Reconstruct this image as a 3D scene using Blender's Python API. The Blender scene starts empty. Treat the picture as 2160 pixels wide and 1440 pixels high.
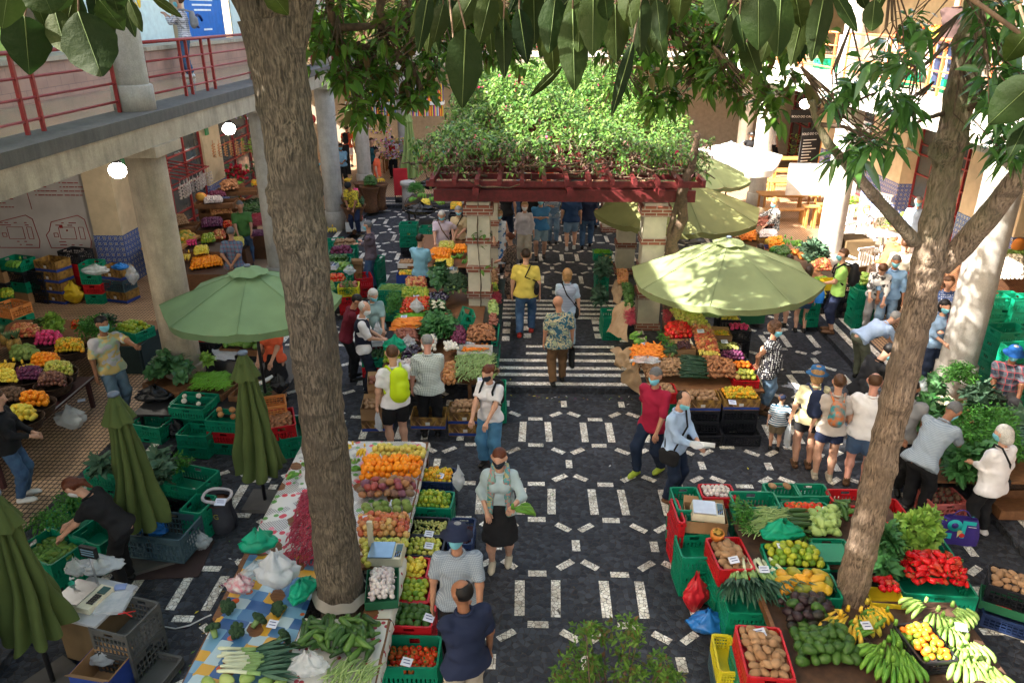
import bpy,math,random
import numpy as np
from mathutils import Vector,Matrix,Euler
random.seed(7);np.random.seed(7)
R_=math.radians
SC=bpy.context.scene
COL=SC.collection
# ---------------------------------------------------------------- camera
CAM_H=6.4;PITCH=R_(23.34);YAW=R_(1.25);FPX=1610.0
cd=bpy.data.cameras.new("camera");cam=bpy.data.objects.new("camera",cd);COL.objects.link(cam)
cd.lens=36*FPX/2160;cd.sensor_width=36;cd.clip_end=500;cd.clip_start=.05
cam.location=(0,0,CAM_H);cam.rotation_euler=(R_(90)-PITCH,0,YAW)
SC.camera=cam
SC.render.resolution_x=1024;SC.render.resolution_y=682
# ---------------------------------------------------------------- light
SUN=Vector((-1,-.33,.80)).normalized()
w=bpy.data.worlds.new("World");SC.world=w;w.use_nodes=True
nt=w.node_tree;bg=nt.nodes['Background'];sk=nt.nodes.new('ShaderNodeTexSky')
sk.sky_type='NISHITA';sk.sun_disc=False
sk.sun_elevation=math.asin(SUN.z);sk.sun_rotation=math.atan2(SUN.x,SUN.y)
tint=nt.nodes.new('ShaderNodeMix');tint.data_type='RGBA';tint.blend_type='MULTIPLY';tint.inputs[0].default_value=1;tint.inputs[7].default_value=(1.12,1.0,.84,1);nt.links.new(sk.outputs[0],tint.inputs[6]);nt.links.new(tint.outputs[2],bg.inputs[0]);bg.inputs[1].default_value=.15;sk.dust_density=4;sk.ozone_density=.3
sl=bpy.data.lights.new("sun",'SUN');so=bpy.data.objects.new("sun",sl);COL.objects.link(so)
sl.energy=5.0;sl.angle=R_(.5);sl.color=(1,.93,.82)
so.rotation_euler=SUN.to_track_quat('Z','Y').to_euler()
so.location=(0,0,30)
SC.view_settings.view_transform='Standard';SC.view_settings.look='None'
SC.view_settings.exposure=2.7;SC.view_settings.gamma=1
# ---------------------------------------------------------------- helpers
def ray(px,py):
 x=(px-1080)/FPX;y=-(py-720)/FPX
 F=Vector((-math.sin(YAW)*math.cos(PITCH),math.cos(YAW)*math.cos(PITCH),-math.sin(PITCH)))
 Rv=Vector((math.cos(YAW),math.sin(YAW),0));U=Rv.cross(F)
 return F+x*Rv+y*U
def W(px,py,z=0.0):
 d=ray(px,py);return Vector((0,0,CAM_H))+d*((z-CAM_H)/d.z)
def WY(px,py,y):
 d=ray(px,py);return Vector((0,0,CAM_H))+d*(y/d.y)
def tag(o,label=None,cat=None,group=None,kind=None):
 if label:o['label']=label
 if cat:o['category']=cat
 if group:o['group']=group
 if kind:o['kind']=kind
 return o
def empty(name,loc=(0,0,0),rz=0,label=None,cat=None,group=None):
 o=bpy.data.objects.new(name,None);COL.objects.link(o);o.location=loc;o.rotation_euler=(0,0,rz)
 o.empty_display_size=.1
 return tag(o,label,cat,group)
def link(name,me,parent=None,loc=None,rot=None,scale=None):
 o=bpy.data.objects.new(name,me);COL.objects.link(o)
 if parent:o.parent=parent
 if loc is not None:o.location=loc
 if rot is not None:o.rotation_euler=rot
 if scale is not None:o.scale=(scale,)*3 if not hasattr(scale,'__len__') else scale
 return o
class MB:
 def __init__(s):s.v=[];s.f=[];s.m=[];s.sm=[];s.mats=[]
 def mi(s,m):
  if m is None:return 0
  if m not in s.mats:s.mats.append(m)
  return s.mats.index(m)
 def add(s,vs,fs,mat=None,smooth=False):
  n=len(s.v);s.v +=[tuple(v) for v in vs];k=s.mi(mat)
  for f in fs:s.f.append(tuple(i+n for i in f));s.m.append(k);s.sm.append(smooth)
  return s
 def box(s,c,d,rz=0,mat=None,rot=None,taper=1):
  M_=rot if rot is not None else Matrix.Rotation(rz,3,'Z')
  vs=[]
  for z in (-.5,.5):
   t=1 if z < 0 else taper
   for x,y in ((-.5,-.5),(.5,-.5),(.5,.5),(-.5,.5)):
    vs.append(Vector(c)+M_@Vector((x*d[0]*t,y*d[1]*t,z*d[2])))
  return s.add(vs,[(0,3,2,1),(4,5,6,7),(0,1,5,4),(1,2,6,5),(2,3,7,6),(3,0,4,7)],mat)
 def b2(s,x0,x1,y0,y1,z0,z1,mat=None):
  return s.box(((x0+x1)/2,(y0+y1)/2,(z0+z1)/2),(abs(x1-x0),abs(y1-y0),abs(z1-z0)),mat=mat)
 def bar(s,a,b,w_=.03,h_=.03,mat=None):
  a=Vector(a);b=Vector(b);d=b-a;L=d.length
  if L < 1e-6:return s
  q=d.to_track_quat('X','Z').to_matrix()
  return s.box((a+b)/2,(L,w_,h_),rot=q,mat=mat)
 def tube(s,pts,rad,n=8,mat=None,cap=True,smooth=True,noise=0,flat=None):
  pts=[Vector(p) for p in pts]
  if not hasattr(rad,'__len__'):rad=[rad]*len(pts)
  vs=[];fs=[];up=None
  for i,p in enumerate(pts):
   d=(pts[min(i+1,len(pts)-1)]-pts[max(i-1,0)]).normalized()
   if up is None:
    up=Vector((0,0,1)) if abs(d.z) < .9 else Vector((1,0,0))
   a=d.cross(up).normalized();b_=a.cross(d).normalized();up=b_
   for k in range(n):
    t=2*math.pi*k/n;r=rad[i]*(1+(random.uniform(-noise,noise) if noise else 0))
    vs.append(p+a*math.cos(t)*r+b_*math.sin(t)*r*(flat or 1))
  for i in range(len(pts)-1):
   for k in range(n):
    k2=(k+1) % n;fs.append((i*n+k,i*n+k2,(i+1)*n+k2,(i+1)*n+k))
  if cap:fs.append(tuple(range(n-1,-1,-1)));fs.append(tuple((len(pts)-1)*n+k for k in range(n)))
  return s.add(vs,fs,mat,smooth)
 def lathe(s,prof,c=(0,0,0),n=16,mat=None,smooth=True,rot=None,lobes=0,la=0,sx=1,sy=1,jit=0):
  vs=[];fs=[];c=Vector(c)
  for (r,z) in prof:
   for k in range(n):
    t=2*math.pi*k/n;rr=r*(1+(la*math.cos(lobes*t) if lobes else 0)+(random.uniform(-jit,jit) if jit else 0))
    p=Vector((rr*math.cos(t)*sx,rr*math.sin(t)*sy,z))
    if rot is not None:p=rot@p
    vs.append(c+p)
  for i in range(len(prof)-1):
   for k in range(n):
    k2=(k+1) % n;fs.append((i*n+k,i*n+k2,(i+1)*n+k2,(i+1)*n+k))
  if prof[0][0] > 1e-4:fs.append(tuple(range(n-1,-1,-1)))
  if prof[-1][0] > 1e-4:fs.append(tuple((len(prof)-1)*n+k for k in range(n)))
  return s.add(vs,fs,mat,smooth)
 def ball(s,c,r,n=10,mat=None,rot=None,sc=(1,1,1),jit=0):
  prof=[(max(r*math.sin(math.pi*i/(n//2+1)),1e-5),-r*math.cos(math.pi*i/(n//2+1))*sc[2]) for i in range(n//2+2)]
  return s.lathe(prof,c,n,mat,True,rot,sx=sc[0],sy=sc[1],jit=jit)
 def prism(s,poly,z0,z1,mat=None):
  n=len(poly);vs=[(p[0],p[1],z0) for p in poly]+[(p[0],p[1],z1) for p in poly]
  return s.add(vs,[tuple(range(n-1,-1,-1)),tuple(range(n,2*n))]+[(i,(i+1) % n,(i+1) % n+n,i+n) for i in range(n)],mat)
 def grid(s,fn,nu,nv,mat=None,smooth=True,wrap=False):
  vs=[fn(i/nu,j/nv) for j in range(nv+1) for i in range(nu+1)]
  fs=[(j*(nu+1)+i,j*(nu+1)+i+1,(j+1)*(nu+1)+i+1,(j+1)*(nu+1)+i) for j in range(nv) for i in range(nu)]
  return s.add(vs,fs,mat,smooth)
 def leaf(s,p,d,n_,L,wd,mat=None,droop=.3,fold=.25,seg=3):
  """pointed leaf: base p, direction d, face normal n_"""
  d=Vector(d).normalized();n_=Vector(n_);sd=d.cross(n_)
  sd=sd.normalized() if sd.length > 1e-5 else Vector((1,0,0));n_=sd.cross(d).normalized()
  vs=[];fs=[];q=Vector(p);dd=d.copy()
  for i in range(seg+1):
   t=i/seg;wv=wd*.5*math.sin(math.pi*(.06+.94*t)**.8) if 0 < i < seg else wd*.02
   vs +=[q-sd*wv+n_*wv*fold,q.copy(),q+sd*wv+n_*wv*fold]
   dd=(dd+Vector((0,0,-droop/seg))).normalized();q=q+dd*(L/seg)
  for i in range(seg):
   a=i*3;fs +=[(a,a+1,a+4,a+3),(a+1,a+2,a+5,a+4)]
  return s.add(vs,fs,mat,True)
 def mesh(s,name,mat=None):
  me=bpy.data.meshes.new(name);me.from_pydata(s.v,[],s.f)
  ms=s.mats if s.mats else [mat]
  for m in ms:
   if m:me.materials.append(m)
  if len(s.mats) > 1:me.polygons.foreach_set('material_index',s.m)
  me.polygons.foreach_set('use_smooth',s.sm);me.update()
  return me
 def build(s,name,mat=None,parent=None,loc=None,rot=None,**k):
  o=link(name,s.mesh(name,mat),parent,loc,rot)
  if k:tag(o,**k)
  return o
# ---------------------------------------------------------------- materials
MC={}
def _mix(nt,fac,a,b,mode='MIX'):
 n=nt.nodes.new('ShaderNodeMix');n.data_type='RGBA';n.blend_type=mode
 for k,v in ((0,fac),(6,a),(7,b)):
  if isinstance(v,bpy.types.NodeSocket):nt.links.new(v,n.inputs[k])
  elif isinstance(v,(int,float)):n.inputs[k].default_value=v
  else:n.inputs[k].default_value=tuple(v)+((1,) if len(v)==3 else ())
 return n.outputs[2]
def _n(nt,typ,inp=None,**kw):
 n=nt.nodes.new('ShaderNode'+typ)
 for k,v in kw.items():setattr(n,k,v)
 for k,v in (inp or {}).items():
  if isinstance(v,bpy.types.NodeSocket):nt.links.new(v,n.inputs[k])
  else:n.inputs[k].default_value=v
 return n
def _math(nt,op,a,b=0.0,c=0.0):
 return _n(nt,'Math',{0:a,1:b,2:c},operation=op).outputs[0]
def _ramp(nt,fac,stops,interp='LINEAR'):
 r=nt.nodes.new('ShaderNodeValToRGB');r.color_ramp.interpolation=interp
 e=r.color_ramp.elements
 while len(e) < len(stops):e.new(.5)
 for i,(p,c) in enumerate(stops):
  e[i].position=p;e[i].color=tuple(c)+((1,) if len(c)==3 else ())
 nt.links.new(fac,r.inputs[0]);return r.outputs[0]
def newmat(name):
 m=bpy.data.materials.new(name);m.use_nodes=True;nt=m.node_tree
 return m,nt,nt.nodes['Principled BSDF']
def G3(v):return (v,v,v)
def M(name,c=(.5,.5,.5),r=.6,c2=None,sc=6,bump=0,bsc=None,metal=0,spec=.28,rnd=None,alpha=1,coat=0,dirt=0,sss=0,emit=0,stretch=None,trans=0):
 if name in MC:return MC[name]
 m,nt,b=newmat(name);L=nt.links
 tc=_n(nt,'TexCoord');co=tc.outputs['Object']
 if stretch:co=_n(nt,'Mapping',{0:co,3:stretch}).outputs[0]
 base=None
 if rnd:
  oi=_n(nt,'ObjectInfo').outputs['Random'];ii=_n(nt,'NewGeometry').outputs['Random Per Island']
  f=_math(nt,'FRACT',_math(nt,'ADD',oi,ii))
  base=_ramp(nt,f,[(i/max(1,len(rnd)-1),q) for i,q in enumerate(rnd)])
 else:base=tuple(c)
 if c2 is not None:
  nz=_n(nt,'TexNoise',{'Vector':co,'Scale':sc,'Detail':5.0,'Roughness':.6}).outputs[0]
  f=_ramp(nt,nz,[(.38,G3(0)),(.62,G3(1))])
  base=_mix(nt,f,base,tuple(c2))
 elif rnd is None:
  nz=_n(nt,'TexNoise',{'Vector':co,'Scale':sc,'Detail':4.0}).outputs[0]
  f=_ramp(nt,nz,[(.3,G3(.86)),(.7,G3(1.08))]);base=_mix(nt,1.0,base,f,'MULTIPLY')
 if dirt:
  nz=_n(nt,'TexNoise',{'Vector':co,'Scale':1.7,'Detail':8.0,'Roughness':.7}).outputs[0]
  f=_ramp(nt,nz,[(.42,G3(1)),(.68,G3(1-dirt))]);base=_mix(nt,1.0,base,f,'MULTIPLY')
 if isinstance(base,bpy.types.NodeSocket):L.new(base,b.inputs['Base Color'])
 else:b.inputs['Base Color'].default_value=base+(1,)
 b.inputs['Roughness'].default_value=r;b.inputs['Metallic'].default_value=metal
 b.inputs['Specular IOR Level'].default_value=spec
 if coat:b.inputs['Coat Weight'].default_value=coat
 if sss:
  b.inputs['Subsurface Weight'].default_value=sss;b.inputs['Subsurface Radius'].default_value=(.02,.01,.006)
 if alpha < 1:b.inputs['Alpha'].default_value=alpha
 if emit:b.inputs['Emission Color'].default_value=tuple(c)+(1,);b.inputs['Emission Strength'].default_value=emit
 if bump:
  nz=_n(nt,'TexNoise',{'Vector':co,'Scale':bsc or sc*4,'Detail':6.0,'Roughness':.65}).outputs[0]
  bn=_n(nt,'Bump',{'Height':nz,'Strength':bump,'Distance':.02});L.new(bn.outputs[0],b.inputs['Normal'])
 if trans:
  t=_n(nt,'BsdfTranslucent');
  if isinstance(base,bpy.types.NodeSocket):L.new(base,t.inputs[0])
  else:t.inputs[0].default_value=base+(1,)
  mx=_n(nt,'MixShader',{0:trans});L.new(b.outputs[0],mx.inputs[1]);L.new(t.outputs[0],mx.inputs[2])
  L.new(mx.outputs[0],nt.nodes['Material Output'].inputs[0])
 MC[name]=m;return m
def sock(m):return m.node_tree,m.node_tree.nodes['Principled BSDF']
def objco(nt):return _n(nt,'TexCoord').outputs['Object']
def mat_cobble(name,white):
 m,nt,b=newmat(name);co=objco(nt)
 wob=_n(nt,'TexNoise',{'Vector':co,'Scale':4.0,'Detail':2.0}).outputs[1]
 co2=_n(nt,'VectorMath',{0:co,1:_n(nt,'VectorMath',{0:wob,3:.06},operation='SCALE').outputs[0]},operation='ADD').outputs[0]
 s=19.0 if white else 15.0
 e=_n(nt,'TexVoronoi',{'Vector':co2,'Scale':s},feature='DISTANCE_TO_EDGE').outputs[0]
 c=_n(nt,'TexVoronoi',{'Vector':co2,'Scale':s},feature='F1').outputs[1]
 sep=_n(nt,'SeparateColor',{0:c}).outputs[0]
 big=_n(nt,'TexNoise',{'Vector':co,'Scale':.8,'Detail':5.0}).outputs[0]
 if white:
  col=_ramp(nt,sep,[(0,(.58,.52,.44)),(.5,(.74,.70,.62)),(1,(.86,.83,.77))])
  jt=(.05,.04,.032);ew=.075
 else:
  col=_ramp(nt,sep,[(0,(.018,.021,.028)),(.5,(.032,.036,.046)),(1,(.056,.062,.077))])
  jt=(.040,.032,.028);ew=.07
 f=_ramp(nt,e,[(0,G3(0)),(ew,G3(1))])
 col=_mix(nt,f,jt,col)
 g=_ramp(nt,big,[(.32,G3(.85)),(.68,G3(1.25))]);col=_mix(nt,1.0,col,g,'MULTIPLY')
 if white:
  st=_ramp(nt,_n(nt,'TexNoise',{'Vector':co,'Scale':3.0,'Detail':8.0}).outputs[0],[(.5,G3(1)),(.75,(.5,.46,.42))]);col=_mix(nt,1.0,col,st,'MULTIPLY')
 nt.links.new(col,b.inputs['Base Color'])
 rg=_ramp(nt,big,[(.3,G3(.5)),(.7,G3(.8))]);nt.links.new(rg,b.inputs['Roughness'])
 bn=_n(nt,'Bump',{'Height':_math(nt,'ADD',_ramp(nt,e,[(0,G3(0)),(.14,G3(1))]),_math(nt,'MULTIPLY',sep,.35)),'Strength':.5,'Distance':.010});nt.links.new(bn.outputs[0],b.inputs['Normal'])
 b.inputs['Specular IOR Level'].default_value=.22
 return m
def mat_tiles(name,c1,c2,jt,w_=.1,h_=.1,mortar=.012,rough=.45,bump=.4,axes=(0,1),offset=0.0,vary=.6,wet=0):
 m,nt,b=newmat(name);co=objco(nt);sp=_n(nt,'SeparateXYZ',{0:co})
 cv=_n(nt,'CombineXYZ',{0:sp.outputs[axes[0]],1:sp.outputs[axes[1]]}).outputs[0]
 br=_n(nt,'TexBrick',{'Vector':cv,'Color1':tuple(c1)+(1,),'Color2':tuple(c2)+(1,),'Mortar':tuple(jt)+(1,),'Scale':1.0,'Mortar Size':mortar,'Mortar Smooth':.2,'Bias':0.0,'Brick Width':w_,'Row Height':h_},offset=offset,squash=1.0)
 nz=_n(nt,'TexNoise',{'Vector':co,'Scale':1.3,'Detail':7.0,'Roughness':.65}).outputs[0]
 g=_ramp(nt,nz,[(.3,G3(1-vary*.45)),(.7,G3(1+vary*.25))])
 col=_mix(nt,1.0,br.outputs[0],g,'MULTIPLY');nt.links.new(col,b.inputs['Base Color'])
 b.inputs['Roughness'].default_value=rough
 bn=_n(nt,'Bump',{'Height':br.outputs[1],'Strength':bump,'Distance':.006},invert=True);nt.links.new(bn.outputs[0],b.inputs['Normal'])
 return m
def mat_azulejo(name):
 m,nt,b=newmat(name);co=objco(nt);sp=_n(nt,'SeparateXYZ',{0:co})
 S=7.2
 hz=_math(nt,'ADD',sp.outputs[0],sp.outputs[1])
 u=_math(nt,'SUBTRACT',_math(nt,'FRACT',_math(nt,'MULTIPLY',hz,S)),.5);v=_math(nt,'SUBTRACT',_math(nt,'FRACT',_math(nt,'MULTIPLY',sp.outputs[2],S)),.5)
 r=_math(nt,'SQRT',_math(nt,'ADD',_math(nt,'MULTIPLY',u,u),_math(nt,'MULTIPLY',v,v)))
 a=_math(nt,'ARCTAN2',u,v)
 fl=_math(nt,'ADD',r,_math(nt,'MULTIPLY',_math(nt,'COSINE',_math(nt,'MULTIPLY',a,4.0)),.09))
 nz=_n(nt,'TexNoise',{'Vector':co,'Scale':26.0,'Detail':2.0}).outputs[0]
 fl=_math(nt,'ADD',fl,_math(nt,'MULTIPLY',nz,.12))
 col=_ramp(nt,fl,[(0,(.55,.35,.04)),(.13,(.02,.05,.22)),(.24,(.42,.48,.55)),(.36,(.018,.05,.26)),(.5,(.03,.08,.33)),(.6,(.5,.55,.6)),(.68,(.02,.05,.24))],'CONSTANT')
 mx=_math(nt,'MAXIMUM',_math(nt,'ABSOLUTE',u),_math(nt,'ABSOLUTE',v))
 col=_mix(nt,_math(nt,'GREATER_THAN',mx,.475),col,(.30,.30,.30))
 nt.links.new(col,b.inputs['Base Color']);b.inputs['Roughness'].default_value=.16
 return m
def mat_concrete(name,c,streak=.5,sc=1.0,dark=(.07,.065,.06),amt=.5):
 m,nt,b=newmat(name);co=objco(nt)
 st=_n(nt,'Mapping',{0:co,3:(3.0*sc,3.0*sc,.45*sc)}).outputs[0]
 n1=_n(nt,'TexNoise',{'Vector':st,'Scale':1.6,'Detail':8.0,'Roughness':.7}).outputs[0]
 n2=_n(nt,'TexNoise',{'Vector':co,'Scale':2.3,'Detail':9.0,'Roughness':.7}).outputs[0]
 n3=_n(nt,'TexNoise',{'Vector':co,'Scale':60.0,'Detail':3.0}).outputs[0]
 f=_ramp(nt,n1,[(.5-.12*amt,G3(0)),(.72,G3(streak))]);col=_mix(nt,f,tuple(c),dark)
 col=_mix(nt,1.0,col,_ramp(nt,n2,[(.3,G3(.7)),(.7,G3(1.18))]),'MULTIPLY')
 col=_mix(nt,1.0,col,_ramp(nt,n3,[(.3,G3(.88)),(.7,G3(1.1))]),'MULTIPLY')
 nt.links.new(col,b.inputs['Base Color']);b.inputs['Roughness'].default_value=.82
 bn=_n(nt,'Bump',{'Height':_math(nt,'ADD',n3,n2),'Strength':.25,'Distance':.01});nt.links.new(bn.outputs[0],b.inputs['Normal'])
 return m
def mat_bark(name,c1,c2,c3,moss=None):
 m,nt,b=newmat(name);co=objco(nt)
 d=_n(nt,'TexNoise',{'Vector':co,'Scale':3.0,'Detail':3.0}).outputs[1]
 cw=_n(nt,'VectorMath',{0:co,1:_n(nt,'VectorMath',{0:d,3:.12},operation='SCALE').outputs[0]},operation='ADD').outputs[0]
 st=_n(nt,'Mapping',{0:cw,3:(1,1,.16)}).outputs[0]
 rg=_n(nt,'TexNoise',{'Vector':st,'Scale':62.0,'Detail':4.0,'Roughness':.6}).outputs[0]
 hz=_n(nt,'TexNoise',{'Vector':_n(nt,'Mapping',{0:cw,3:(.6,.6,4.0)}).outputs[0],'Scale':2.2,'Detail':4.0}).outputs[0]
 bl=_n(nt,'TexNoise',{'Vector':co,'Scale':2.4,'Detail':6.0,'Roughness':.6}).outputs[0]
 col=_ramp(nt,rg,[(.36,tuple(x*.35 for x in c1)),(.47,c1),(.62,c2)])
 col=_mix(nt,_ramp(nt,bl,[(.46,G3(0)),(.62,G3(.75))]),col,c3)
 col=_mix(nt,_ramp(nt,hz,[(.60,G3(0)),(.66,G3(.6))]),col,tuple(x*.4 for x in c1))
 if moss:
  ms=_n(nt,'TexNoise',{'Vector':co,'Scale':1.7,'Detail':7.0,'Roughness':.7}).outputs[0]
  zf=_ramp(nt,_math(nt,'MULTIPLY',_n(nt,'SeparateXYZ',{0:co}).outputs[2],.14),[(.60,G3(0)),(.88,G3(1))])
  f=_math(nt,'MULTIPLY',_ramp(nt,ms,[(.42,G3(0)),(.56,G3(.85))]),zf)
  col=_mix(nt,f,col,moss)
 nt.links.new(col,b.inputs['Base Color']);b.inputs['Roughness'].default_value=.85
 h=_math(nt,'ADD',_math(nt,'MULTIPLY',rg,1.0),_math(nt,'MULTIPLY',bl,.6))
 bn=_n(nt,'Bump',{'Height':h,'Strength':1.0,'Distance':.035});nt.links.new(bn.outputs[0],b.inputs['Normal'])
 return m
COB=mat_cobble('dark_cobble',False);COW=mat_cobble('white_cobble',True)
TAN=mat_tiles('tan_tile',(.60,.39,.24),(.52,.33,.20),(.07,.04,.025),.075,.1,.012,.5,.5)
AZU=mat_azulejo('blue_wall_tile')
CONC=mat_concrete('concrete',(.42,.36,.27),.45)
CONCW=mat_concrete('white_concrete',(.62,.60,.56),.3)
CONCD=mat_concrete('weathered_coping',(.115,.108,.10),.75,2.0,(.05,.05,.05),1)
COLM=mat_concrete('column_concrete',(.40,.38,.35),.35,.8)
CREAM=M('cream_plaster',(.62,.50,.34),.8,dirt=.15,bump=.1,sc=3)
CREAML=M('pier_plaster',(.60,.55,.43),.8,dirt=.2,bump=.15,sc=4)
REDM=M('red_metal',(.26,.028,.03),.38,sc=20)
REDB=M('dark_red_timber',(.15,.022,.025),.45,c2=(.10,.018,.018),sc=12,bump=.1)
ORM=M('coral_metal',(.62,.16,.06),.4)
BRICK=mat_tiles('brick',(.28,.085,.05),(.20,.06,.038),(.42,.38,.32),.24,.068,.009,.85,.8,(0,2),.5)
BRICKY=mat_tiles('brick_side',(.28,.085,.05),(.20,.06,.038),(.42,.38,.32),.24,.068,.009,.85,.8,(1,2),.5)
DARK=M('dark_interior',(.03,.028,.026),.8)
WOOD=M('stall_wood',(.22,.10,.042),.6,c2=(.14,.062,.028),sc=9,stretch=(1,6,1),bump=.15)
WOODL=M('pine_wood',(.52,.27,.085),.45,c2=(.42,.20,.06),sc=8,stretch=(1,6,1))
GLASSM=M('window_glass',(.06,.07,.075),.08,spec=.8)
PAPER=M('white_card',(.62,.66,.78),.6)
WHITE=M('white_plastic',(.75,.75,.73),.35)
GLOB=M('lamp_globe',(1,.93,.8),.3,emit=14.0)
BLACK=M('black_plastic',(.018,.018,.02),.4)
STEEL=M('steel',(.45,.46,.48),.3,metal=.8)
GREENF=M('olive_canvas',(.070,.098,.026),.85,sc=3,bump=.05)
#================================================================ground
def struct(name,mb,mat=None):return mb.build(name,mat,kind='structure')
struct('ground',MB().b2(-60,60,-20,90,-.3,-.01,COB))
struct('market_floor',MB().b2(-5.5,6.35,-2,26.6,-.2,0,COB))
b=MB()
for (x0,x1,y0,y1) in ((-14,-6.62,-2,40),(7.12,14,-2,40),(-6.62,7.12,27.9,40)):b.b2(x0,x1,y0,y1,-.1,.12,TAN)
struct('tiled_walkway',b)
b=MB()
b.b2(-6.62,-5.5,-2,27.9,-.1,.121,COB);b.b2(6.35,7.12,-2,27.9,-.1,.121,COB);b.b2(-5.5,6.35,26.6,27.9,-.1,.121,COB)
struct('kerb',b)
b=MB()
for x in (-5.87,-6.3):b.b2(x-.065,x+.065,-2,26.9 if x > -6 else 27.3,.12,.126,COW)
for x in (6.68,7.0):b.b2(x-.065,x+.065,-2,26.9,.12,.126,COW)
for y in (26.9,27.3):b.b2(-5.8,6.6,y-.06,y+.06,.12,.126,COW)
def bar(cx,cy,lx,ly,ang=0,z=0):b.box((cx,cy,z+.001),(lx,ly,.008),rz=ang,mat=COW)
def okp(x,y):return -5.3 < x < 6.2 and 0 < y < 26.4 and not (-1.35 < x < 2.95 and 12.3 < y < 17.45)
for i in range(-6,7):
 for j in range(-4,10):
  cx=.15+1.02*i;cy=9.1+1.96*j
  for (dx,dy,lx,ly,a) in ((-.215,0,.115,.62,0),(.215,0,.115,.62,0),(0,.43,.24,.1,0),(0,-.43,.24,.1,0),(.355,-.6,.23,.095,-R_(38)),(.355,.6,.23,.095,R_(38)),(-.355,-.6,.23,.095,R_(38)),(-.355,.6,.23,.095,-R_(38)),(.51,.98,.105,.21,0)):
   if okp(cx+dx,cy+dy):bar(cx+dx,cy+dy,lx*random.uniform(.94,1.05),ly*random.uniform(.94,1.05),a+random.uniform(-.03,.03))
z=.12
for y in (12.60,12.98,13.27,13.62,15.9,16.15,16.45,16.7,17.0):bar(.8,y,4.2,.12,0,z)
for y in (13.95,14.3):bar(.25,y,.55,.1,0,z);bar(1.3,y,.95,.1,0,z)
for x in (-.45,-.0,.42,1.5,2.0,2.4):
 for y in (14.7,15.1,15.5):bar(x,y+(.17 if x in (0,1.5) else 0),.16,.24,0,z)
for x in (-.75,2.35):bar(x,13.445,.4,.215,0,z)
struct('paving_pattern',b)
b=MB();b.b2(-1.3,2.9,12.45,17.3,-.05,.12,COB);struct('raised_crossing',b)
#================================================================galleries
FLT=mat_tiles('gallery_tile',(.34,.32,.18),(.42,.28,.18),(.08,.06,.05),.4,.4,.006,.16,.15,(0,1),0,.5)
FLTR=mat_tiles('gallery_tile_right',(.40,.34,.26),(.34,.28,.2),(.1,.08,.06),.4,.4,.006,.25,.15)
def gallery(name,label,x0,x1,y0,y1,side,floor,beam,coping):
 g=empty(name,(0,0,0),0,label,'gallery')
 MB().b2(x0,x1,y0,y1,4.5,4.965,beam).build('floor_slab',None,g)
 fe={'l':(x1-.65,x1),'r':(x0,x0+.65)}.get(side)
 if side in 'lr':
  MB().b2(fe[0],fe[1]+(.04 if side=='l' else 0),y0,y1,4.83,5.0,coping).build('coping',None,g)
  if side=='r':g.children[-1].location.x=-.04
  if side=='l':MB().b2(x0,fe[0],y0,y1,4.966,4.985,floor).build('floor_tiles',None,g)
  else:MB().b2(fe[1],x1,y0,y1,4.966,4.985,floor).build('floor_tiles',None,g)
 else:
  MB().b2(x0,x1,y0-.04 if side=='b' else y1-.6,y0+.6 if side=='b' else y1+.04,4.83,5.0,coping).build('coping',None,g)
  MB().b2(x0,x1,y0+.6 if side=='b' else y0,y1 if side=='b' else y1-.6,4.966,4.985,floor).build('floor_tiles',None,g)
 return g
gallery('gallery','upper gallery on the left with dark weathered concrete edge over the round columns',-14.1,-5.74,-3,30.9,'l',FLT,CONC,CONCD)
gallery('gallery','sunlit white upper gallery on the right above the tiled shopfronts',7.04,15,-3,30.9,'r',FLTR,CONCW,CONCW)
gallery('gallery','far gallery across the back of the court behind the foliage',-13,15,31.0,38,'b',FLTR,CONC,CONCW)
b=MB();b.b2(-14.2,-8.0,-8,31,9.9,10.25,CONC);b.build('gallery_roof',label='concrete roof over the left gallery',cat='roof')
b=MB();b.b2(6.9,15,-3,31,8.05,8.4,CONCW);b.build('gallery_roof',label='concrete roof over the right gallery',cat='roof')
b=MB();b.b2(-14.2,15,31.2,38,8.05,8.4,CONC);b.build('gallery_roof',label='concrete roof over the far gallery',cat='roof')
b=MB();b.b2(-13,15,-6,.9,4.6,4.95,CONC);b.build('gallery',label='near gallery where the picture is taken from',cat='gallery')
def column(x,y,z0,z1,r,mat,label,group,cap=True,drum=.6):
 g=empty('column',(x,y,z0),0,label,'column',group)
 h=z1-z0;p=[(r*(1-.0*i),h*i/8) for i in range(9)]
 MB().lathe(p,n=28,mat=mat).build('shaft',None,g)
 if drum:MB().lathe([(r+.045,0),(r+.045,drum-.02),(r+.02,drum)],n=28,mat=mat).build('drum',None,g)
 if cap:MB().box((0,0,h+.07),(r*2.7,r*3.1,.16),mat=mat).build('capital',None,g)
LC='round concrete columns carrying the left gallery';RC='round columns carrying the sunlit right gallery'
CTAN=mat_concrete('warm_column',(.44,.36,.26),.5,.8)
column(-6.08,12.13,.12,4.36,.30,CTAN,'nearest warm stained column on the left, beside the green parasol',LC)
column(-6.1,17.75,.12,4.36,.25,COLM,'slim grey column standing half behind the left tree trunk',LC)
column(-6.04,23.35,.12,4.36,.285,COLM,'grey column with a low drum just right of the left trunk, by the banana crates',LC)
column(-6.3,29.3,.12,4.36,.27,COLM,'far column beside the man in the open dark jacket',LC)
column(-4.95,31.2,.12,4.36,.285,COLM,'far column beside the folded pale green parasol',LC)
CWHT=mat_concrete('white_column',(.60,.58,.54),.25,.8)
column(7.6,12.4,.12,4.36,.30,COLM,'big grey column behind the cabbage stall on the right',RC)
column(7.75,19.2,.12,4.36,.30,CWHT,'brightly sunlit column among the white cafe tables',RC)
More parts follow.
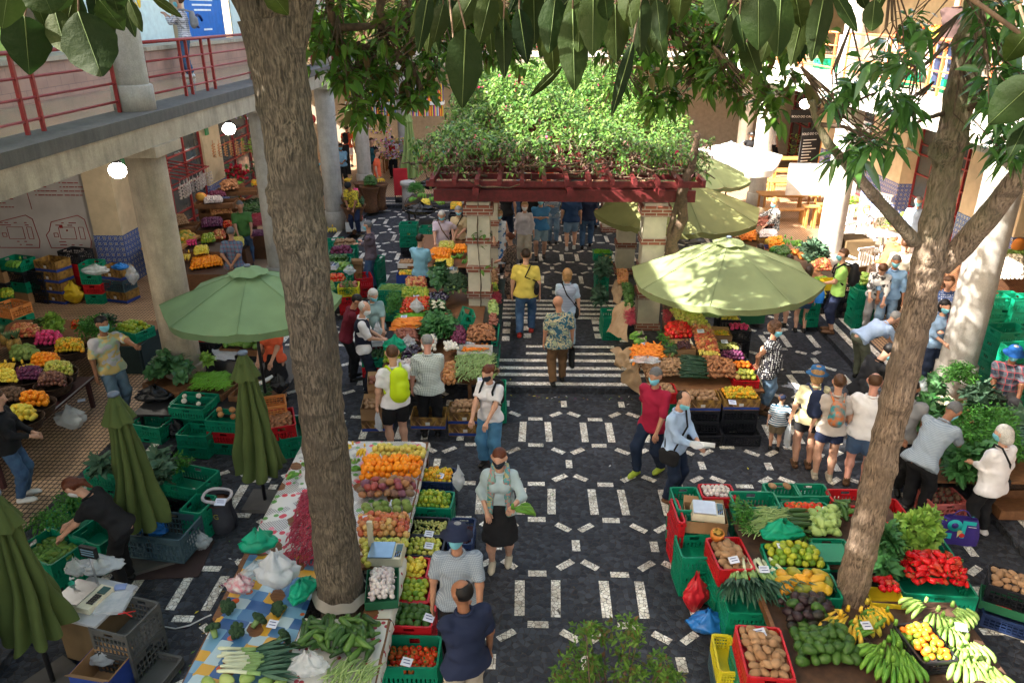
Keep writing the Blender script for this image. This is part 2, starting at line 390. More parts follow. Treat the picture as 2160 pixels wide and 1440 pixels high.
column(7.85,26.3,.12,4.36,.285,CWHT,'sunlit column at the end of the pine benches',RC)
column(8.9,32.5,.12,4.36,.285,CWHT,'farthest column on the right, beside the man in the straw hat',RC)
column(-6.12,12.2,5.0,9.6,.26,COLM,'column on the left gallery, between two lengths of red railing','gallery columns',False,.38)
column(-6.12,18.4,5.0,9.6,.26,COLM,'column on the left gallery behind the tree trunk','gallery columns',False,.38)
column(-6.1,23.6,5.0,9.6,.26,COLM,'column on the left gallery beyond the tree trunk','gallery columns',False,.38)
column(7.55,19.3,5.0,8.05,.24,CWHT,'white column on the right gallery, between two orange railings','gallery columns',False,0)
column(7.5,12.4,5.0,8.05,.24,CWHT,'white column on the right gallery at the right edge','gallery columns',False,0)
column(7.6,26.3,5.0,8.05,.24,CWHT,'white column on the right gallery far end','gallery columns',False,0)
def railing(x,ya,yb,posts,mat,label,ax='y',z=5.0,other=0):
 g=empty('railing',(0,0,0),0,label,'railing','gallery railings')
 P=(lambda a,zz:(x,a,z+zz)) if ax=='y' else (lambda a,zz:(a,x,z+zz))
 for hz,r in ((.95,.028),(.66,.018),(.42,.018),(.16,.018)):
  MB().tube([P(ya,hz),P(yb,hz)],r,8,mat).build('rail',None,g)
 for p in posts:MB().bar(P(p,0),P(p,.95),.045,.045,mat).build('post',None,g)
railing(-6.2,2.0,11.86,[8.2,9.56,9.9,11.86],REDM,'dark red railing on the left gallery, near side of its column')
railing(-6.2,12.52,18.05,[12.6,14.31,14.6,15.3,15.7,17.9],REDM,'dark red railing where the woman stands on the left gallery')
railing(-6.2,18.8,30.8,[19,21,21.4,23,25,25.4,27,29,30.7],REDM,'dark red railing on the left gallery beyond the trunk')
railing(7.3,19.6,30.8,[19.7,21.8,22.2,24,26.6,27,29],ORM,'coral railing on the right gallery beyond its white column')
railing(7.3,12.7,19.0,[12.9,14.5,14.9,16.3,16.7,18.9],ORM,'coral railing on the right gallery, seen between the branches')
railing(31.3,-5.6,7.2,[-5,-3,-1,1,3,5,7],REDM,'red railing on the far gallery behind the leaves','x')
# ---- left ground floor walls
b=empty('shop_wall',(0,0,0),0,'pale grey wall panel printed with red floor plans and lists behind the stacked crates','wall')
PANEL=M('grey_panel',(.55,.51,.50),.7,sc=2)
MB().b2(-14,-10.65,18.25,18.45,.12,4.5,PANEL).build('panel',None,b)
MB().b2(-14,-10.65,18.20,18.25,.12,.62,M('red_skirting',(.16,.01,.012),.6)).build('skirting',None,b)
PR=M('plan_red',(.34,.04,.04),.6)
m=MB()
def wl(x0,z0,x1,z1,t=.018):m.bar((x0,18.245,z0),(x1,18.245,z1),.006,t,PR)
for (cx,cz) in ((-12.75,1.35),(-11.45,1.35)):
 pts=[(-.5,-.38),(.5,-.38),(.55,-.2),(.5,.35),(.35,.45),(-.35,.28),(-.45,.05),(-.55,-.05),(-.5,-.38)]
 for i in range(8):wl(cx+pts[i][0],cz+pts[i][1],cx+pts[i+1][0],cz+pts[i+1][1])
 for (x0,z0,x1,z1) in ((-.2,-.15,.2,.15),(-.35,-.1,-.25,.0),(.3,-.15,.42,.15)):
  wl(cx+x0,cz+z0,cx+x1,cz+z0,.012);wl(cx+x1,cz+z0,cx+x1,cz+z1,.012);wl(cx+x1,cz+z1,cx+x0,cz+z1,.012);wl(cx+x0,cz+z1,cx+x0,cz+z0,.012)
 for k in range(14):xx=cx+random.uniform(-.4,.3);zz=cz+random.choice([-.3,-.22,.2,.26]);wl(xx,zz,xx+random.uniform(.04,.12),zz,.02)
m.box((-11.58,18.243,1.52),(.08,.01,.08),mat=PR);m.box((-11.45,18.243,1.42),(.04,.01,.04),mat=PR)
m.build('floor_plan',None,b)
m=MB()
for (cx,cz,n) in ((-12.6,2.95,5),(-12.0,3.35,5),(-11.35,3.55,6),(-11.95,2.6,4),(-11.3,2.6,4),(-13.1,2.4,5)):
 for k in range(n):
  zz=cz-k*.1;xx=cx
  wl(xx-.08,zz,xx-.04,zz,.018)
  L=random.uniform(.2,.5)
  while L > 0:s_=random.uniform(.05,.16);wl(xx,zz,xx+s_,zz,.022);xx +=s_+.02;L -=s_
wl(-12.25,3.2,-12.2,1.95,.012)
m.build('printed_list',None,b)
def pillar(x0,x1,y0,y1,label,zt=4.5,dz=1.35,cm=CREAM,grp='cream pillars with blue tiled dado'):
 g=empty('pillar',((x0+x1)/2,(y0+y1)/2,.12),0,label,'pillar',grp)
 hx=(x1-x0)/2;hy=(y1-y0)/2
 MB().b2(-hx,hx,-hy,hy,dz-.12,zt-.12,cm).build('plaster',None,g)
 MB().b2(-hx-.02,hx+.02,-hy-.02,hy+.02,0,dz-.1,AZU).build('tiled_dado',None,g)
pillar(-10.65,-9.95,18.0,19.0,'cream pillar with blue tiled base beside the floor plan wall')
pillar(-11.1,-10.05,23.8,25.2,'cream pillar with blue tiled base behind the hanging garlic')
def shopfront(x,y0,y1,side,label,mat=REDM,z1=4.4,ny=4,door=True,parts=True,zb=.12):
 g=empty('shop_window',(x,(y0+y1)/2,zb),0,label,'window','red framed shop windows')
 hy=(y1-y0)/2;h=z1-zb
 MB().b2(-.02,.02,-hy,hy,.02,h,GLASSM).build('pane',None,g)
 m=MB();s=side*.05
 for i in range(ny+1):yy=-hy+2*hy*i/ny;m.b2(s-.03,s+.03,yy-.025,yy+.025,0,h,mat)
 for zz in (0.05,.55,.9,1.6,2.2,2.5,3.1,3.7,h-.05):m.b2(s-.026,s+.026,-hy+.03,hy-.03,zz-.02,zz+.02,mat)
 m.build('frame',None,g)
 MB().b2(-side*1.2-.05,-side*1.2+.05,-hy,hy,0,h,DARK).build('back_panel',None,g)
 m=MB()
 for k in range(26):
  zz=random.choice([.4,.9,1.5,2.1]);m.box((-side*random.uniform(.5,1.0),random.uniform(-hy+.2,hy-.2),zz),(.2,random.uniform(.12,.3),random.uniform(.15,.4)),mat=random.choice(SHELFM))
 m.build('goods',None,g)
SHELFM=[M('goods_%d' % i,c,.6) for i,c in enumerate([(.2,.16,.1),(.35,.3,.2),(.1,.14,.08),(.3,.08,.05),(.12,.12,.2),(.4,.38,.34)])]
for i in range(6):MC['goods_%d' % i].name='shelf_goods'
shopfront(-10.2,19.0,23.8,1,'red framed shop window behind the garlic strings')
shopfront(-10.3,25.2,31.5,1,'red framed shop window at the far left behind the flowers')
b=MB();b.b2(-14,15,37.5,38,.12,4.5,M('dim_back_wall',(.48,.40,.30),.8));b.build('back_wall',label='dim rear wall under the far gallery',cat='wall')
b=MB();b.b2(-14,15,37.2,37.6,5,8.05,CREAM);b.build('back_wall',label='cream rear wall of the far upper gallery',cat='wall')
b=MB();b.b2(-14.2,-14,-3,38,0,4.5,DARK);b.build('side_wall',label='dark outer wall on the far left',cat='wall')
# ---- right ground floor
for (y0,y1,lb) in ((12.0,13.6,'cream pillar with blue tiled base at the right edge behind the crates'),(18.3,20.9,'cream pillar with blue tiled base right of the forked tree'),(24.6,27.2,'cream pillar with blue tiled base behind the white cafe chairs'),(31.2,32.4,'cream pillar with blue tiled base behind the menu board')):
 pillar(11.8,12.9,y0,y1,lb)
shopfront(12.3,13.6,18.3,-1,'red framed shop window right of the forked tree, above the pumpkins')
shopfront(12.3,20.9,24.6,-1,'red framed shop window behind the upper branches on the right')
shopfront(12.3,27.2,31.2,-1,'red framed window beside the cafe benches')
shopfront(12.3,32.4,37.0,-1,'dark red framed doorway at the far right end')
b=MB();b.b2(14,14.2,-3,38,0,8,CREAM);b.build('side_wall',label='cream outer wall on the far right',cat='wall')
# ---- upper left wall:hoardings above a brown block bench
BLK=mat_tiles('brown_blockwork',(.40,.24,.18),(.36,.215,.165),(.25,.16,.13),.42,.2,.006,.75,.3,(1,2),.5)
g=empty('planter_wall',(0,0,0),0,'low brown block wall along the back of the left gallery','low wall')
for y0,y1 in ((5.0,16.4),(17.4,30)):MB().b2(-8.95,-8.3,y0,y1,4.986,5.62,BLK).build('block_section',None,g);MB().b2(-9.0,-8.25,y0,y1,5.622,5.7,CONC).build('cap',None,g)
MB().b2(-8.7,-8.35,16.6,17.2,4.985,5.5,M('red_bin',(.6,.02,.02),.4)).build('litter_bin',label='small red box between the low block walls on the left gallery',cat='box')
def hoard(y0,y1,cols,label,deco=None):
 g=empty('poster',(-9.25,(y0+y1)/2,5.66),0,label,'poster','large posters on the left gallery')
 h=(y1-y0)/2;MB().b2(-.04,0,-h,h,0,2.9,cols).build('sheet',None,g)
 m=MB()
 if deco:deco(m,h)
 if m.v:m.build('print',None,g)
 return g
def d_pale(m,h):
 y1_=M('poster_yellow',(.75,.5,.03),.5);gr=M('poster_green',(.05,.3,.08),.5)
 for k in range(9):
  a=k*.7;m.ball((.006,.9+.3*math.cos(a),1.2+.5*math.sin(a)*(.6+.3*(k % 2))),.2,8,y1_,sc=(.02,.5,1.0))
 m.lathe([(.10,0),(.10,.005)],(.003,-h*.55,.35),14,gr,rot=Matrix.Rotation(R_(90),3,'Y'))
 m.lathe([(.07,0),(.07,.005)],(.010,-h*.55,.35),14,PALE,rot=Matrix.Rotation(R_(90),3,'Y'))
def d_blue(m,h):
 wt=M('poster_white',(.8,.85,.9),.5);rd=M('poster_red',(.6,.03,.04),.5)
 m.b2(0,.006,-h,h,1.75,2.3,wt);m.b2(.006,.012,-h*.9,h*.9,1.35,1.5,rd)
 for k in range(4):m.b2(0,.006,-h*.6+.1*k,h*.6-.1*k,1.15-.13*k,1.2-.13*k,wt)
 m.tube([(.02,-h*.3+.25*math.cos(t*.5),.5+.16*math.sin(t*.5)) for t in range(10)],.035,5,M('poster_dark',(.01,.03,.15),.5));m.b2(0,.008,-.1,.5,.25,.3,wt)
def d_green(m,h):
 for k in range(16):m.ball((.006,random.uniform(-h,h),random.uniform(.1,2.2)),random.uniform(.15,.4),8,random.choice([M('poster_green',(.05,.3,.08),.5),M('poster_yellow',(.75,.5,.03),.5),M('poster_orange',(.7,.18,.05),.5),M('poster_white',(.8,.85,.9),.5)]),sc=(.02,1,1))
PALE=M('poster_pale',(.58,.72,.72),.5)
hoard(15.6,21.2,PALE,'large pale poster with a yellow flower behind the woman on the left gallery',d_pale)
hoard(21.8,24.8,M('poster_blue',(.02,.16,.55),.5),'blue and white poster with a red band beside the tree trunk',d_blue)
hoard(5,15,M('poster_lime',(.35,.5,.12),.5),'lime green poster behind the hanging leaves at the far left',d_green)
hoard(25.5,30.5,PALE,'pale poster at the far end of the left gallery',None)
MB().b2(-13.98,-13.6,-3,31,5,9.9,CREAM).build('gallery_wall',label='cream wall behind the posters of the left gallery',cat='wall')
MB().b2(-9.3,-9.05,21.3,21.6,5.0,8.6,CREAM).build('post',label='cream post between the pale poster and the blue poster',cat='post')
MB().b2(13,13.4,-3,31,5,8.05,CREAM).build('gallery_wall',label='cream back wall of the right gallery',cat='wall')
# ---- lamps
for (x,y,z,lb) in ((-8.2,9.9,3.4,'unseen globe lamp continuing the left row, added for fill light'),(-2.5,33.5,3.4,'globe lamp added behind the foliage to brighten the far gallery, left'),(4.0,33.5,3.4,'globe lamp added behind the foliage to brighten the far gallery, right'),(W(248,360,3.4).x,W(248,360,3.4).y,3.4,'round white globe lamp beside the nearest left column'),(W(483,272,3.4).x,W(483,272,3.4).y,3.4,'round white globe lamp hanging by the garlic strings'),(-8.3,27,3.4,'round white globe lamp beyond the left trunk'),(9.7,28.2,3.42,'round white globe lamp under the right gallery')):  # first three lamps are unseen, added to fill the galleries with light
 g=empty('globe_lamp',(x,y,z),0,lb,'lamp','globe lamps under the galleries')
 MB().ball((0,0,0),.175,16,GLOB,sc=(1,1,.92)).build('globe',None,g)
 MB().lathe([(.11,.17),(.05,.24),(.015,.26),(.012,1.1)],n=12,mat=BLACK).build('stem',None,g)
#================================================================pergola
g=empty('pergola',(.8,15,0),0,'brick banded pergola with dark red beams carrying bougainvillea','pergola')
def off(p):return Vector(p)-Vector((.8,15,0))
def pier(x,y,z0):
 m=empty('pier',off((x,y,z0)));m.parent=g
 zt=2.88-z0;MB().b2(-.23,.23,-.23,.23,0,zt,CREAML).build('plaster_shaft',None,m)
 for bz in (0.02,.72,1.30,1.90,2.62-z0):
  s=.265 if bz < 2.4 else .30
  MB().b2(-s,s,-s,s,bz,bz+.145+(.06 if bz > 2.3 else 0),BRICK).build('brick_band',None,m)
for x in (-1.02,2.57):
 for y in (15.42,19.6,23.8):pier(x,y,.12 if y < 17 else .0)
for y in (15.2,15.62,19.6,23.8):MB().b2(-1.9-.8,3.32-.8,y-.05-15,y+.05-15,2.91,3.14,REDB).build('main_beam',None,g)
for x in (-1.02,.8,2.57):MB().b2(x-.06-.8,x+.06-.8,-.35,9.6,3.142,3.27,REDB).build('long_beam',None,g)
for i in range(14):y=14.85+i*.75;MB().b2(-2.0-.8,3.42-.8,y-.04-15,y+.04-15,3.272,3.38,REDB).build('cross_beam',None,g)
for i in range(13):x=-1.85+i*.43;MB().b2(x-.04-.8,x+.04-.8,-.5,9.9,3.382,3.48,REDB).build('rafter',None,g)
#================================================================people:fields turned into one skin
def rc(p,a,b,r1,r2,flat=None,nrm=None):
 a=np.asarray(a,float);b=np.asarray(b,float);ba=b-a;L2=max(ba@ba,1e-9)
 q=p-a
 if flat:nrm=np.asarray(nrm,float);q=q+(1/flat-1)*(q@nrm)[...,None]*nrm;ba=ba+(1/flat-1)*(ba@nrm)*nrm;L2=max(ba@ba,1e-9)
 t=np.clip((q@ba)/L2,0,1);d=np.linalg.norm(q-t[...,None]*ba,axis=-1)-(r1+(r2-r1)*t)
 return d*(flat if flat else 1)**.5
def nets(prims,h,k=.03,noise=None,post=None,pad=.03):
 """prims: (a, b, r1, r2, flat, nrm, clips); smooth union -> vertices, quads"""
 lo=np.min([np.minimum(np.array(q[0])-q[2],np.array(q[1])-q[3]) for q in prims],0)-pad
 hi=np.max([np.maximum(np.array(q[0])+q[2],np.array(q[1])+q[3]) for q in prims],0)+pad
 n=np.ceil((hi-lo)/h).astype(int)+2
 ax=[lo[i]+h*np.arange(n[i]) for i in range(3)]
 F=np.full(n,.25)
 for q in prims:
  a,b,r1,r2,fl,nr,clips=(list(q)+[None]*7)[:7]
  mg=k+h*2
  l2=np.minimum(np.array(a)-r1,np.array(b)-r2)-mg;h2=np.maximum(np.array(a)+r1,np.array(b)+r2)+mg
  i0=np.clip(((l2-lo)/h).astype(int),0,n-1);i1=np.clip(np.ceil((h2-lo)/h).astype(int)+1,1,n)
  s=tuple(slice(i0[i],i1[i]) for i in range(3))
  P=np.stack(np.meshgrid(ax[0][s[0]],ax[1][s[1]],ax[2][s[2]],indexing='ij'),-1)
  if P.size==0:continue
  d=rc(P,a,b,r1,r2,fl,nr)
  if clips:
   for (c,nn) in clips:d=np.maximum(d,(P-np.array(c))@np.array(nn))
  f=F[s];hh=np.clip(.5+.5*(f-d)/k,0,1);F[s]=f+(d-f)*hh-k*hh*(1-hh)
 if post or noise:
  P=np.stack(np.meshgrid(*ax,indexing='ij'),-1)
  if noise:
   am,fr=noise
   F +=am*(np.sin(P[...,0]*fr+3*np.sin(P[...,2]*fr*.6))*np.sin(P[...,1]*fr*1.1+1)+.6*np.sin(P[...,2]*fr*1.3+P[...,0]*fr*.8+2*np.sin(P[...,1]*fr*.5)))
  if post:F=post(P,F)
 ins=F < 0
 c=[(i,j,l) for i in (0,1) for j in (0,1) for l in (0,1)]
 sub=lambda A,o:A[o[0]:n[0]-1+o[0],o[1]:n[1]-1+o[1],o[2]:n[2]-1+o[2]]
 cnt=sum(sub(ins,o).astype(np.int8) for o in c);act=(cnt > 0) & (cnt < 8)
 if not act.any():return np.zeros((0,3)),[]
 idx=np.full(act.shape,-1);A=np.argwhere(act);idx[act]=np.arange(len(A))
 S=np.zeros((len(A),3));N=np.zeros(len(A))
 for o in c:
  for d_ in range(3):
   if o[d_]:continue
   o2=list(o);o2[d_]=1
   f0=F[A[:,0]+o[0],A[:,1]+o[1],A[:,2]+o[2]];f1=F[A[:,0]+o2[0],A[:,1]+o2[1],A[:,2]+o2[2]]
   mk=(f0 < 0) !=(f1 < 0);t=np.where(mk,f0/np.where(mk,f0-f1,1),0)
   pt=np.tile(np.array(o,float),(len(A),1));pt[:,d_] +=t
   S +=pt*mk[:,None];N +=mk
 V=lo+h*(A+S/N[:,None]);Q=[]
 for d_ in range(3):
  e1,e2=[x for x in range(3) if x !=d_]
  sl0=[slice(1,n[i]-1) for i in range(3)];sl0[d_]=slice(0,n[d_]-1)
  sl1=list(sl0);sl1[d_]=slice(1,n[d_])
  a_=ins[tuple(sl0)];b_=ins[tuple(sl1)];E=np.argwhere(a_ !=b_)
  if len(E)==0:continue
  fl=a_[tuple(E.T)]
  E=E+np.array([0 if i==d_ else 1 for i in range(3)])
  u=np.zeros(3,int);u[e1]=1;v=np.zeros(3,int);v[e2]=1
  q=np.stack([idx[tuple((E-u-v).T)],idx[tuple((E-v).T)],idx[tuple(E.T)],idx[tuple((E-u).T)]],1)
  if d_==1:fl=~fl
  q[~fl]=q[~fl][:,::-1];Q.append(q)
 return V,np.concatenate(Q)
def npmesh(name,V,Q,mats,smooth=True,mi=None):
 me=bpy.data.meshes.new(name)
 me.from_pydata(V.tolist() if hasattr(V,'tolist') else V,[],Q.tolist() if hasattr(Q,'tolist') else Q)
 for m in (mats if isinstance(mats,(list,tuple)) else [mats]):me.materials.append(m)
 me.polygons.foreach_set('use_smooth',[smooth]*len(me.polygons));me.update();return me
def nrmz(v):v=np.asarray(v,float);return v/max(np.linalg.norm(v),1e-9)
def ik(a,b,l1,l2,pole):
 a=np.array(a,float);b=np.array(b,float);d=b-a;L=np.linalg.norm(d);mx=(l1+l2)*.995
 if L > mx:b=a+d/L*mx;d=b-a;L=mx
 x=(l1*l1-l2*l2+L*L)/(2*L);y=math.sqrt(max(l1*l1-x*x,0));u=d/L
 p=np.array(pole,float);p=nrmz(p-(p@u)*u);return a+u*x+p*y,b
SKIN={k:M('skin_'+k,c,.5,sss=.0,sc=14) for k,c in {'fair':(.56,.31,.21),'mid':(.44,.22,.135),'tan':(.30,.135,.075),'pink':(.58,.28,.21)}.items()}
HAIRM={k:M('hair_'+k,c,.5,sc=60,c2=tuple(x*.55 for x in c),stretch=(3,3,.6)) for k,c in {'black':(.012,.010,.010),'dark':(.035,.02,.012),'brown':(.10,.045,.02),'auburn':(.13,.035,.015),'fair':(.36,.20,.08),'grey':(.30,.30,.30),'white':(.62,.60,.56),'salt':(.16,.16,.165)}.items()}
def cloth(name,c,**k):return M('cloth_'+name,c,.85,sc=7,bump=.12,bsc=90,**k)
def pattern(name,fn):
 if name in MC:return MC[name]
 m,nt,b=newmat(name);co=objco(nt);sp=_n(nt,'SeparateXYZ',{0:co});hz=_math(nt,'ADD',sp.outputs[0],_math(nt,'MULTIPLY',sp.outputs[1],.7))
 col=fn(nt,co,hz,sp.outputs[2]);nt.links.new(col,b.inputs['Base Color']);b.inputs['Roughness'].default_value=.85;MC[name]=m;return m
def _lines(nt,v,f,wd):return _math(nt,'LESS_THAN',_math(nt,'FRACT',_math(nt,'MULTIPLY',v,f)),wd)
def p_check(c1,c2,f,wd=.35):
 def fn(nt,co,h,z):
  a=_lines(nt,h,f,wd);b=_lines(nt,z,f,wd);s=_math(nt,'MULTIPLY',_math(nt,'ADD',a,b),.5);return _mix(nt,s,c1,c2)
 return fn
def p_plaid(c1,c2,c3,f):
 def fn(nt,co,h,z):
  a=_mix(nt,_math(nt,'MULTIPLY',_math(nt,'ADD',_lines(nt,h,f,.45),_lines(nt,z,f,.45)),.5),c1,c2)
  return _mix(nt,_math(nt,'MAXIMUM',_lines(nt,h,f,.1),_lines(nt,z,f,.1)),a,c3)
 return fn
def p_stripe(c1,c2,f,wd=.5,vert=False):return lambda nt,co,h,z:_mix(nt,_lines(nt,h if vert else z,f,wd),c1,c2)
def p_dots(c1,c2,s,r=.3):
 return lambda nt,co,h,z:_mix(nt,_math(nt,'LESS_THAN',_n(nt,'TexVoronoi',{'Vector':co,'Scale':float(s),'Randomness':.25}).outputs[0],r),c1,c2)
def p_blot(cols,s):
 return lambda nt,co,h,z:_ramp(nt,_n(nt,'TexNoise',{'Vector':co,'Scale':float(s),'Detail':3.0}).outputs[0],[(.34+.32*i/len(cols),c) for i,c in enumerate(cols)],'CONSTANT')
JEAN=cloth('jeans',(.035,.075,.16),c2=(.06,.12,.22));JEANL=cloth('light_jeans',(.13,.23,.36),c2=(.2,.3,.42));JEAND=cloth('dark_jeans',(.012,.022,.05))
BLK=cloth('black',(.012,.012,.014));NAVY=cloth('navy',(.016,.024,.06));WHT=cloth('white',(.72,.70,.72));KHAKI=cloth('khaki',(.26,.20,.12));BEIGE=cloth('beige',(.46,.40,.32))
BROWN=cloth('brown',(.14,.075,.035));SKYB=cloth('sky_blue',(.22,.42,.62));PALEB=cloth('pale_blue',(.38,.50,.70));YEL=cloth('yellow',(.66,.52,.10));RED=cloth('crimson',(.34,.012,.045));GREY=cloth('grey',(.25,.25,.26));CORAL=cloth('coral',(.72,.12,.05));GRN=cloth('green',(.06,.16,.04));LIME=cloth('lime',(.42,.75,.18));CREAMC=cloth('pale_yellow',(.66,.60,.36));OATM=cloth('oatmeal',(.52,.46,.42));TEAL=cloth('teal',(.02,.09,.10));MAROON=cloth('maroon',(.14,.012,.025));AQUA=cloth('aqua_grey',(.26,.38,.38));LAV=cloth('lavender_grey',(.55,.48,.50));DKBLUE=cloth('mid_blue',(.06,.17,.32))
MASKB=M('mask_blue',(.20,.55,.66),.8);MASKK=M('mask_black',(.02,.025,.035),.8);MASKW=M('mask_white',(.70,.72,.74),.8)
EYE=M('eye_dark',(.02,.015,.012),.3);LIPS=M('lips',(.38,.12,.10),.5)
SHOEK=M('shoe_black',(.015,.014,.014),.4);SHOEW=M('shoe_white',(.70,.68,.66),.5);SHOEB=M('shoe_brown',(.12,.06,.03),.6);SHOEC=M('shoe_cream',(.5,.44,.34),.6);SHOER=M('shoe_red',(.5,.04,.03),.5);SHOEY=M('shoe_lime',(.35,.45,.05),.5)
ARMS={'hang':(.155,.03,-.33),'pocket':(.135,.05,-.25),'cross':(-.06,.135,-.115),'back':(.02,-.115,-.27),'front':(.03,.19,-.22),'bag':(.17,.02,-.34),'phone':(.035,.20,-.03),'reach':(.10,.34,-.16),'down':(.07,.25,-.30),'up':(.14,.36,.02),'hip':(.17,.02,-.225),'chin':(.05,.13,.03),'side':(.36,.12,-.09),'swing':(.13,.14,-.30),'swingb':(.15,-.10,-.31),'lap':(.10,.20,-.27)}
PEOPLE=0
def person(px,py,face,label,H=1.70,z=0,pos=None,lean=0,arms=('hang','hang'),top=None,sleeve=.55,bottom=None,leg='long',shoe=SHOEK,hair='dark',hs='short',skin='fair',mask='b',hat=None,hc=None,look=(0,8),feet=None,girth=1.0,step=0,hem=.0,sit=0,extra=None,fem=False,vest=None,group=None,dress=None,armp=None):
 """px,py: where the feet meet the floor in the photograph; face: heading in degrees (0 = away from the camera, 180 = towards it)"""
 global PEOPLE;PEOPLE +=1
 loc=W(px,py,z) if pos is None else Vector(pos)
 root=empty('person',loc,R_(-face),label,'person',group)
 dist=max(4,(loc-Vector((0,0,CAM_H))).length);hh=min(max(.0115,dist*.00098),.026)
 near=dist < 15
 s=H;ln=R_(lean);g_=girth
 up=np.array([0,math.sin(ln),math.cos(ln)]);fw=np.array([0,math.cos(ln),-math.sin(ln)]);rt=np.array([1.,0,0])
 hipz=.52*s-(abs(step)*.03*s)-(0 if not sit else .25*s);Pv=np.array([0,-.10*s*math.sin(ln) if not sit else 0,hipz])
 sh=Pv+up*.295*s;ch=Pv+up*.21*s;wa=Pv+up*.10*s
 sw=(.098 if fem else .112)*s;hw=.052*s
 ft=feet or [(-.06,0-step*.16,0),(.06,step*.16,0)]
 B=[];legs=[]
 for i,sd in enumerate((-1,1)):
  hp=Pv+rt*hw*sd+np.array([0,0,-.01*s]);f=ft[i]
  an=np.array([f[0]*s,f[1]*s,.045*s+f[2]*s]) if not sit else np.array([.07*sd*s,.22*s,.045*s-.0])
  kn,an=ik(hp,an,.245*s,.235*s,(sd*.15,1,.0));legs.append((hp,kn,an))
 arm=[]
 for i,sd in enumerate((-1,1)):
  a=arms[i];t=ARMS[a] if isinstance(a,str) else a
  S_=sh+rt*sw*sd-up*.012*s
  basis_up=np.array([0,0,1.]) if lean > 25 else up;bf=np.array([0,1.,0]) if lean > 25 else fw
  h_=sh+rt*t[0]*sd*s+bf*t[1]*s+basis_up*t[2]*s
  pole=(sd*.6,-.7,-.45) if not armp else armp
  el,wr=ik(S_,h_,.165*s,.155*s,np.array(pole));arm.append((S_,el,wr))
 lk=(R_(look[0]),R_(look[1])+ln*.55)
 hu=np.array([math.sin(lk[0])*math.sin(lk[1]),math.cos(lk[0])*math.sin(lk[1]),math.cos(lk[1])]);hf=np.array([math.sin(lk[0])*math.cos(lk[1]),math.cos(lk[0])*math.cos(lk[1]),-math.sin(lk[1])]);hr=np.cross(hf,hu)
 nb=sh+up*.03*s;hc0=nb+nrmz(up+hu)*.048*s+hu*.062*s+hf*.008*s
 r=.058*s
 # ---- body
 B +=[(Pv-up*.01*s,wa,.082*s*g_,.072*s*g_,.74,fw),(wa,ch,.072*s*g_,.086*s*(g_*.6+.4),.72,fw),(ch-rt*.045*s,ch+rt*.045*s,.062*s,.062*s,.85,fw),
  (sh-rt*sw*.74-up*.018*s,sh+rt*sw*.74-up*.018*s,.026*s,.026*s),(sh-up*.01*s,hc0-hu*.045*s,.032*s,.030*s)]
 if g_ > 1.12:B.append((wa+fw*.03*s,Pv+fw*.03*s+up*.04*s,.07*s*g_,.07*s*g_))
 if fem:B +=[(ch+rt*.04*s*q+fw*.055*s+up*.01*s,ch+rt*.04*s*q+fw*.06*s,.034*s,.034*s) for q in (-1,1)]
 B +=[(hc0+hu*.012*s-hf*.008*s,hc0+hu*.004*s+hf*.004*s,.054*s,.052*s,.86,hr),(hc0-hu*.03*s+hf*.015*s,hc0-hu*.048*s+hf*.026*s,.036*s,.023*s),(hc0-hu*.004*s+hf*.05*s,hc0-hu*.018*s+hf*.063*s,.006*s,.009*s)]
 B +=[(hc0+hr*.049*s*q-hu*.008*s,hc0+hr*.052*s*q+hu*.008*s,.010*s,.011*s) for q in (-1,1)]
 for (hp,kn,an) in legs:
  B +=[(hp,kn,.054*s*g_,.034*s),(kn,kn*.62+an*.38,.034*s,.034*s),(kn*.62+an*.38,an,.034*s,.021*s)]
 for (S_,el,wr) in arm:B +=[(S_-up*.008*s,el,.026*s*(g_*.5+.5),.023*s),(el,wr,.0235*s,.0155*s)]
 V,Q=nets(B,hh,.022*s)
 V=V.tolist();Q=Q.tolist()
 mb=MB();mb.v=[tuple(v) for v in V];mb.f=[tuple(q) for q in Q];mb.sm=[True]*len(Q);mb.m=[0]*len(Q)
 # ---- hands:palm,four fingers of different lengths and a thumb,overlapping the wrist
 for i,(S_,el,wr) in enumerate(arm):
  sd=(-1,1)[i];d=nrmz(wr-el);pn=nrmz(np.cross(d,[0,0,1]) if abs(d[2]) < .9 else np.array([sd,0,0]));
  if abs(d[2]) < .9:wd=nrmz(np.cross(d,[0,0,1]));nn=nrmz(np.cross(wd,d))*-1
  else:wd=np.array([0,1.,0]);nn=np.array([-sd,0,0.])
  pc=wr+d*.045*s;L=.05*s
  mb.tube([wr-d*.012*s,wr+d*.012*s,pc-d*.008*s,pc+d*.006*s],[.014*s,.0175*s,.023*s,.021*s],8,flat=.55 if abs(wd@np.array([0,1.,0])) > .5 else None)
  for q in range(4 if dist < 22 else 0):
   o=(q-1.5)*.0115*s;Lf=(.040,.047,.044,.034)[q]*s;b0=pc+wd*o;b1=b0+d*Lf*.5+nn*Lf*.12;b2=b1+nrmz(d+nn*.7)*Lf*.5
   mb.tube([b0-d*.01*s,b1,b2],[.0058*s,.0054*s,.004*s],5)
  tb=wr+d*.022*s-wd*.018*s;mb.tube([tb,tb-wd*.012*s+d*.018*s,tb-wd*.013*s+d*.036*s+nn*.006*s],[.0075*s,.0066*s,.005*s],5)
 mb.build('body',SKIN[skin],root)
 def layer(name,prims,mat,k=.03,noise=None,post=None,h=None):
  V,Q=nets(prims,h or hh,k,noise,post)
  if len(V):return link(name,npmesh(name,V,Q,mat),root)
 nz=(.005,30)
 # ---- top
 hm=hem*s
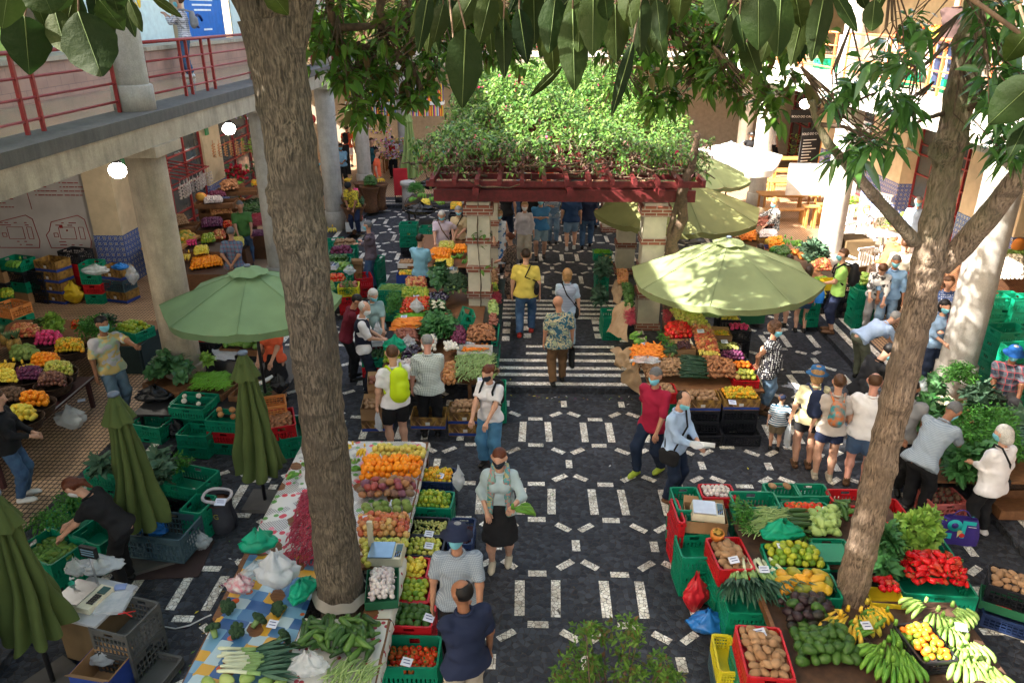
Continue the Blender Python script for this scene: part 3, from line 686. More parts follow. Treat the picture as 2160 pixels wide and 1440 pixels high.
 if top or dress:
  mt=top or dress;hb=Pv-up*(.035*s+hm);cl=[(hb,-up)]
  T=[(Pv-up*(.03*s+hm),wa,.096*s*g_,.089*s*g_,.76,fw,cl),(wa,ch,.089*s*g_,.091*s*(g_*.6+.4),.76,fw),(ch-rt*.05*s,ch+rt*.05*s,.071*s,.071*s,.87,fw),
   (sh-rt*sw*.8-up*.016*s,sh+rt*sw*.8-up*.016*s,.033*s,.033*s),(Pv-rt*.048*s*g_-up*(.02*s+hm),Pv+rt*.048*s*g_-up*(.02*s+hm),.082*s*g_,.082*s*g_,.85,fw,cl)]
  if g_ > 1.12:T.append((wa+fw*.03*s,Pv+fw*.03*s+up*.035*s,.082*s*g_,.082*s*g_,None,None,cl))
  if fem:T +=[(ch+rt*.04*s*q+fw*.058*s+up*.01*s,ch+rt*.04*s*q+fw*.063*s,.042*s,.042*s) for q in (-1,1)]
  if sleeve > 0:
   for (S_,el,wr) in arm:
    if sleeve <=1:e=S_+(el-S_)*sleeve;T.append((S_-up*.004*s,e,.036*s*(g_*.4+.6),.037*s,None,None,[(e,nrmz(el-S_))]))
    else:T.append((S_-up*.004*s,el,.036*s*(g_*.4+.6),.031*s));e=el+(wr-el)*(sleeve-1);T.append((el,e,.032*s,.024*s,None,None,[(e,nrmz(wr-el))]))
  layer('shirt' if not dress else 'dress',T,mt,.03*s,nz)
  mbk=MB();cc=nb-up*.004*s;ringp=[cc+(rt*math.cos(t)*.044*s+fw*(math.sin(t)*.042*s+.006*s))-up*(.012*s*(1 if math.sin(t) > 0 else 0)*abs(math.sin(t))) for t in [2*math.pi*i/12 for i in range(13)]]
  mbk.tube(ringp,.009*s,5);mbk.build('collar',mt,root)
 if vest:layer('vest',[(Pv-up*.03*s,wa,.103*s*g_,.092*s*g_,.78,fw,[(Pv-up*.04*s,-up)]),(wa,ch,.092*s*g_,.104*s,.76,fw),(ch-rt*.05*s,ch+rt*.05*s+up*.03*s,.078*s,.078*s,.87,fw)],vest,.03*s,nz)
 # ---- bottom
 bt=bottom or dress
 if bt:
  if leg in ('skirt','kneeskirt','midi'):
   zl={'skirt':.36,'kneeskirt':.27,'midi':.15}[leg]*s;c0=np.array([Pv[0],(legs[0][1][1]+legs[1][1][1])/2*.5,zl])
   T=[(Pv+up*.03*s,c0,.086*s*g_,.135*s*g_,.92,(0,1,0),[(c0,(0,0,-1))])]
   layer('skirt',T,bt,.03*s,(.006,30))
  else:
   T=[(Pv-up*.01*s,Pv+up*.055*s,.087*s*g_,.080*s*g_,.70,fw,[(Pv+up*.075*s,up)])]
   for (hp,kn,an) in legs:
    if leg=='long':T +=[(hp,kn,.057*s*g_,.050*s),(kn,an+(kn-an)*.06,.050*s,.040*s if not fem else .037*s,None,None,[(an+(kn-an)*.02,nrmz(an-kn))])]
    elif leg=='wide':T +=[(hp,kn,.066*s*g_,.056*s),(kn,an+(kn-an)*.1,.056*s,.062*s,None,None,[(an+(kn-an)*.08,nrmz(an-kn))])]
    elif leg=='crop':e=an+(kn-an)*.4;T +=[(hp,kn,.057*s*g_,.051*s),(kn,e,.051*s,.046*s,None,None,[(e,nrmz(an-kn))])]
    elif leg=='short':e=hp+(kn-hp)*.85;T +=[(hp,e,.066*s*g_,.056*s,None,None,[(e,nrmz(kn-hp))])]
    elif leg=='mini':e=hp+(kn-hp)*.5;T +=[(hp,e,.067*s*g_,.060*s,None,None,[(e,nrmz(kn-hp))])]
   layer('trousers' if leg in ('long','wide','crop') else 'shorts',T,bt,.022*s,nz)
 # ---- shoes
 for i,(hp,kn,an) in enumerate(legs):
  m=MB();a=nrmz(kn-an);fd=np.array([0,1.,0]) if a[2] > .8 else nrmz(np.array([0,1.,0])-a*a[1]+np.array([0,.3,-.3])*(1 if an[1] < -.05*s else 0));gz=an-np.array([0,0,.030*s])
  if fd[2] > 0:fd=np.array([0,1.,0])
  m.tube([gz-fd*.036*s,gz-fd*.022*s,gz+fd*.03*s,gz+fd*.09*s,gz+fd*.118*s],[.018*s,.029*s,.029*s,.027*s,.012*s],8,flat=None)
  m.tube([an+a*.022*s,an-a*.012*s],[.023*s,.025*s],8)
  for j,v in enumerate(m.v):m.v[j]=(v[0],v[1],max(v[2],.002))
  m.build('shoe',shoe,root)
 # ---- head dressing
 hm_=hc_=None
 hb=[(hc0+hu*.014*s-hf*.008*s,hc0+hu*.006*s+hf*.000*s,.060*s,.057*s,.88,hr)]
 fr=lambda P:(P-hc0)@hf
 upd=lambda P:(P-hc0)@hu
 if hs !='none':
  am={'short':.0015,'bald':.001}.get(hs,.003)
  if hs=='curly':hb=[(hc0+hu*.02*s-hf*.012*s,hc0+hu*.0*s-hf*.004*s,.072*s,.070*s,.95,hr)];am=.010
  if hs=='long':hb +=[(hc0-hf*.025*s,hc0-hf*.045*s-hu*.10*s,.056*s,.040*s,.9,hr)]
  if hs=='bob':hb +=[(hc0-hf*.02*s,hc0-hf*.025*s-hu*.045*s,.058*s,.052*s,1.0,hr)]
  if hs=='bun':hb +=[(hc0-hf*.06*s+hu*.015*s,hc0-hf*.066*s+hu*.02*s,.026*s,.026*s)]
  if hs=='tail':hb +=[(hc0-hf*.055*s,hc0-hf*.072*s-hu*.03*s,.018*s,.022*s),(hc0-hf*.072*s-hu*.03*s,hc0-hf*.075*s-hu*.10*s,.022*s,.010*s)]
  fl={'short':-.028,'bald':-.03,'curly':-.04,'bob':-.09,'long':-.17,'bun':-.035,'tail':-.14}[hs]*s
  def post(P,F):
   u=upd(P);f=fr(P)
   cut=np.where(u > .022*s,f-.045*s,f-(.006*s if hs in ('short','bald') else .018*s));F=np.maximum(F,cut)
   F=np.maximum(F,fl-u)
   if hs=='short':F=np.maximum(F,-(u+.012*s)-(.0*s-f)*1.2-.012*s)
   if hs=='bald':F=np.maximum(F,-(np.sqrt(np.maximum(((P-hc0-hu*.06*s)**2).sum(-1),0))-.040*s));F=np.maximum(F,f+.004*s-.0*u)
   return F
  layer('hair',hb,HAIRM[hair],.02*s,(am,110),post,h=min(hh,.012 if near else .018))
 if mask:
  mk_={'b':MASKB,'k':MASKK,'w':MASKW}[mask]
  def post(P,F):return np.maximum(np.maximum(F,(P-hc0)@hu+.006*s),.012*s-fr(P))
  layer('face_mask',[(hc0-hu*.012*s+hf*.006*s,hc0-hu*.02*s+hf*.010*s,.053*s,.050*s,.86,hr),(hc0-hu*.03*s+hf*.02*s,hc0-hu*.05*s+hf*.03*s,.041*s,.026*s),(hc0-hu*.01*s+hf*.05*s,hc0-hu*.03*s+hf*.06*s,.016*s,.014*s)],mk_,.02*s,None,post,h=min(hh,.011 if near else .016))
 if not mask and near:m=MB();m.tube([hc0+hf*.052*s-hu*.036*s+hr*.012*s*q for q in (-1,0,1)],[.002*s,.0045*s,.002*s],6);m.build('mouth',LIPS,root)
 if dist < 17:
  for q in (-1,1):m=MB();m.ball(hc0+hf*.0475*s+hu*.004*s+hr*.020*s*q,.0062*s,6,sc=(1,.6,.7));m.build('eye',EYE,root)
 if hat:
  m=MB();Rm=Matrix((tuple(hr),tuple(hf),tuple(hu))).transposed()
  pr={'bucket':[(.098,-.0),(.062,.018),(.060,.05),(.052,.066),(.0001,.070)],'cap':[(.063,.012),(.062,.035),(.052,.055),(.03,.068),(.0001,.072)],'straw':[(.118,.004),(.112,.010),(.064,.016),(.060,.055),(.048,.066),(.0001,.062)]}[hat]
  m.lathe([(a*s,b*s) for a,b in pr],Vector(hc0),18,rot=Rm,jit=.02 if hat=='bucket' else 0)
  if hat=='straw':m.lathe([(.0655*s,.017*s),(.064*s,.03*s)],Vector(hc0),18,BLK,rot=Rm);
  m.build('hat',hc,root)
 root['h']=H
 info=dict(root=root,sh=sh,ch=ch,wa=wa,P=Pv,up=up,fw=fw,arm=arm,head=hc0,s=s,hu=hu,hf=hf)
 if extra:extra(info)
 del root['h']
 return info
def wpt(i,p):return i['root'].matrix_basis @ Vector(p)
def backpack(i,mat,label,strap=None,big=1.0,low=0):
 s=i['s'];c=i['ch']-i['fw']*.135*s+i['up']*(.0-low)*s;g=empty('backpack',i['root'].location,i['root'].rotation_euler[2],label,'backpack')
 V,Q=nets([(c-i['up']*.07*s*big,c+i['up']*.07*s*big,.075*s*big,.066*s*big,.7,i['fw']),(c-i['up']*.06*s*big-i['fw']*.04*s,c-i['up']*.0*s-i['fw']*.04*s,.05*s*big,.045*s*big,.7,i['fw'])],.016,.02,(.003,30))
 link('bag_body',npmesh('bag_body',V,Q,mat),g)
 for q in (-1,1):
  a=i['sh']+np.array([.06*s*q,0,0]);m=MB();m.tube([c+i['up']*.09*s+np.array([.03*s*q,0,0]),a+i['up']*.042*s,a+i['fw']*.075*s-i['up']*.02*s,i['ch']+i['fw']*.085*s+np.array([.075*s*q,0,0])-i['up']*.02*s,i['wa']+np.array([.095*s*q,0,0])-i['fw']*.03*s],.011*s,6);m.build('strap',strap or mat,g)
def sidebag(i,mat,label,side=1,cross=True,size=.12,z=-.02,name='shoulder_bag',cat='bag',strap=True):
 s=i['s'];g=empty(name,i['root'].location,i['root'].rotation_euler[2],label,cat);c=i['P']+np.array([.125*s*side,.02*s,z*s])
 V,Q=nets([(c-np.array([0,size*.4*s,0]),c+np.array([0,size*.4*s,0]),.045*s,.045*s,.6,(1,0,0)),(c+np.array([0,-size*.3*s,-.05*s]),c+np.array([0,size*.3*s,-.05*s]),.05*s,.05*s,.6,(1,0,0))],.014,.02,(.002,30))
 link('bag_body',npmesh('bag_body',V,Q,mat),g)
 if strap:
  q=-side if cross else side;m=MB();S=i['sh']+np.array([.06*s*q,0,0])+i['up']*.042*s
  m.tube([c+np.array([0,.04*s,.05*s]),i['ch']+i['fw']*.1*s+np.array([.01*s*side,0,0]),S+i['fw']*.035*s,S,S-i['fw']*.035*s,i['ch']-i['fw']*.09*s,c+np.array([0,-.04*s,.05*s])],.008*s,5);m.build('strap',mat,g)
def handbag(i,mat,label,hand=1,w_=.3,h_=.34,name='carrier_bag',cat='bag',cols=None,soft=True):
 wr=i['arm'][hand][2];p=wpt(i,wr);g=empty(name,(p.x,p.y,p.z-.1),i['root'].rotation_euler[2]+R_(90),label,cat)
 def fn(u,v):
  t=2*math.pi*u;r_=1-(v**2)*.25;b_=.8+.3*math.sin(math.pi*min(1,(1-v)*1.2)) if soft else 1
  return (w_/2*math.cos(t)*(abs(math.cos(t))**(-.4) if abs(math.cos(t)) > .05 else 1)*b_*r_*(1+.04*math.sin(7*t+5*v)),(.05 if soft else .045)*math.sin(t)*b_*(1+.2*math.sin(9*t+8*v))*(1-v*.8 if soft else 1),-h_+v*h_*.95-.02)
 m=MB();m.grid(fn,24,8,mat);m.add([(w_*.45*x,.03*y,-h_-.015) for x,y in ((-1,-1),(1,-1),(1,1),(-1,1))],[(0,1,2,3)],mat)
 m.build('sack',None,g)
 m=MB();m.tube([(-w_*.25,0,-.05),(-w_*.1,0,.05),(0,0,.07),(w_*.1,0,.05),(w_*.25,0,-.05)],.008,5);m.build('handle',mat,g)
 if cols:cols(g,w_,h_)
 return g
BAN_M={'g':M('banana_green',(.10,.26,.03),.4,rnd=[(.07,.22,.03),(.16,.32,.05),(.11,.27,.03)]),'y':M('banana_yellow',(.75,.48,.03),.45,rnd=[(.78,.50,.03),(.70,.42,.03),(.62,.42,.06),(.45,.42,.05)]),'p':M('banana_pale_green',(.3,.45,.1),.45,rnd=[(.20,.36,.07),(.28,.44,.12),(.24,.40,.09)])}
def banana_mb(c,rz,n,s,mat,L=.17,flat=False):
 m=MB()
 for row in range(2 if n > 6 else 1):
  k=n//(2 if n > 6 else 1)
  for i in range(k):
   a=rz+(i-(k-1)/2)*.21+random.uniform(-.04,.04);r0=.0195*s
   pts=[]
   for j in range(6):
    t=j/5;b=t*1.15+row*.42;rr=L*s*(math.sin(b))*.98+.02*s;zz=L*s*(math.cos(b)-.55)*.55
    pts.append(Vector(c)+Vector((math.cos(a)*rr-math.sin(rz)*0,math.sin(a)*rr+(i-(k-1)/2)*.018*s,zz+(.03*s if row else 0))))
   m.tube(pts,[.006*s,.012*s,r0,r0,.015*s,.004*s],6,mat)
 m.tube([Vector(c)+Vector((0,0,.06*s)),Vector(c)+Vector((0,0,.11*s))],[.018*s,.012*s],6,mat)
 return m
BPROTO={}
def banana_hand(p,rz,label,n=7,s=1.0,col='g',group=None,rx=0):
 key=(n,col)
 if key not in BPROTO:BPROTO[key]=banana_mb((0,0,0),0,n,1.0,BAN_M[col]).mesh('banana_bunch')
 o=link('banana_bunch',BPROTO[key],None,p,(rx,0,rz),s)
 return tag(o,label,'bananas',group)
def hd(px,py,H,z=0):p=W(px,py,H*.985+z);return (p.x,p.y,z)
CHK=pattern('check_white_green',p_check((.62,.66,.62),(.08,.12,.12),38,.3));GCHK=pattern('check_grey',p_check((.36,.42,.48),(.17,.21,.27),60,.5));LCHK=pattern('check_lavender',p_check((.60,.52,.58),(.34,.26,.38),45,.3))
BCHK=pattern('check_blue',p_plaid((.10,.16,.24),(.05,.08,.14),(.25,.08,.10),11));PLAID=pattern('plaid_red',p_plaid((.03,.04,.07),(.16,.18,.22),(.40,.08,.10),9))
HAW=pattern('floral_teal',p_blot([(.015,.07,.12),(.02,.12,.18),(.45,.40,.24),(.02,.08,.13),(.30,.34,.22)],11));DOTS=pattern('polka',p_dots((.02,.02,.03),(.75,.75,.75),28,.36));FLOR=pattern('floral_dark',p_blot([(.03,.02,.018),(.05,.035,.03),(.26,.19,.15),(.03,.02,.02)],22))
STRB=pattern('stripes_blue',p_stripe((.68,.70,.72),(.02,.12,.22),28,.5));SWEAT=pattern('sweater_stripe',p_stripe((.075,.055,.075),(.13,.10,.12),30,.3));SUND=pattern('sundress',p_blot([(.62,.66,.72),(.62,.66,.72),(.05,.18,.45)],7));HAWY=pattern('floral_yellow',p_blot([(.62,.48,.03),(.70,.55,.05),(.03,.03,.02),(.62,.5,.04)],16))
TIED=pattern('tie_dye',p_blot([(.50,.46,.48),(.38,.46,.32),(.58,.42,.16),(.50,.48,.52),(.36,.44,.32)],3.2));ZEB=pattern('zigzag',p_check((.62,.60,.64),(.12,.12,.16),24,.35));QUILT=pattern('quilted',p_stripe((.27,.31,.40),(.17,.20,.28),18,.12));SCARFM=pattern('scarf',p_blot([(.05,.25,.22),(.42,.36,.18),(.10,.30,.32),(.45,.22,.20),(.2,.35,.3)],9));BWP=pattern('print_bw',p_blot([(.05,.05,.05),(.55,.55,.54),(.04,.04,.04)],14));WBP=pattern('print_wb',p_blot([(.7,.7,.7),(.68,.67,.66),(.08,.08,.08)],9));BDOT=pattern('print_blue',p_dots((.06,.11,.28),(.6,.65,.75),30,.3))
# ---- near the camera
def banana_lady(i):
 s=i['s'];g=i['root'];c=i['sh']
 for q in (-1,1):
  V,Q=nets([(c+np.array([.045*q,-.02,.05])*s*1.,c+np.array([.055*q*s,.065*s,-.03*s]),.022*s,.026*s),(c+np.array([.055*q*s,.065*s,-.03*s]),c+np.array([.07*q*s,.08*s,-.30*s]),.028*s,.022*s,.6,(0,1,0))],.012,.02,(.003,50))
  link('scarf',npmesh('scarf',V,Q,SCARFM),g)
 banana_hand(wpt(i,i['arm'][0][2])+Vector((0,-.1,-.03)),R_(20),'bunch of green bananas held up by the woman with the scarf',7,1.35)
i=person(1056,1186,183,'woman walking towards the camera in a patterned scarf and black skirt',1.66,arms=((.11,.23,-.13),(.09,.10,-.27)),top=cloth('pale_aqua',(.42,.52,.54)),sleeve=1.5,bottom=BLK,leg='kneeskirt',shoe=SHOEC,hair='auburn',mask='k',step=.25,fem=True,girth=1.05,look=(8,8))
banana_lady(i)
i=person(972,1392,178,'man in a navy bucket hat and grey checked shirt behind the tomato crate',1.72,arms=((.13,.16,-.29),'hang'),top=GCHK,sleeve=.85,bottom=BLK,hair='grey',hat='bucket',hc=NAVY,look=(14,-10),girth=1.12,hem=.02,skin='mid')
person(0,0,330,'balding man in a dark navy T-shirt seen from behind at the bottom edge',1.76,pos=hd(978,1240,1.76),arms=('cross','hang'),top=NAVY,sleeve=.9,bottom=BEIGE,hair='black',hs='bald',skin='tan',mask=None,look=(-25,5),girth=1.1,hem=.02)
i=person(1412,1052,128,'man in a light blue shirt with a black strap holding a roll of plastic bags',1.72,arms=('front','front'),top=PALEB,sleeve=1.7,bottom=JEAND,hair='dark',hs='bald',look=(10,24),girth=1.12,shoe=SHOEB)
sidebag(i,BLK,'small black shoulder bag of the man in the light blue shirt',1)
p=wpt(i,(i['arm'][1][2]+i['arm'][0][2])/2);g=empty('bag_roll',p+Vector((.02,-.05,.03)),R_(-20),'white roll of plastic bags in the hands of the man in light blue','roll');MB().tube([(-.17,0,0),(.2,0,.03)],.032,12,WHITE).build('roll',None,g);MB().grid(lambda u,v:Vector((-.12+.26*u,-.03-.09*v,.03+.04*math.sin(5*u+3*v))),8,5,M('film',(.7,.75,.8),.3,alpha=.6)).build('loose_sheet',None,g)
person(1368,995,222,'grey haired man in a crimson shirt striding left past the potatoes',1.75,arms=('swing','swingb'),top=RED,sleeve=1.1,bottom=JEAND,hair='salt',hs='short',shoe=SHOEY,step=.6,hem=.03,skin='mid',look=(-5,10),girth=1.05)
i=person(1036,978,205,'young woman in a white T-shirt and wide blue trousers by the bean basket',1.66,arms=('down','down'),top=WHT,sleeve=.7,bottom=cloth('denim_soft',(.07,.20,.34)),leg='wide',hair='auburn',hs='bun',mask='k',fem=True,look=(15,14))
backpack(i,BLK,'black backpack of the woman in wide blue trousers',big=.95,low=.03)
i=person(842,955,332,'young man in a white T-shirt with a lime rucksack and a plastic bag',1.80,arms=('hang','front'),top=WHT,sleeve=.75,bottom=BLK,leg='short',hair='brown',hs='short',skin='fair',mask='k',look=(15,10),shoe=SHOEB)
backpack(i,M('lime_nylon',(.50,.68,.01),.5),'bright lime rucksack on the back of the man in white',big=1.15)
BAGW=M('thin_white_bag',(.72,.75,.78),.35,alpha=.72,c2=(.6,.64,.68),trans=.2);BAGG=M('thin_green_bag',(.01,.42,.24),.3,alpha=.85,trans=.2);BAGC=M('clear_bag',(.55,.60,.64),.18,alpha=.42,c2=(.75,.78,.8),sc=12);BAGK=M('black_bin_bag',(.015,.016,.018),.22,bump=.6,bsc=14);BAGB=M('blue_bag',(.02,.16,.5),.3);BAGR=M('red_bag',(.5,.02,.03),.3)
handbag(i,BAGW,'white plastic carrier bag in the hand of the man with the lime rucksack',0,.26,.26)
person(910,918,352,'bald man in a white and green checked shirt seen from behind at the garlic',1.75,arms=('hang','front'),top=CHK,sleeve=.95,bottom=BLK,hair='grey',hs='bald',skin='pink',mask=None,look=(5,28),hem=.02,girth=1.12)
person(775,826,78,'man in a navy waistcoat over a white shirt holding a bag at the stall',1.74,arms=('front','front'),top=WHT,sleeve=.95,bottom=cloth('navy_trouser',(.012,.015,.03)),vest=cloth('navy_knit',(.012,.015,.035)),hair='white',hs='bald',mask='w',look=(10,24),girth=1.08)
person(0,0,160,'grey haired woman in an aqua top with a cream bag beside the parsley',1.62,pos=hd(783,612,1.62),arms=('down','down'),top=AQUA,sleeve=1.0,bottom=MAROON,hair='white',hs='bob',mask='b',fem=True,look=(-20,28),girth=1.15)
person(0,0,70,'black haired person in a dark red shirt leaning to the stall by the trunk',1.70,pos=hd(728,628,1.66),lean=16,arms=('front','down'),top=MAROON,sleeve=1.3,bottom=BLK,hair='black',hs='short',mask=None,look=(20,25),skin='mid')
person(788,612,275,'grey haired man in a striped sweater standing with folded arms',1.74,arms=('cross','cross'),top=SWEAT,sleeve=1.9,bottom=JEAN,hair='salt',look=(0,4),girth=1.06)
person(0,0,18,'man in a sky blue T-shirt seen from behind between the fruit tables',1.74,pos=hd(884,500,1.74),arms=('cross','front'),top=cloth('soft_blue',(.24,.48,.62)),sleeve=.95,bottom=BLK,hair='dark',look=(15,10),mask=None,hem=.02)
i=person(0,0,184,'white haired man in a pale checked shirt looking down by the brick pier',1.74,pos=hd(932,446,1.74),arms=('hip','down'),top=LCHK,sleeve=.8,bottom=cloth('off_white',(.55,.50,.48)),hair='white',look=(-5,30))
sidebag(i,BROWN,'brown bag on a long strap of the white haired man',-1)
i=person(0,0,182,'grey haired woman in a beige shirt with a camera by the brick pier',1.66,pos=hd(967,438,1.66),arms=('front','down'),top=cloth('sand',(.48,.38,.22)),sleeve=.9,bottom=BLK,hair='grey',hs='bob',fem=True,look=(-6,20))
sidebag(i,BLK,'black shoulder bag of the grey haired woman in beige',1)
person(0,0,180,'woman in a white and blue sundress behind the brick pier',1.64,pos=hd(1053,446,1.64),arms=('hang','down'),dress=SUND,sleeve=0,leg='midi',hair='fair',hs='bob',fem=True,look=(0,18))
i=person(1078,636,292,'woman in a dark floral dress with auburn hair tied up',1.66,arms=('front','front'),dress=FLOR,sleeve=1.4,leg='midi',hair='auburn',hs='bun',fem=True,shoe=SHOEW,look=(5,10),mask=None)
i=person(1108,705,4,'tall man in a yellow T-shirt and jeans walking away up the middle',1.86,z=.12,arms=('hang','hang'),top=YEL,sleeve=.8,bottom=JEAN,hair='dark',shoe=SHOER,step=.5,look=(0,5),girth=1.08,mask=None)
sidebag(i,BLK,'long black sling bag on the shoulder of the man in yellow',1,False,.22,.09)
i=person(1192,735,2,'fair haired woman in a quilted blue waistcoat with wide pale trousers',1.66,z=.12,arms=('front','hang'),top=cloth('pale_denim',(.36,.46,.58)),sleeve=.85,vest=QUILT,bottom=cloth('baby_blue',(.34,.48,.60)),leg='wide',hair='fair',hs='bob',fem=True,look=(0,5))
sidebag(i,BLK,'small dark cross-body bag of the woman in the quilted waistcoat',1,True,.08)
i=person(1176,808,352,'bald man in a teal floral shirt and brown trousers on the striped crossing',1.68,z=.12,arms=('hang','hang'),top=HAW,sleeve=.9,bottom=BROWN,hair='grey',hs='none',skin='mid',mask='k',look=(-40,12),step=.35,hem=.03,girth=1.18)
handbag(i,BLK,'black paper carrier bag held by the bald man in the floral shirt',1,.27,.36,soft=False)
# ---- walkers under the pergola
person(1106,552,182,'fair haired woman in a loose white blouse and beige trousers',1.66,arms=('hang','hang'),top=cloth('blouse',(.56,.52,.54)),sleeve=1.6,bottom=BEIGE,leg='wide',hair='fair',hs='bob',mask='w',fem=True,look=(0,4))
person(1068,512,3,'man in a black T-shirt walking away behind the white blouse',1.78,arms=('hang','hang'),top=BLK,bottom=JEAND,mask=None,hair='dark')
person(1139,545,181,'man in a blue T-shirt and pale shorts with folded arms',1.79,arms=('cross','cross'),top=cloth('royal',(.05,.19,.38)),sleeve=.9,bottom=cloth('blue_grey',(.22,.32,.38)),leg='short',hair='dark',step=.4,girth=1.1,shoe=SHOEK)
person(1166,512,185,'woman in light denim dungarees behind the man with folded arms',1.68,arms=('cross','hang'),top=STRB,sleeve=.9,vest=JEANL,bottom=JEANL,hair='brown',hs='bob',fem=True)
person(1203,527,2,'man in a navy T-shirt and denim shorts walking away',1.80,arms=('hang','hang'),top=cloth('navy_tee',(.02,.05,.13)),sleeve=.8,bottom=JEANL,leg='short',hair='dark',shoe=SHOEW,step=.3,girth=1.12,mask=None)
person(1236,522,6,'man in a dark navy T-shirt and long jeans at the right of the walkers',1.80,arms=('hang','hang'),top=NAVY,sleeve=.8,bottom=JEAN,hair='dark',step=.5,girth=1.1,mask=None)
person(1124,492,178,'person in black half hidden behind the folded arms',1.70,arms=('hang','hang'),top=BLK,bottom=BLK,hair='black')
person(1182,470,3,'distant walker in a grey T-shirt under the pergola beams',1.72,top=GREY,bottom=KHAKI,mask=None)
person(1150,440,180,'distant walker in coral under the pergola beams',1.70,top=CORAL,bottom=JEAN)
person(1095,452,180,'distant walker in sky blue under the pergola beams',1.70,top=SKYB,bottom=BLK)
# ---- left side
person(0,0,155,'grey haired man in a green polo shirt with clasped hands',1.72,pos=hd(505,428,1.72,.12),arms=('lap','lap'),top=GRN,sleeve=.85,bottom=JEAN,hair='salt',mask=None,skin='mid',look=(0,12),girth=1.1)
person(0,0,3,'grey haired man in a dark plaid shirt with hands behind his back',1.72,pos=hd(485,487,1.70,.12),arms=('back','back'),top=BCHK,sleeve=.9,bottom=KHAKI,hair='salt',skin='mid',mask=None,look=(-5,12),hem=.03,girth=1.12)
person(0,0,195,'vendor in a yellow floral shirt and dark cap behind the far baskets',1.68,pos=hd(742,384,1.62,.12),lean=20,arms=('down','front'),top=HAWY,sleeve=.9,bottom=NAVY,hair='black',hat='cap',hc=BLK,skin='tan',look=(0,30),mask=None)
person(676,447,85,'person in black shorts and T-shirt between the trunk and the column',1.76,z=.12,arms=('front','front'),top=BLK,bottom=BLK,leg='short',hair='auburn')
i=person(737,352,5,'person in a coral T-shirt and white shorts with a dark rucksack',1.74,z=.12,top=CORAL,bottom=WHT,leg='short',hair='dark',mask=None)
backpack(i,BLK,'dark rucksack on the coral T-shirt')
person(760,350,4,'person in a yellow T-shirt beside the coral T-shirt',1.78,z=.12,top=cloth('strong_yellow',(.7,.55,.02)),bottom=NAVY,leg='short',hair='black',mask=None)
person(0,0,170,'man in a pale blue shirt behind the black chalkboard',1.6,pos=hd(718,306,1.6,.12),top=SKYB,sleeve=1.2,bottom=BLK,hair='black',skin='tan',arms=('front','front'))
person(790,392,200,'man in an open dark green jacket by the far column',1.80,z=.12,top=BLK,vest=TEAL,sleeve=1.9,bottom=KHAKI,hair='brown',arms=('hang','front'),mask=None,look=(-50,0))
person(0,0,190,'florist in a red waistcoat among the far flowers',1.66,pos=hd(827,290,1.66,.12),top=WHT,vest=cloth('red_vest',(.4,.01,.02)),bottom=BLK,hair='black',arms=('front','front'))
person(258,878,125,'vendor in a pale tie-dyed T-shirt gesturing beside the fruit baskets',1.80,z=.12,arms=((.10,.40,-.04),'hang'),top=TIED,sleeve=.9,bottom=cloth('faded_jeans',(.10,.16,.22)),hair='black',skin='tan',look=(-10,5),step=.3,girth=1.05)
person(52,1050,75,'woman in a black top and jeans at the left edge',1.66,z=.12,arms=('front','front'),top=BLK,sleeve=1.9,bottom=JEAN,hair='brown',hs='long',shoe=SHOEW,fem=True,mask=None)
person(270,1232,262,'auburn haired woman in black bending over the green crates of herbs',1.66,lean=32,arms=('down','front'),top=BLK,sleeve=.7,bottom=BLK,hair='auburn',hs='tail',fem=True,look=(0,30),mask='w')
person(0,0,190,'person in an orange T-shirt and black skirt beneath the left parasol',1.66,pos=(W(592,845).x,W(592,845).y,0),arms=('down','down'),top=CORAL,sleeve=.8,bottom=BLK,leg='kneeskirt',hair='dark',fem=True)
i=person(0,0,262,'woman with a grey bag photographing from the left gallery',1.70,pos=(-7.88,18.6,5.0),arms=('phone','phone'),top=ZEB,sleeve=1.7,bottom=JEAN,hair='brown',hs='bun',shoe=SHOEW,fem=True,look=(0,5))
backpack(i,GREY,'grey backpack of the woman on the left gallery',big=.8)
# ---- right side
person(1607,868,118,'curly haired woman in a polka dot blouse standing with hands behind her',1.64,arms=('back','back'),top=DOTS,sleeve=.35,bottom=JEANL,leg='crop',hair='brown',hs='curly',shoe=SHOEB,fem=True,girth=1.25,hem=.04,look=(10,5),skin='mid')
i=person(1632,948,12,'small child in a striped T-shirt and navy cap holding hands',.96,arms=('hang',(.2,.02,-.16)),top=STRB,sleeve=.9,bottom=KHAKI,leg='short',hair='brown',hat='cap',hc=NAVY,mask=None,look=(60,0),girth=1.2)
i=person(1690,985,8,'woman in a blue bucket hat and pale yellow T-shirt with bare legs',1.66,arms=('hang','front'),top=CREAMC,sleeve=.8,bottom=BLK,leg='mini',hair='fair',hs='bob',hat='bucket',hc=cloth('denim_hat',(.03,.12,.28)),fem=True,shoe=SHOEB,mask=None,look=(10,5))
backpack(i,NAVY,'navy rucksack of the woman in the blue bucket hat');handbag(i,BAGW,'white plastic bag hanging beside the small child',0,.26,.34)
i=person(1733,1010,14,'brown haired woman in an oatmeal T-shirt and navy shorts',1.68,arms=('hang','hang'),top=OATM,sleeve=.7,bottom=NAVY,leg='mini',hair='brown',hs='bun',fem=True,shoe=SHOEC,mask=None,look=(-5,5))
backpack(i,M('orange_teal_nylon',(.60,.16,.03),.6,c2=(.02,.26,.30),sc=9),'orange and teal rucksack of the woman in oatmeal',big=.9)
person(1800,1025,28,'bald man in a white T-shirt and blue shorts just left of the forked tree',1.78,arms=((.15,.16,-.28),'front'),top=WHT,sleeve=.85,bottom=cloth('slate_shorts',(.07,.12,.22)),leg='short',hair='brown',hs='bald',skin='pink',look=(-5,15),girth=1.1,shoe=SHOEB)
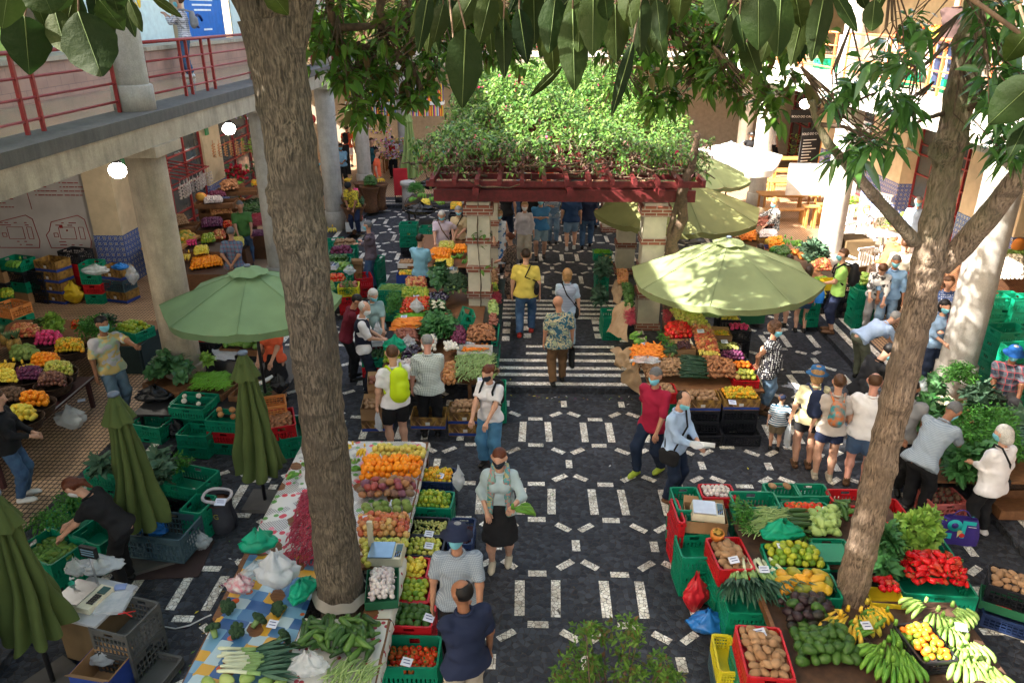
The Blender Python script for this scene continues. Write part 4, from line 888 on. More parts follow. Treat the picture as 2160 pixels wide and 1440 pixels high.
person(0,0,80,'man in a black T-shirt leaning forward with sunglasses on his cap',1.78,pos=hd(1838,742,1.62),lean=24,arms=('down','down'),top=BLK,sleeve=.8,bottom=BLK,hair='black',hat='cap',hc=BLK,look=(10,28),skin='fair')
person(1812,800,75,'person in a pale blue shirt bent double behind the forked tree',1.72,lean=68,arms=('down','down'),top=PALEB,sleeve=1.6,bottom=cloth('olive_grey',(.10,.11,.08)),hair='grey',mask=None)
person(1858,704,200,'man in a light blue shirt and faded jeans coming past the green crates',1.74,z=.12,arms=('hang','swing'),top=cloth('chambray',(.22,.38,.60)),sleeve=1.5,bottom=JEANL,hair='salt',skin='tan',look=(0,15),step=.4)
i=person(0,0,190,'woman in a blue print blouse shading her face behind the forked tree',1.66,pos=hd(2003,588,1.66,.12),arms=('up','hang'),top=BDOT,sleeve=.9,bottom=NAVY,hair='brown',hs='bob',fem=True,mask=None)
i=person(0,0,175,'woman in a pale blue blouse with a wine red handbag by the grey column',1.64,pos=hd(1993,638,1.64,.12),arms=('cross','front'),top=cloth('denim_blouse',(.20,.30,.44)),sleeve=1.4,bottom=JEAND,hair='black',hs='bob',fem=True)
sidebag(i,M('wine_leather',(.28,.03,.06),.4),'wine red handbag beside the big grey column',-1,False,.18,.12,name='handbag')
person(0,0,200,'man in a grey T-shirt and black mask half hidden by the forked tree',1.74,pos=hd(1925,812,1.72),arms=('hang','front'),top=GREY,bottom=BLK,hair='black',mask='k',skin='tan')
person(1925,1080,55,'grey haired man in a blue checked shirt bending over the greens',1.78,lean=38,arms=('down','down'),top=GCHK,sleeve=.95,bottom=BLK,hair='salt',look=(5,35),hem=.03,skin='tan',girth=1.1)
i=person(2062,1128,338,'white haired woman in a white shirt with a colourful shopping bag',1.62,arms=('front','hang'),top=WHT,sleeve=1.6,bottom=BLK,hair='white',hs='bob',shoe=SHOEW,look=(-20,15),fem=True,girth=1.15,hem=.05)
sidebag(i,BLK,'dark cross-body strap bag of the white haired woman',1,True,.08)
def artbag(g,w_,h_):
 m=MB();cs=[M('bag_turquoise',(.02,.42,.42),.5),M('bag_red',(.6,.03,.03),.5),M('bag_cream',(.6,.5,.25),.5),M('bag_white',(.8,.8,.8),.5)]
 for sd in (-1,1):
  y=.058*sd
  m.lathe([(.085,0),(.085,.004)],(-.07,y,-.13),16,cs[0],rot=Matrix.Rotation(R_(90),3,'X'));m.lathe([(.04,0),(.04,.004)],(-.07,y+.002*sd,-.13),14,g.children[0].data.materials[0],rot=Matrix.Rotation(R_(90),3,'X'))
  m.b2(.01,.16,y-.002,y+.002,-.1,-.05,cs[0]);m.b2(.01,.06,y-.002,y+.002,-.3,-.1,cs[0]);m.b2(-.18,-.08,y-.002,y+.002,-.33,-.25,cs[0])
  m.add([(-.03,y+.004*sd,-.17),(.03,y+.004*sd,-.2),(-.02,y+.004*sd,-.3)],[(0,1,2)],cs[2]);m.ball((.03,y+.003*sd,-.26),.035,8,cs[1],sc=(1,.1,1));m.b2(.08,.17,y-.002,y+.002,-.13,-.125,cs[3])
 m.build('print',None,g)
g=handbag(i,M('bag_violet',(.05,.03,.20),.5),'purple, turquoise and red printed shopping bag',0,.50,.40,'shopping_bag',cols=artbag,soft=False);p=W(2030,1085,.75);g.rotation_euler=(0,0,R_(-12));g.location=(p.x,p.y,.75)
person(0,0,205,'seated man in a plaid shirt and blue bucket hat with hands on his knees',1.72,pos=(W(2100,880,.12).x,W(2100,880,.12).y,.12),sit=1,arms=('lap','lap'),top=PLAID,sleeve=.9,bottom=cloth('charcoal',(.05,.05,.055)),hair='grey',hat='bucket',hc=cloth('blue_hat',(.01,.09,.35)),look=(0,10),girth=1.05,skin='tan')
i=person(1752,700,285,'man in a lime green T-shirt with a black backpack at the kerb',1.80,z=.12,arms=('front','hang'),top=LIME,sleeve=.75,bottom=NAVY,leg='crop',hair='brown',shoe=SHOEB,look=(0,5))
backpack(i,BLK,'black backpack on the lime green T-shirt')
handbag(i,BAGB,'blue plastic bag behind the man in lime green',0,.2,.3)
person(1686,700,8,'child in a red T-shirt and denim shorts under the big parasol edge',1.45,top=CORAL,bottom=JEAN,leg='mini',hair='dark',hs='bob',fem=True,mask=None)
person(1645,690,5,'bare legged person hidden under the big green parasol',1.62,top=RED,bottom=KHAKI,leg='mini',hair='dark',mask=None)
person(0,0,10,'dark haired head just behind the apex of the big parasol',1.60,pos=hd(1605,520,1.6),top=GREY,bottom=BLK,hair='dark',mask=None)
i=person(0,0,262,'curly haired woman in a black and white jacket at the sunny root crates',1.64,pos=hd(1640,424,1.62,.12),arms=('down','reach'),top=BWP,sleeve=1.6,bottom=JEAN,hair='fair',hs='curly',fem=True,look=(0,25))
sidebag(i,BLK,'black shoulder bag of the curly haired woman in the sun',1,False,.16)
person(1575,372,8,'man in a straw hat and dark T-shirt by the far right column',1.76,z=.12,top=BLK,bottom=GREY,hat='straw',hc=cloth('straw',(.6,.48,.28)),hair='grey',arms=('hip','hip'))
person(1562,366,20,'person in grey next to the man in the straw hat',1.72,z=.12,top=GREY,bottom=BLK,hair='brown')
person(0,0,90,'person in a white T-shirt in the dark doorway at the far right',1.72,pos=(11.0,35.2,.12),top=WHT,bottom=BLK,hair='black',arms=('reach','hang'))
person(0,0,170,'fair haired woman in white sitting at the cafe table',1.64,pos=(9.6,21.6,.12),sit=1,arms=('lap','front'),top=WHT,bottom=WHT,hair='fair',hs='bob',fem=True)
person(0,0,60,'person in an orange T-shirt bending among the cafe tables',1.7,pos=hd(1880,512,1.4,.12),lean=40,arms=('down','down'),top=CORAL,bottom=GREY,hair='grey',mask=None)
person(0,0,30,'person in a pale grey shirt next to the orange T-shirt',1.72,pos=hd(1910,512,1.7,.12),top=BEIGE,sleeve=1.5,bottom=BLK,hair='brown')
person(0,0,200,'woman in a white printed blouse bending in front of the orange T-shirt',1.64,pos=hd(1862,556,1.55,.12),lean=18,arms=('down','reach'),top=WBP,sleeve=1.6,bottom=GREY,hair='brown',hs='bob',fem=True,look=(0,40),mask=None)
person(0,0,200,'person in a blue shirt by the shop door behind the forked tree',1.72,pos=hd(1938,420,1.72,.12),top=PALEB,sleeve=1.5,bottom=WHT,hair='grey')
p=WY(1992,30,15.5);person(0,0,40,'man in a dark brown T-shirt leaning on the right gallery',1.76,pos=(p.x+.2,15.5,5.0),top=cloth('dark_brown',(.05,.03,.03)),bottom=NAVY,hair='black',arms=('reach','hang'),mask=None)
person(0,0,20,'person with only the dark hair showing at the bottom right corner',1.6,pos=(lambda q:(q.x,q.y,0))(W(2072,1462,1.57)),top=BLK,bottom=BLK,hair='dark',mask=None)
AD=['grey','teal','maroon','olive','navy','oatmeal','coral','black','white','lime'];TP=[GREY,TEAL,MAROON,KHAKI,NAVY,OATM,CORAL,BLK,WHT,LIME]
for k,(px,py,f,d) in enumerate([(1085,470,175,'far walker left of the pergola aisle'),(1215,462,185,'far walker right of the pergola aisle'),(1130,425,5,'farthest walker in the aisle'),(1000,430,190,'person by the far back kerb'),(1040,415,180,'second person by the far back kerb'),(940,405,175,'person behind the back banana stall'),(800,420,90,'person beside the red trolley'),(640,430,170,'person deep in the left aisle'),(1250,480,0,'last walker by the path crates'),(1375,395,180,'person by the far right kerb')]):
 person(px,py,f,AD[k]+' topped '+d,random.uniform(1.62,1.8),z=.12 if py < 440 else 0,top=TP[k],bottom=[JEAN,BLK,KHAKI,NAVY][k % 4],leg=['long','short'][k % 2],hair=['dark','grey','brown','fair'][k % 4],mask='b' if f > 90 else None,arms=(['hang','front'][k % 2],'hang'))
#================================================================crates,trays,boxes
PL={'g':M('green_crate',(.004,.22,.12),.42,sc=8,dirt=.25),'r':M('red_crate',(.50,.012,.018),.42,sc=8,dirt=.2),'k':M('black_crate',(.016,.017,.022),.4),'y':M('yellow_crate',(.60,.52,.02),.45),'o':M('orange_crate',(.60,.22,.06),.5),'b':M('grey_blue_crate',(.05,.09,.11),.5),'n':M('navy_crate',(.015,.03,.09),.45),'d':M('dusty_grey_crate',(.10,.10,.095),.7,dirt=.4),'p':M('pink_crate',(.5,.13,.12),.5)}
CARD=M('cardboard',(.38,.22,.11),.85,c2=(.30,.17,.08),sc=3);CARDP=M('printed_cardboard',(.36,.20,.045),.8,c2=(.10,.05,.02),sc=9);CARDW=M('white_cardboard',(.60,.58,.56),.7);CARDB=M('blue_cardboard',(.02,.05,.25),.6);CARDY=M('yellow_cardboard',(.65,.50,.02),.6);CARDG=M('green_cardboard',(.02,.13,.06),.7)
WICK=mat_tiles('wicker',(.30,.13,.045),(.20,.08,.03),(.05,.02,.01),.05,.022,.005,.7,.8,(0,2),.5);WICKD=mat_tiles('dark_wicker',(.10,.045,.025),(.06,.03,.018),(.015,.01,.005),.05,.022,.005,.7,.8,(0,2),.5)
CM={}
def crate_mesh(kind,l,w_,h):
 key=(kind,round(l,2),round(w_,2),round(h,2))
 if key in CM:return CM[key]
 m=MB();X=l/2;Y=w_/2;t=.014
 if kind in PL:
  mt=PL[kind];dense=kind in 'gr'
  m.b2(-X+t,X-t,-Y+t,Y-t,0,.012,mt)
  for sx in (-1,1):
   for sy in (-1,1):m.b2(sx*X,sx*(X-.03),sy*Y,sy*(Y-.03),0,h,mt)
  for ax in (0,1):
   for sd in (-1,1):
    L=(X if ax==0 else Y)-.03;D=(Y if ax==0 else X)*sd;di=D-sd*t
    def bx(a0,a1,z0,z1,e=0):
     if ax==0:m.b2(a0,a1,D+sd*e,di,z0,z1,mt)
     else:m.b2(D+sd*e,di,a0,a1,z0,z1,mt)
    hw=.055
    bx(-L,L,h-.025,h,.008);bx(-L,L,0,.03,.003)
    if dense:
     bx(-L,-hw,h*.66,h-.025,-.002);bx(hw,L,h*.66,h-.025,-.002);bx(-L,L,h*.5,h*.66,-.002)
     n=max(4,int(L*2/.045))
     for i in range(n):a=-L+2*L*(i+.2)/n;bx(a,a+2*L/n*.62,.03,h*.5,-.002)
     bx(-L,L,h*.26,h*.30,.001)
    else:
     bx(-L,-hw,h*.76,h-.025,-.002);bx(hw,L,h*.76,h-.025,-.002)
     n=max(5,int(L*2/.05))
     for i in range(n+1):a=-L+2*L*i/n;bx(a-.005,a+.005,.03,h*.76,-.002)
     for q in (.3,.52,.74):bx(-L,L,h*q-.006,h*q+.006,.001)
 elif kind in ('box','pbox','wbox','bbox','ybox','gbox'):
  mt={'box':CARD,'pbox':CARDP,'wbox':CARDW,'bbox':CARDB,'ybox':CARDY,'gbox':CARDG}[kind]
  m.b2(-X,X,-Y,Y,0,.008,mt)
  for sd in (-1,1):m.b2(-X,X,sd*Y,sd*(Y-.008),.008,h,mt);m.b2(sd*X,sd*(X-.008),-Y+.008,Y-.008,.008,h*1.0,mt)
  if kind=='pbox':
   for sd in (-1,1):
    m.b2(-X*.99,X*.99,sd*(Y+.002),sd*(Y),.01,h*.28,CARDB);m.b2(sd*(X+.002),sd*X,-Y*.99,Y*.99,.01,h*.28,CARDB)
    m.b2(-.04,.03,sd*(Y+.003),sd*Y,h*.35,h*.6,CARDW)
    for k in range(5):a=-X*.8+X*.36*k;m.add([(a,sd*(Y+.002),h*.3),(a+.03,sd*(Y+.002),h*.3),(a+.07*(1 if k > 2 else -1),sd*(Y+.002),h*.85)],[(0,1,2)],CARD)
  if kind=='box':
   for sd in (-1,1):m.add([(-X,sd*Y,h),(X,sd*Y,h),(X*.95,sd*(Y+.06),h+.04),(-X*.97,sd*(Y+.07),h+.05)],[(0,1,2,3)],mt)
 elif kind in ('tray','ptray'):
  mt=WOOD;m.b2(-X,X,-Y,Y,0,.012,mt)
  for sd in (-1,1):m.b2(-X,X,sd*Y,sd*(Y-.016),.012,h,mt);m.b2(sd*X,sd*(X-.016),-Y+.016,Y-.016,.012,h+.004,mt)
  for sx in (-1,1):
   for sy in (-1,1):m.b2(sx*(X-.018),sx*(X-.045),sy*(Y-.018),sy*(Y-.045),.012,h*1.1,mt)
 me=m.mesh({'tray':'wooden_tray','ptray':'wooden_tray'}.get(kind,'crate' if kind in PL else 'cardboard_box'));CM[key]=me;return me
CNAME={'g':'green','r':'red','k':'black','y':'yellow','o':'orange','b':'blue-grey','n':'navy','d':'dusty grey','p':'pink'}
BNAME={'box':'brown cardboard box','pbox':'printed banana box','wbox':'white cardboard box','bbox':'blue cardboard box','ybox':'yellow cardboard box','gbox':'green cardboard box','tray':'shallow wooden tray','ptray':'wooden tray'}
NC=0
def crate(kind,p,where,rz=0,l=.6,w_=.4,h=.2,rx=0,ry=0,tilt=0):
 plastic=kind in PL;o=link('crate' if plastic else ('wooden_tray' if 'tray' in kind else 'cardboard_box'),crate_mesh(kind,l,w_,h),None,p,(R_(rx),R_(ry),R_(rz)))
 tag(o,cut(((CNAME[kind]+' plastic crate ') if plastic else BNAME[kind]+' ')+where),'crate' if plastic else ('tray' if 'tray' in kind else 'box'),'market crates and boxes');return o
LV={1:[''],2:['top of two, ','bottom of two, '],3:['top of three, ','middle of three, ','bottom of three, '],4:['top of four, ','second from top, ','second from bottom, ','bottom of four, '],5:['top of five, ','second from top, ','middle one, ','second from bottom, ','bottom of five, ']}
def cut(t):
 w=t.split();return ' '.join(w[:16])
def stk(px,py,zt,kinds,where,rz=0,l=.6,w_=.4,h=.2,pos=None,jit=1.5,floor=None):
 """stack of crates whose rim centre is seen at px,py; kinds run from the top down"""
 q=W(px,py,zt) if pos is None else Vector((pos[0],pos[1],zt));z=zt;n=len(kinds);hs=h if hasattr(h,'__len__') else [h]*n
 for i,k in enumerate(kinds):
  z -=hs[i];zz=max(z,(floor or 0)+.001*(n-i))
  crate(k,(q.x+(random.uniform(-.012,.012) if i else 0),q.y+(random.uniform(-.012,.012) if i else 0),zz),LV[n][i]+where,rz+(random.uniform(-jit,jit) if i else 0),l,w_,hs[i]-.004)
 return q
#================================================================produce
F={}
def fm(name,cols,r=.35,**k):return M(name,rnd=cols,r=r,**k)
def P_(name,mb,mat):F[name]=(mb.mesh(name),mat)
def ball(r,sx=1,sy=1,sz=1,mat=None,n=9,jit=0,dim=True):
 pr=[]
 for i in range(7):
  a=math.pi*i/6;rr=max(r*math.sin(a),1e-4);z=-r*math.cos(a)*sz
  if dim and i==6:z -=r*.18
  pr.append((rr,z))
 return MB().lathe(pr,n=n,mat=mat,sx=sx,sy=sy,jit=jit)
def proto(name,mb):F[name]=mb.mesh(name)
G_=M('stalk_green',(.10,.22,.04),.6)
STEMB=M('stalk_brown',(.10,.06,.03),.7)
m=ball(.038,mat=fm('orange_peel',[(.80,.24,.01),(.86,.30,.012),(.78,.20,.01)],.42));m.ball((0,0,.032),.005,5,G_);proto('orange',m)
m=ball(.027,sz=.85,mat=fm('clementine_peel',[(.80,.34,.02),(.62,.44,.03),(.30,.32,.03),(.80,.40,.02),(.78,.30,.01)],.4));m.ball((0,0,.02),.006,5,G_);proto('clementine',m)
m=ball(.036,sz=.9,mat=fm('apple_skin',[(.55,.30,.10),(.50,.08,.05),(.60,.42,.14),(.42,.05,.04),(.5,.2,.08)],.3));m.tube([(0,0,.02),(.004,0,.042)],.002,4,STEMB);proto('apple',m)
m=ball(.036,sz=.9,mat=fm('green_apple_skin',[(.36,.42,.05),(.48,.50,.10),(.56,.50,.12),(.42,.46,.06),(.55,.36,.12)],.3));m.tube([(0,0,.02),(.004,0,.042)],.002,4,STEMB);proto('green_apple',m)
proto('lime',ball(.026,1,1,1.15,fm('lime_skin',[(.10,.22,.02),(.24,.34,.03),(.40,.40,.03),(.16,.26,.03)],.35),dim=False))
proto('lemon',ball(.028,1,1,1.25,fm('lemon_skin',[(.72,.55,.05),(.62,.55,.08),(.74,.48,.04)],.35),dim=False))
m=ball(.037,sz=.82,mat=fm('tomato_skin',[(.60,.04,.015),(.52,.02,.012),(.66,.09,.02),(.45,.16,.04)],.2));m.lathe([(.014,.027),(.002,.03)],n=5,mat=G_);proto('tomato',m)
proto('mango',ball(.044,1.0,.85,1.25,fm('mango_skin',[(.20,.05,.07),(.30,.06,.05),(.14,.10,.07),(.36,.16,.06),(.16,.06,.10)],.35),dim=False))
proto('custard_apple',ball(.05,mat=fm('custard_skin',[(.22,.30,.08),(.16,.24,.05),(.26,.34,.10)],.7,bump=1,bsc=70),jit=.09,n=12,dim=False))
proto('avocado',MB().lathe([(.001,-.05),(.030,-.036),(.038,-.01),(.030,.02),(.018,.045),(.001,.056)],n=9,mat=fm('avocado_skin',[(.03,.08,.015),(.05,.12,.02),(.035,.09,.02)],.35,bump=.3,bsc=120)))
proto('dark_avocado',MB().lathe([(.001,-.05),(.030,-.036),(.038,-.01),(.030,.02),(.018,.045),(.001,.056)],n=9,mat=fm('dark_avocado_skin',[(.025,.014,.02),(.04,.022,.025),(.015,.02,.012)],.35,bump=.3,bsc=120)))
proto('potato',ball(.036,1,.85,1.35,fm('potato_skin',[(.30,.17,.09),(.36,.22,.12),(.26,.14,.07)],.8,bump=.3,bsc=50),jit=.08,dim=False))
proto('red_potato',ball(.036,1,.85,1.35,fm('red_potato_skin',[(.26,.09,.06),(.30,.12,.08)],.8),jit=.08,dim=False))
proto('sweet_potato',MB().lathe([(.001,-.09),(.022,-.07),(.042,-.02),(.036,.04),(.014,.085),(.001,.1)],n=8,mat=fm('sweet_potato_skin',[(.32,.14,.06),(.38,.17,.08),(.24,.10,.05)],.8,bump=.4,bsc=40),jit=.1))
m=MB().lathe([(.001,-.10),(.012,-.08),(.02,.0),(.022,.06),(.001,.072)],n=7,mat=fm('carrot_skin',[(.72,.20,.02),(.78,.26,.03),(.66,.16,.02)],.55));proto('carrot',m)
proto('courgette',MB().tube([(0,0,-.10),(0,0,-.085),(.004,0,0),(.006,0,.08),(.004,0,.10)],[.006,.022,.024,.018,.010],8,fm('courgette_skin',[(.03,.07,.02),(.05,.11,.03),(.02,.05,.015)],.3)))
m=MB();m.tube([(0,0,-.12),(0,0,-.1),(.01,0,-.02),(.03,0,.05),(.05,0,.10)],[.01,.034,.036,.024,.012],8,fm('marrow_skin',[(.03,.08,.02),(.10,.20,.04),(.05,.12,.03),(.02,.05,.015)],.3));proto('marrow',m)
proto('cucumber',MB().tube([(0,0,-.14),(0,0,-.125),(.004,0,0),(0,0,.125),(0,0,.14)],[.006,.024,.026,.024,.006],8,fm('cucumber_skin',[(.012,.04,.018),(.02,.055,.025)],.35)))
m=MB().lathe([(.001,-.035),(.026,-.038),(.036,-.01),(.040,.03),(.022,.048),(.006,.040)],n=12,mat=fm('pepper_skin',[(.50,.006,.012),(.58,.015,.015),(.44,.004,.01),(.40,.05,.02)],.15),lobes=4,la=.13);m.tube([(0,0,.038),(.004,0,.068)],.005,5,G_);proto('red_pepper',m)
m=MB().lathe([(.001,-.07),(.022,-.06),(.032,-.01),(.036,.04),(.02,.06),(.006,.054)],n=12,mat=MC['pepper_skin'],lobes=4,la=.14);m.tube([(0,0,.05),(.006,0,.085)],.005,5,G_);proto('long_red_pepper',m)
m=MB().lathe([(.001,-.11),(.035,-.085),(.058,-.02),(.044,.05),(.02,.09),(.006,.10)],n=10,mat=fm('papaya_skin',[(.70,.28,.02),(.42,.34,.03),(.10,.18,.03),(.72,.34,.03),(.22,.26,.03)],.35),lobes=5,la=.04);proto('papaya',m)
m=MB().lathe([(.001,-.10),(.035,-.08),(.05,-.02),(.04,.05),(.02,.08),(.006,.09)],n=10,mat=fm('green_papaya_skin',[(.12,.24,.05),(.16,.30,.06),(.24,.30,.05)],.35),lobes=5,la=.04);proto('green_papaya',m)
proto('chayote',MB().lathe([(.001,-.05),(.03,-.045),(.042,-.01),(.028,.03),(.012,.052),(.001,.05)],n=10,mat=fm('chayote_skin',[(.30,.42,.12),(.36,.48,.16),(.24,.36,.10)],.4),lobes=5,la=.1))
m=ball(.04,1,1,.85,fm('onion_skin',[(.42,.18,.06),(.50,.24,.09),(.36,.12,.05)],.35),dim=False);m.tube([(0,0,.03),(0,0,.055)],[.008,.002],5);proto('onion',m)
m=ball(.027,1,1,.8,fm('garlic_skin',[(.62,.56,.52),(.56,.46,.46),(.66,.62,.58)],.6),dim=False,n=10);m.v=m.v;m.tube([(0,0,.018),(.003,0,.045)],[.007,.003],5);proto('garlic',m)
proto('turnip',ball(.036,1,1,.95,fm('turnip_skin',[(.70,.66,.58),(.66,.62,.52)],.5),dim=False))
proto('beetroot',ball(.034,1,1,.95,fm('beet_skin',[(.12,.02,.05),(.16,.03,.07)],.6),dim=False))
proto('plum',ball(.026,1,1,1.1,fm('plum_skin',[(.10,.02,.07),(.14,.03,.08),(.07,.02,.06)],.4),dim=False))
proto('passion_fruit',ball(.033,1,1,1.0,fm('passion_skin',[(.10,.04,.045),(.16,.07,.05),(.26,.12,.08)],.45),dim=False))
proto('fig',ball(.030,1,1,1.1,fm('brown_fruit_skin',[(.10,.06,.04),(.14,.08,.05),(.07,.045,.03)],.7),dim=False))
proto('kiwi',ball(.028,1,1,1.15,fm('kiwi_skin',[(.20,.13,.05),(.24,.16,.07)],.9),dim=False))
proto('persimmon',ball(.036,1,1,.8,fm('persimmon_skin',[(.74,.18,.02),(.8,.24,.02)],.3)))
proto('yellow_guava',ball(.034,1,1,1.0,fm('guava_skin',[(.68,.52,.10),(.60,.50,.12),(.50,.46,.08)],.4),dim=False))
m=ball(.017,1,1,1.0,fm('grape_skin',[(.34,.36,.10),(.40,.40,.14),(.30,.30,.08)],.25),dim=False,n=7);proto('grape',m)
m=ball(.017,1,1,1.0,fm('dark_grape_skin',[(.05,.02,.03),(.08,.03,.04)],.3),dim=False,n=7);proto('dark_grape',m)
m=MB();
for _ in range(9):
 a=random.uniform(0,6.28);b_=random.uniform(0,1.3);m.leaf((0,0,0),(math.cos(a)*math.cos(b_),math.sin(a)*math.cos(b_),math.sin(b_)),(0,0,1),.05,.015,G_)
m.ball((0,0,0),.042,8,fm('dragon_skin',[(.60,.03,.14),(.66,.06,.18)],.45),jit=.08);proto('dragon_fruit',m)
m=MB().lathe([(.001,-.09),(.055,-.07),(.066,-.01),(.05,.06),(.018,.10),(.001,.105)],n=12,mat=fm('melon_skin',[(.28,.40,.10),(.40,.48,.16),(.16,.28,.06)],.4),lobes=6,la=.03);proto('melon',m)
m=MB().lathe([(.001,-.07),(.07,-.06),(.11,.0),(.08,.06),(.02,.07),(.015,.05)],n=20,mat=fm('pumpkin_skin',[(.62,.22,.04),(.55,.16,.03)],.5),lobes=10,la=.06);m.tube([(0,0,.06),(.01,0,.10)],.012,6,G_);proto('pumpkin',m)
m=MB().lathe([(.001,-.1),(.03,-.085),(.045,-.03),(.03,.04),(.014,.08),(.001,.085)],n=9,mat=M('aubergine_skin',(.018,.008,.025),.12,coat=.5));m.lathe([(.018,.07),(.004,.1)],n=6,mat=G_);proto('aubergine',m)
m=MB().lathe([(.001,-.09),(.045,-.08),(.055,0),(.045,.08),(.001,.09)],n=10,mat=M('pineapple_skin',(.36,.20,.04),.6,c2=(.14,.10,.03),sc=40));
for k in range(22):a=k*2.4;m.leaf((0,0,.08),(math.cos(a)*.5,math.sin(a)*.5,1),(math.cos(a),math.sin(a),0),.16,.02,M('pineapple_leaf',(.08,.16,.07),.6),droop=.3)
proto('pineapple',m)
LG={'cab':fm('cabbage_leaf',[(.05,.14,.05),(.08,.20,.07),(.04,.11,.045)],.45),'let':fm('lettuce_leaf',[(.24,.42,.06),(.32,.50,.09),(.16,.34,.05)],.45,trans=.15),'herb':fm('herb_leaf',[(.04,.16,.02),(.07,.24,.03),(.03,.11,.02)],.5,trans=.15),'kale':fm('kale_leaf',[(.05,.12,.07),(.10,.18,.11),(.04,.09,.05)],.6),'spin':fm('spinach_leaf',[(.03,.12,.03),(.06,.18,.05)],.45),'stem':M('pale_stem',(.45,.55,.28),.5)}
def leafy(n,L,wd,mat,up_=.6,core=None,inner=.0,droop=.9,seg=3,crinkle=.0):
 m=MB()
 for k in range(n):
  a=k*2.399+random.uniform(-.5,.5);e=up_*(k/n)*1.35+.05+random.uniform(-.25,.25);d=Vector((math.cos(a)*math.cos(e),math.sin(a)*math.cos(e),math.sin(e)))
  m.leaf(Vector((math.cos(a)*inner,math.sin(a)*inner,0)),d,Vector((0,0,1)) if e < 1.2 else Vector((math.cos(a),math.sin(a),.3)),L*random.uniform(.75,1.1),wd*random.uniform(.8,1.2),mat,droop,.35,seg)
 if crinkle:m.v=[(x+random.uniform(-crinkle,crinkle),y+random.uniform(-crinkle,crinkle),z+random.uniform(-crinkle,crinkle)) for x,y,z in m.v]
 if core:m.ball((0,0,core*.6),core,10,mat,jit=.05)
 return m
proto('cabbage',leafy(16,.19,.17,LG['cab'],.9,.075,.02,.8,4,.012));proto('lettuce',leafy(34,.17,.11,LG['let'],1.0,None,.02,.9,4,.012));proto('kale',leafy(26,.26,.12,LG['kale'],.9,None,0,1.0,5,.02));proto('spinach_bunch',leafy(44,.19,.075,LG['spin'],.8,None,0,.9,3,.016))
def herb():
 m=MB()
 for k in range(90):
  a=random.uniform(0,6.28);e=random.uniform(.1,1.4);r_=random.uniform(.04,.13);p=Vector((math.cos(a)*math.cos(e)*r_,math.sin(a)*math.cos(e)*r_,math.sin(e)*r_*.8))
  m.leaf(p,Vector((math.cos(a),math.sin(a),random.uniform(-.3,.8))),Vector((random.uniform(-1,1),random.uniform(-1,1),1)),random.uniform(.03,.055),.024,LG['herb'],.5,.3,2)
 return m
proto('herb_bunch',herb())
def broc(h=.1):
 m=MB();bm_=fm('broccoli_head',[(.035,.075,.035),(.05,.10,.045),(.03,.065,.03)],.9,bump=1,bsc=160);sm_=M('broccoli_stem',(.20,.30,.10),.6)
 m.tube([(0,0,-.08),(0,0,.0)],[.022,.03],7,sm_)
 for k in range(16):a=k*2.4;r_=.014*math.sqrt(k);m.ball((math.cos(a)*r_,math.sin(a)*r_,.03-.35*r_),.026,7,bm_,jit=.15);
 return m
proto('broccoli',broc())
m=leafy(12,.15,.10,LG['cab'],.5,None,.03,.4);
for k in range(14):a=k*2.4;r_=.014*math.sqrt(k);m.ball((math.cos(a)*r_,math.sin(a)*r_,.07-.35*r_),.026,7,M('cauliflower',(.66,.62,.46),.8),jit=.12)
proto('cauliflower',m)
def leek():
 m=MB();m.tube([(0,0,-.22),(0,0,-.2),(0,0,-.02)],[.010,.016,.015],7,M('leek_white',(.62,.66,.46),.4));m.tube([(0,0,-.02),(0,0,.09)],[.015,.018],7,M('leek_pale',(.25,.40,.14),.4))
 for k in range(7):a=k*.9;m.leaf((0,0,.06+.01*k),(math.cos(a)*.28,math.sin(a)*.28,1),(math.cos(a),math.sin(a),0),.30,.034,M('leek_green',(.06,.14,.09),.5),.0,.3,4)
 return m
proto('leek',leek())
def pods(cols,name,L=.15,wd=.011,curve=.03):
 m=MB();m.tube([(-L/2,0,0),(-L*.2,curve,.0),(L*.2,curve,0),(L/2,0,0)],[wd*.3,wd*.6,wd*.6,wd*.2],4,fm(name,cols,.45),flat=.6);return m
F['green_bean']=pods([(.20,.36,.08),(.28,.44,.12),(.16,.30,.06)],'bean_green').mesh('b');F['red_bean']=pods([(.36,.02,.06),(.42,.06,.08),(.28,.02,.05)],'bean_red').mesh('b');F['long_pod']=pods([(.26,.38,.12),(.34,.46,.18),(.22,.34,.10)],'pod_green',.24,.016,.02).mesh('b')
F['bright_pod']=pods([(.16,.42,.03),(.22,.50,.05)],'pod_bright',.2,.014,.015).mesh('b')
SZ={'orange':.072,'clementine':.050,'apple':.068,'green_apple':.068,'lime':.053,'lemon':.056,'tomato':.070,'mango':.088,'custard_apple':.098,'avocado':.078,'dark_avocado':.078,'potato':.078,'red_potato':.078,'sweet_potato':.11,'carrot':.06,'courgette':.075,'marrow':.10,'cucumber':.085,'red_pepper':.078,'long_red_pepper':.085,'papaya':.13,'green_papaya':.12,'chayote':.082,'onion':.074,'garlic':.052,'turnip':.07,'beetroot':.066,'plum':.05,'passion_fruit':.064,'fig':.056,'kiwi':.056,'persimmon':.07,'yellow_guava':.066,'grape':.03,'dark_grape':.03,'dragon_fruit':.10,'melon':.15,'pumpkin':.21,'aubergine':.09,'pineapple':.13,'cabbage':.24,'lettuce':.21,'kale':.22,'spinach_bunch':.19,'herb_bunch':.15,'broccoli':.12,'cauliflower':.17,'leek':.05}
LIE={'mango','potato','red_potato','sweet_potato','carrot','courgette','marrow','cucumber','papaya','green_papaya','avocado','dark_avocado','chayote','aubergine','long_red_pepper','melon','lemon','lime','kiwi','plum','garlic','onion','red_pepper'}
STUFFK={'green_bean','red_bean','long_pod','bright_pod','grape','dark_grape'}
HEAPS=[]
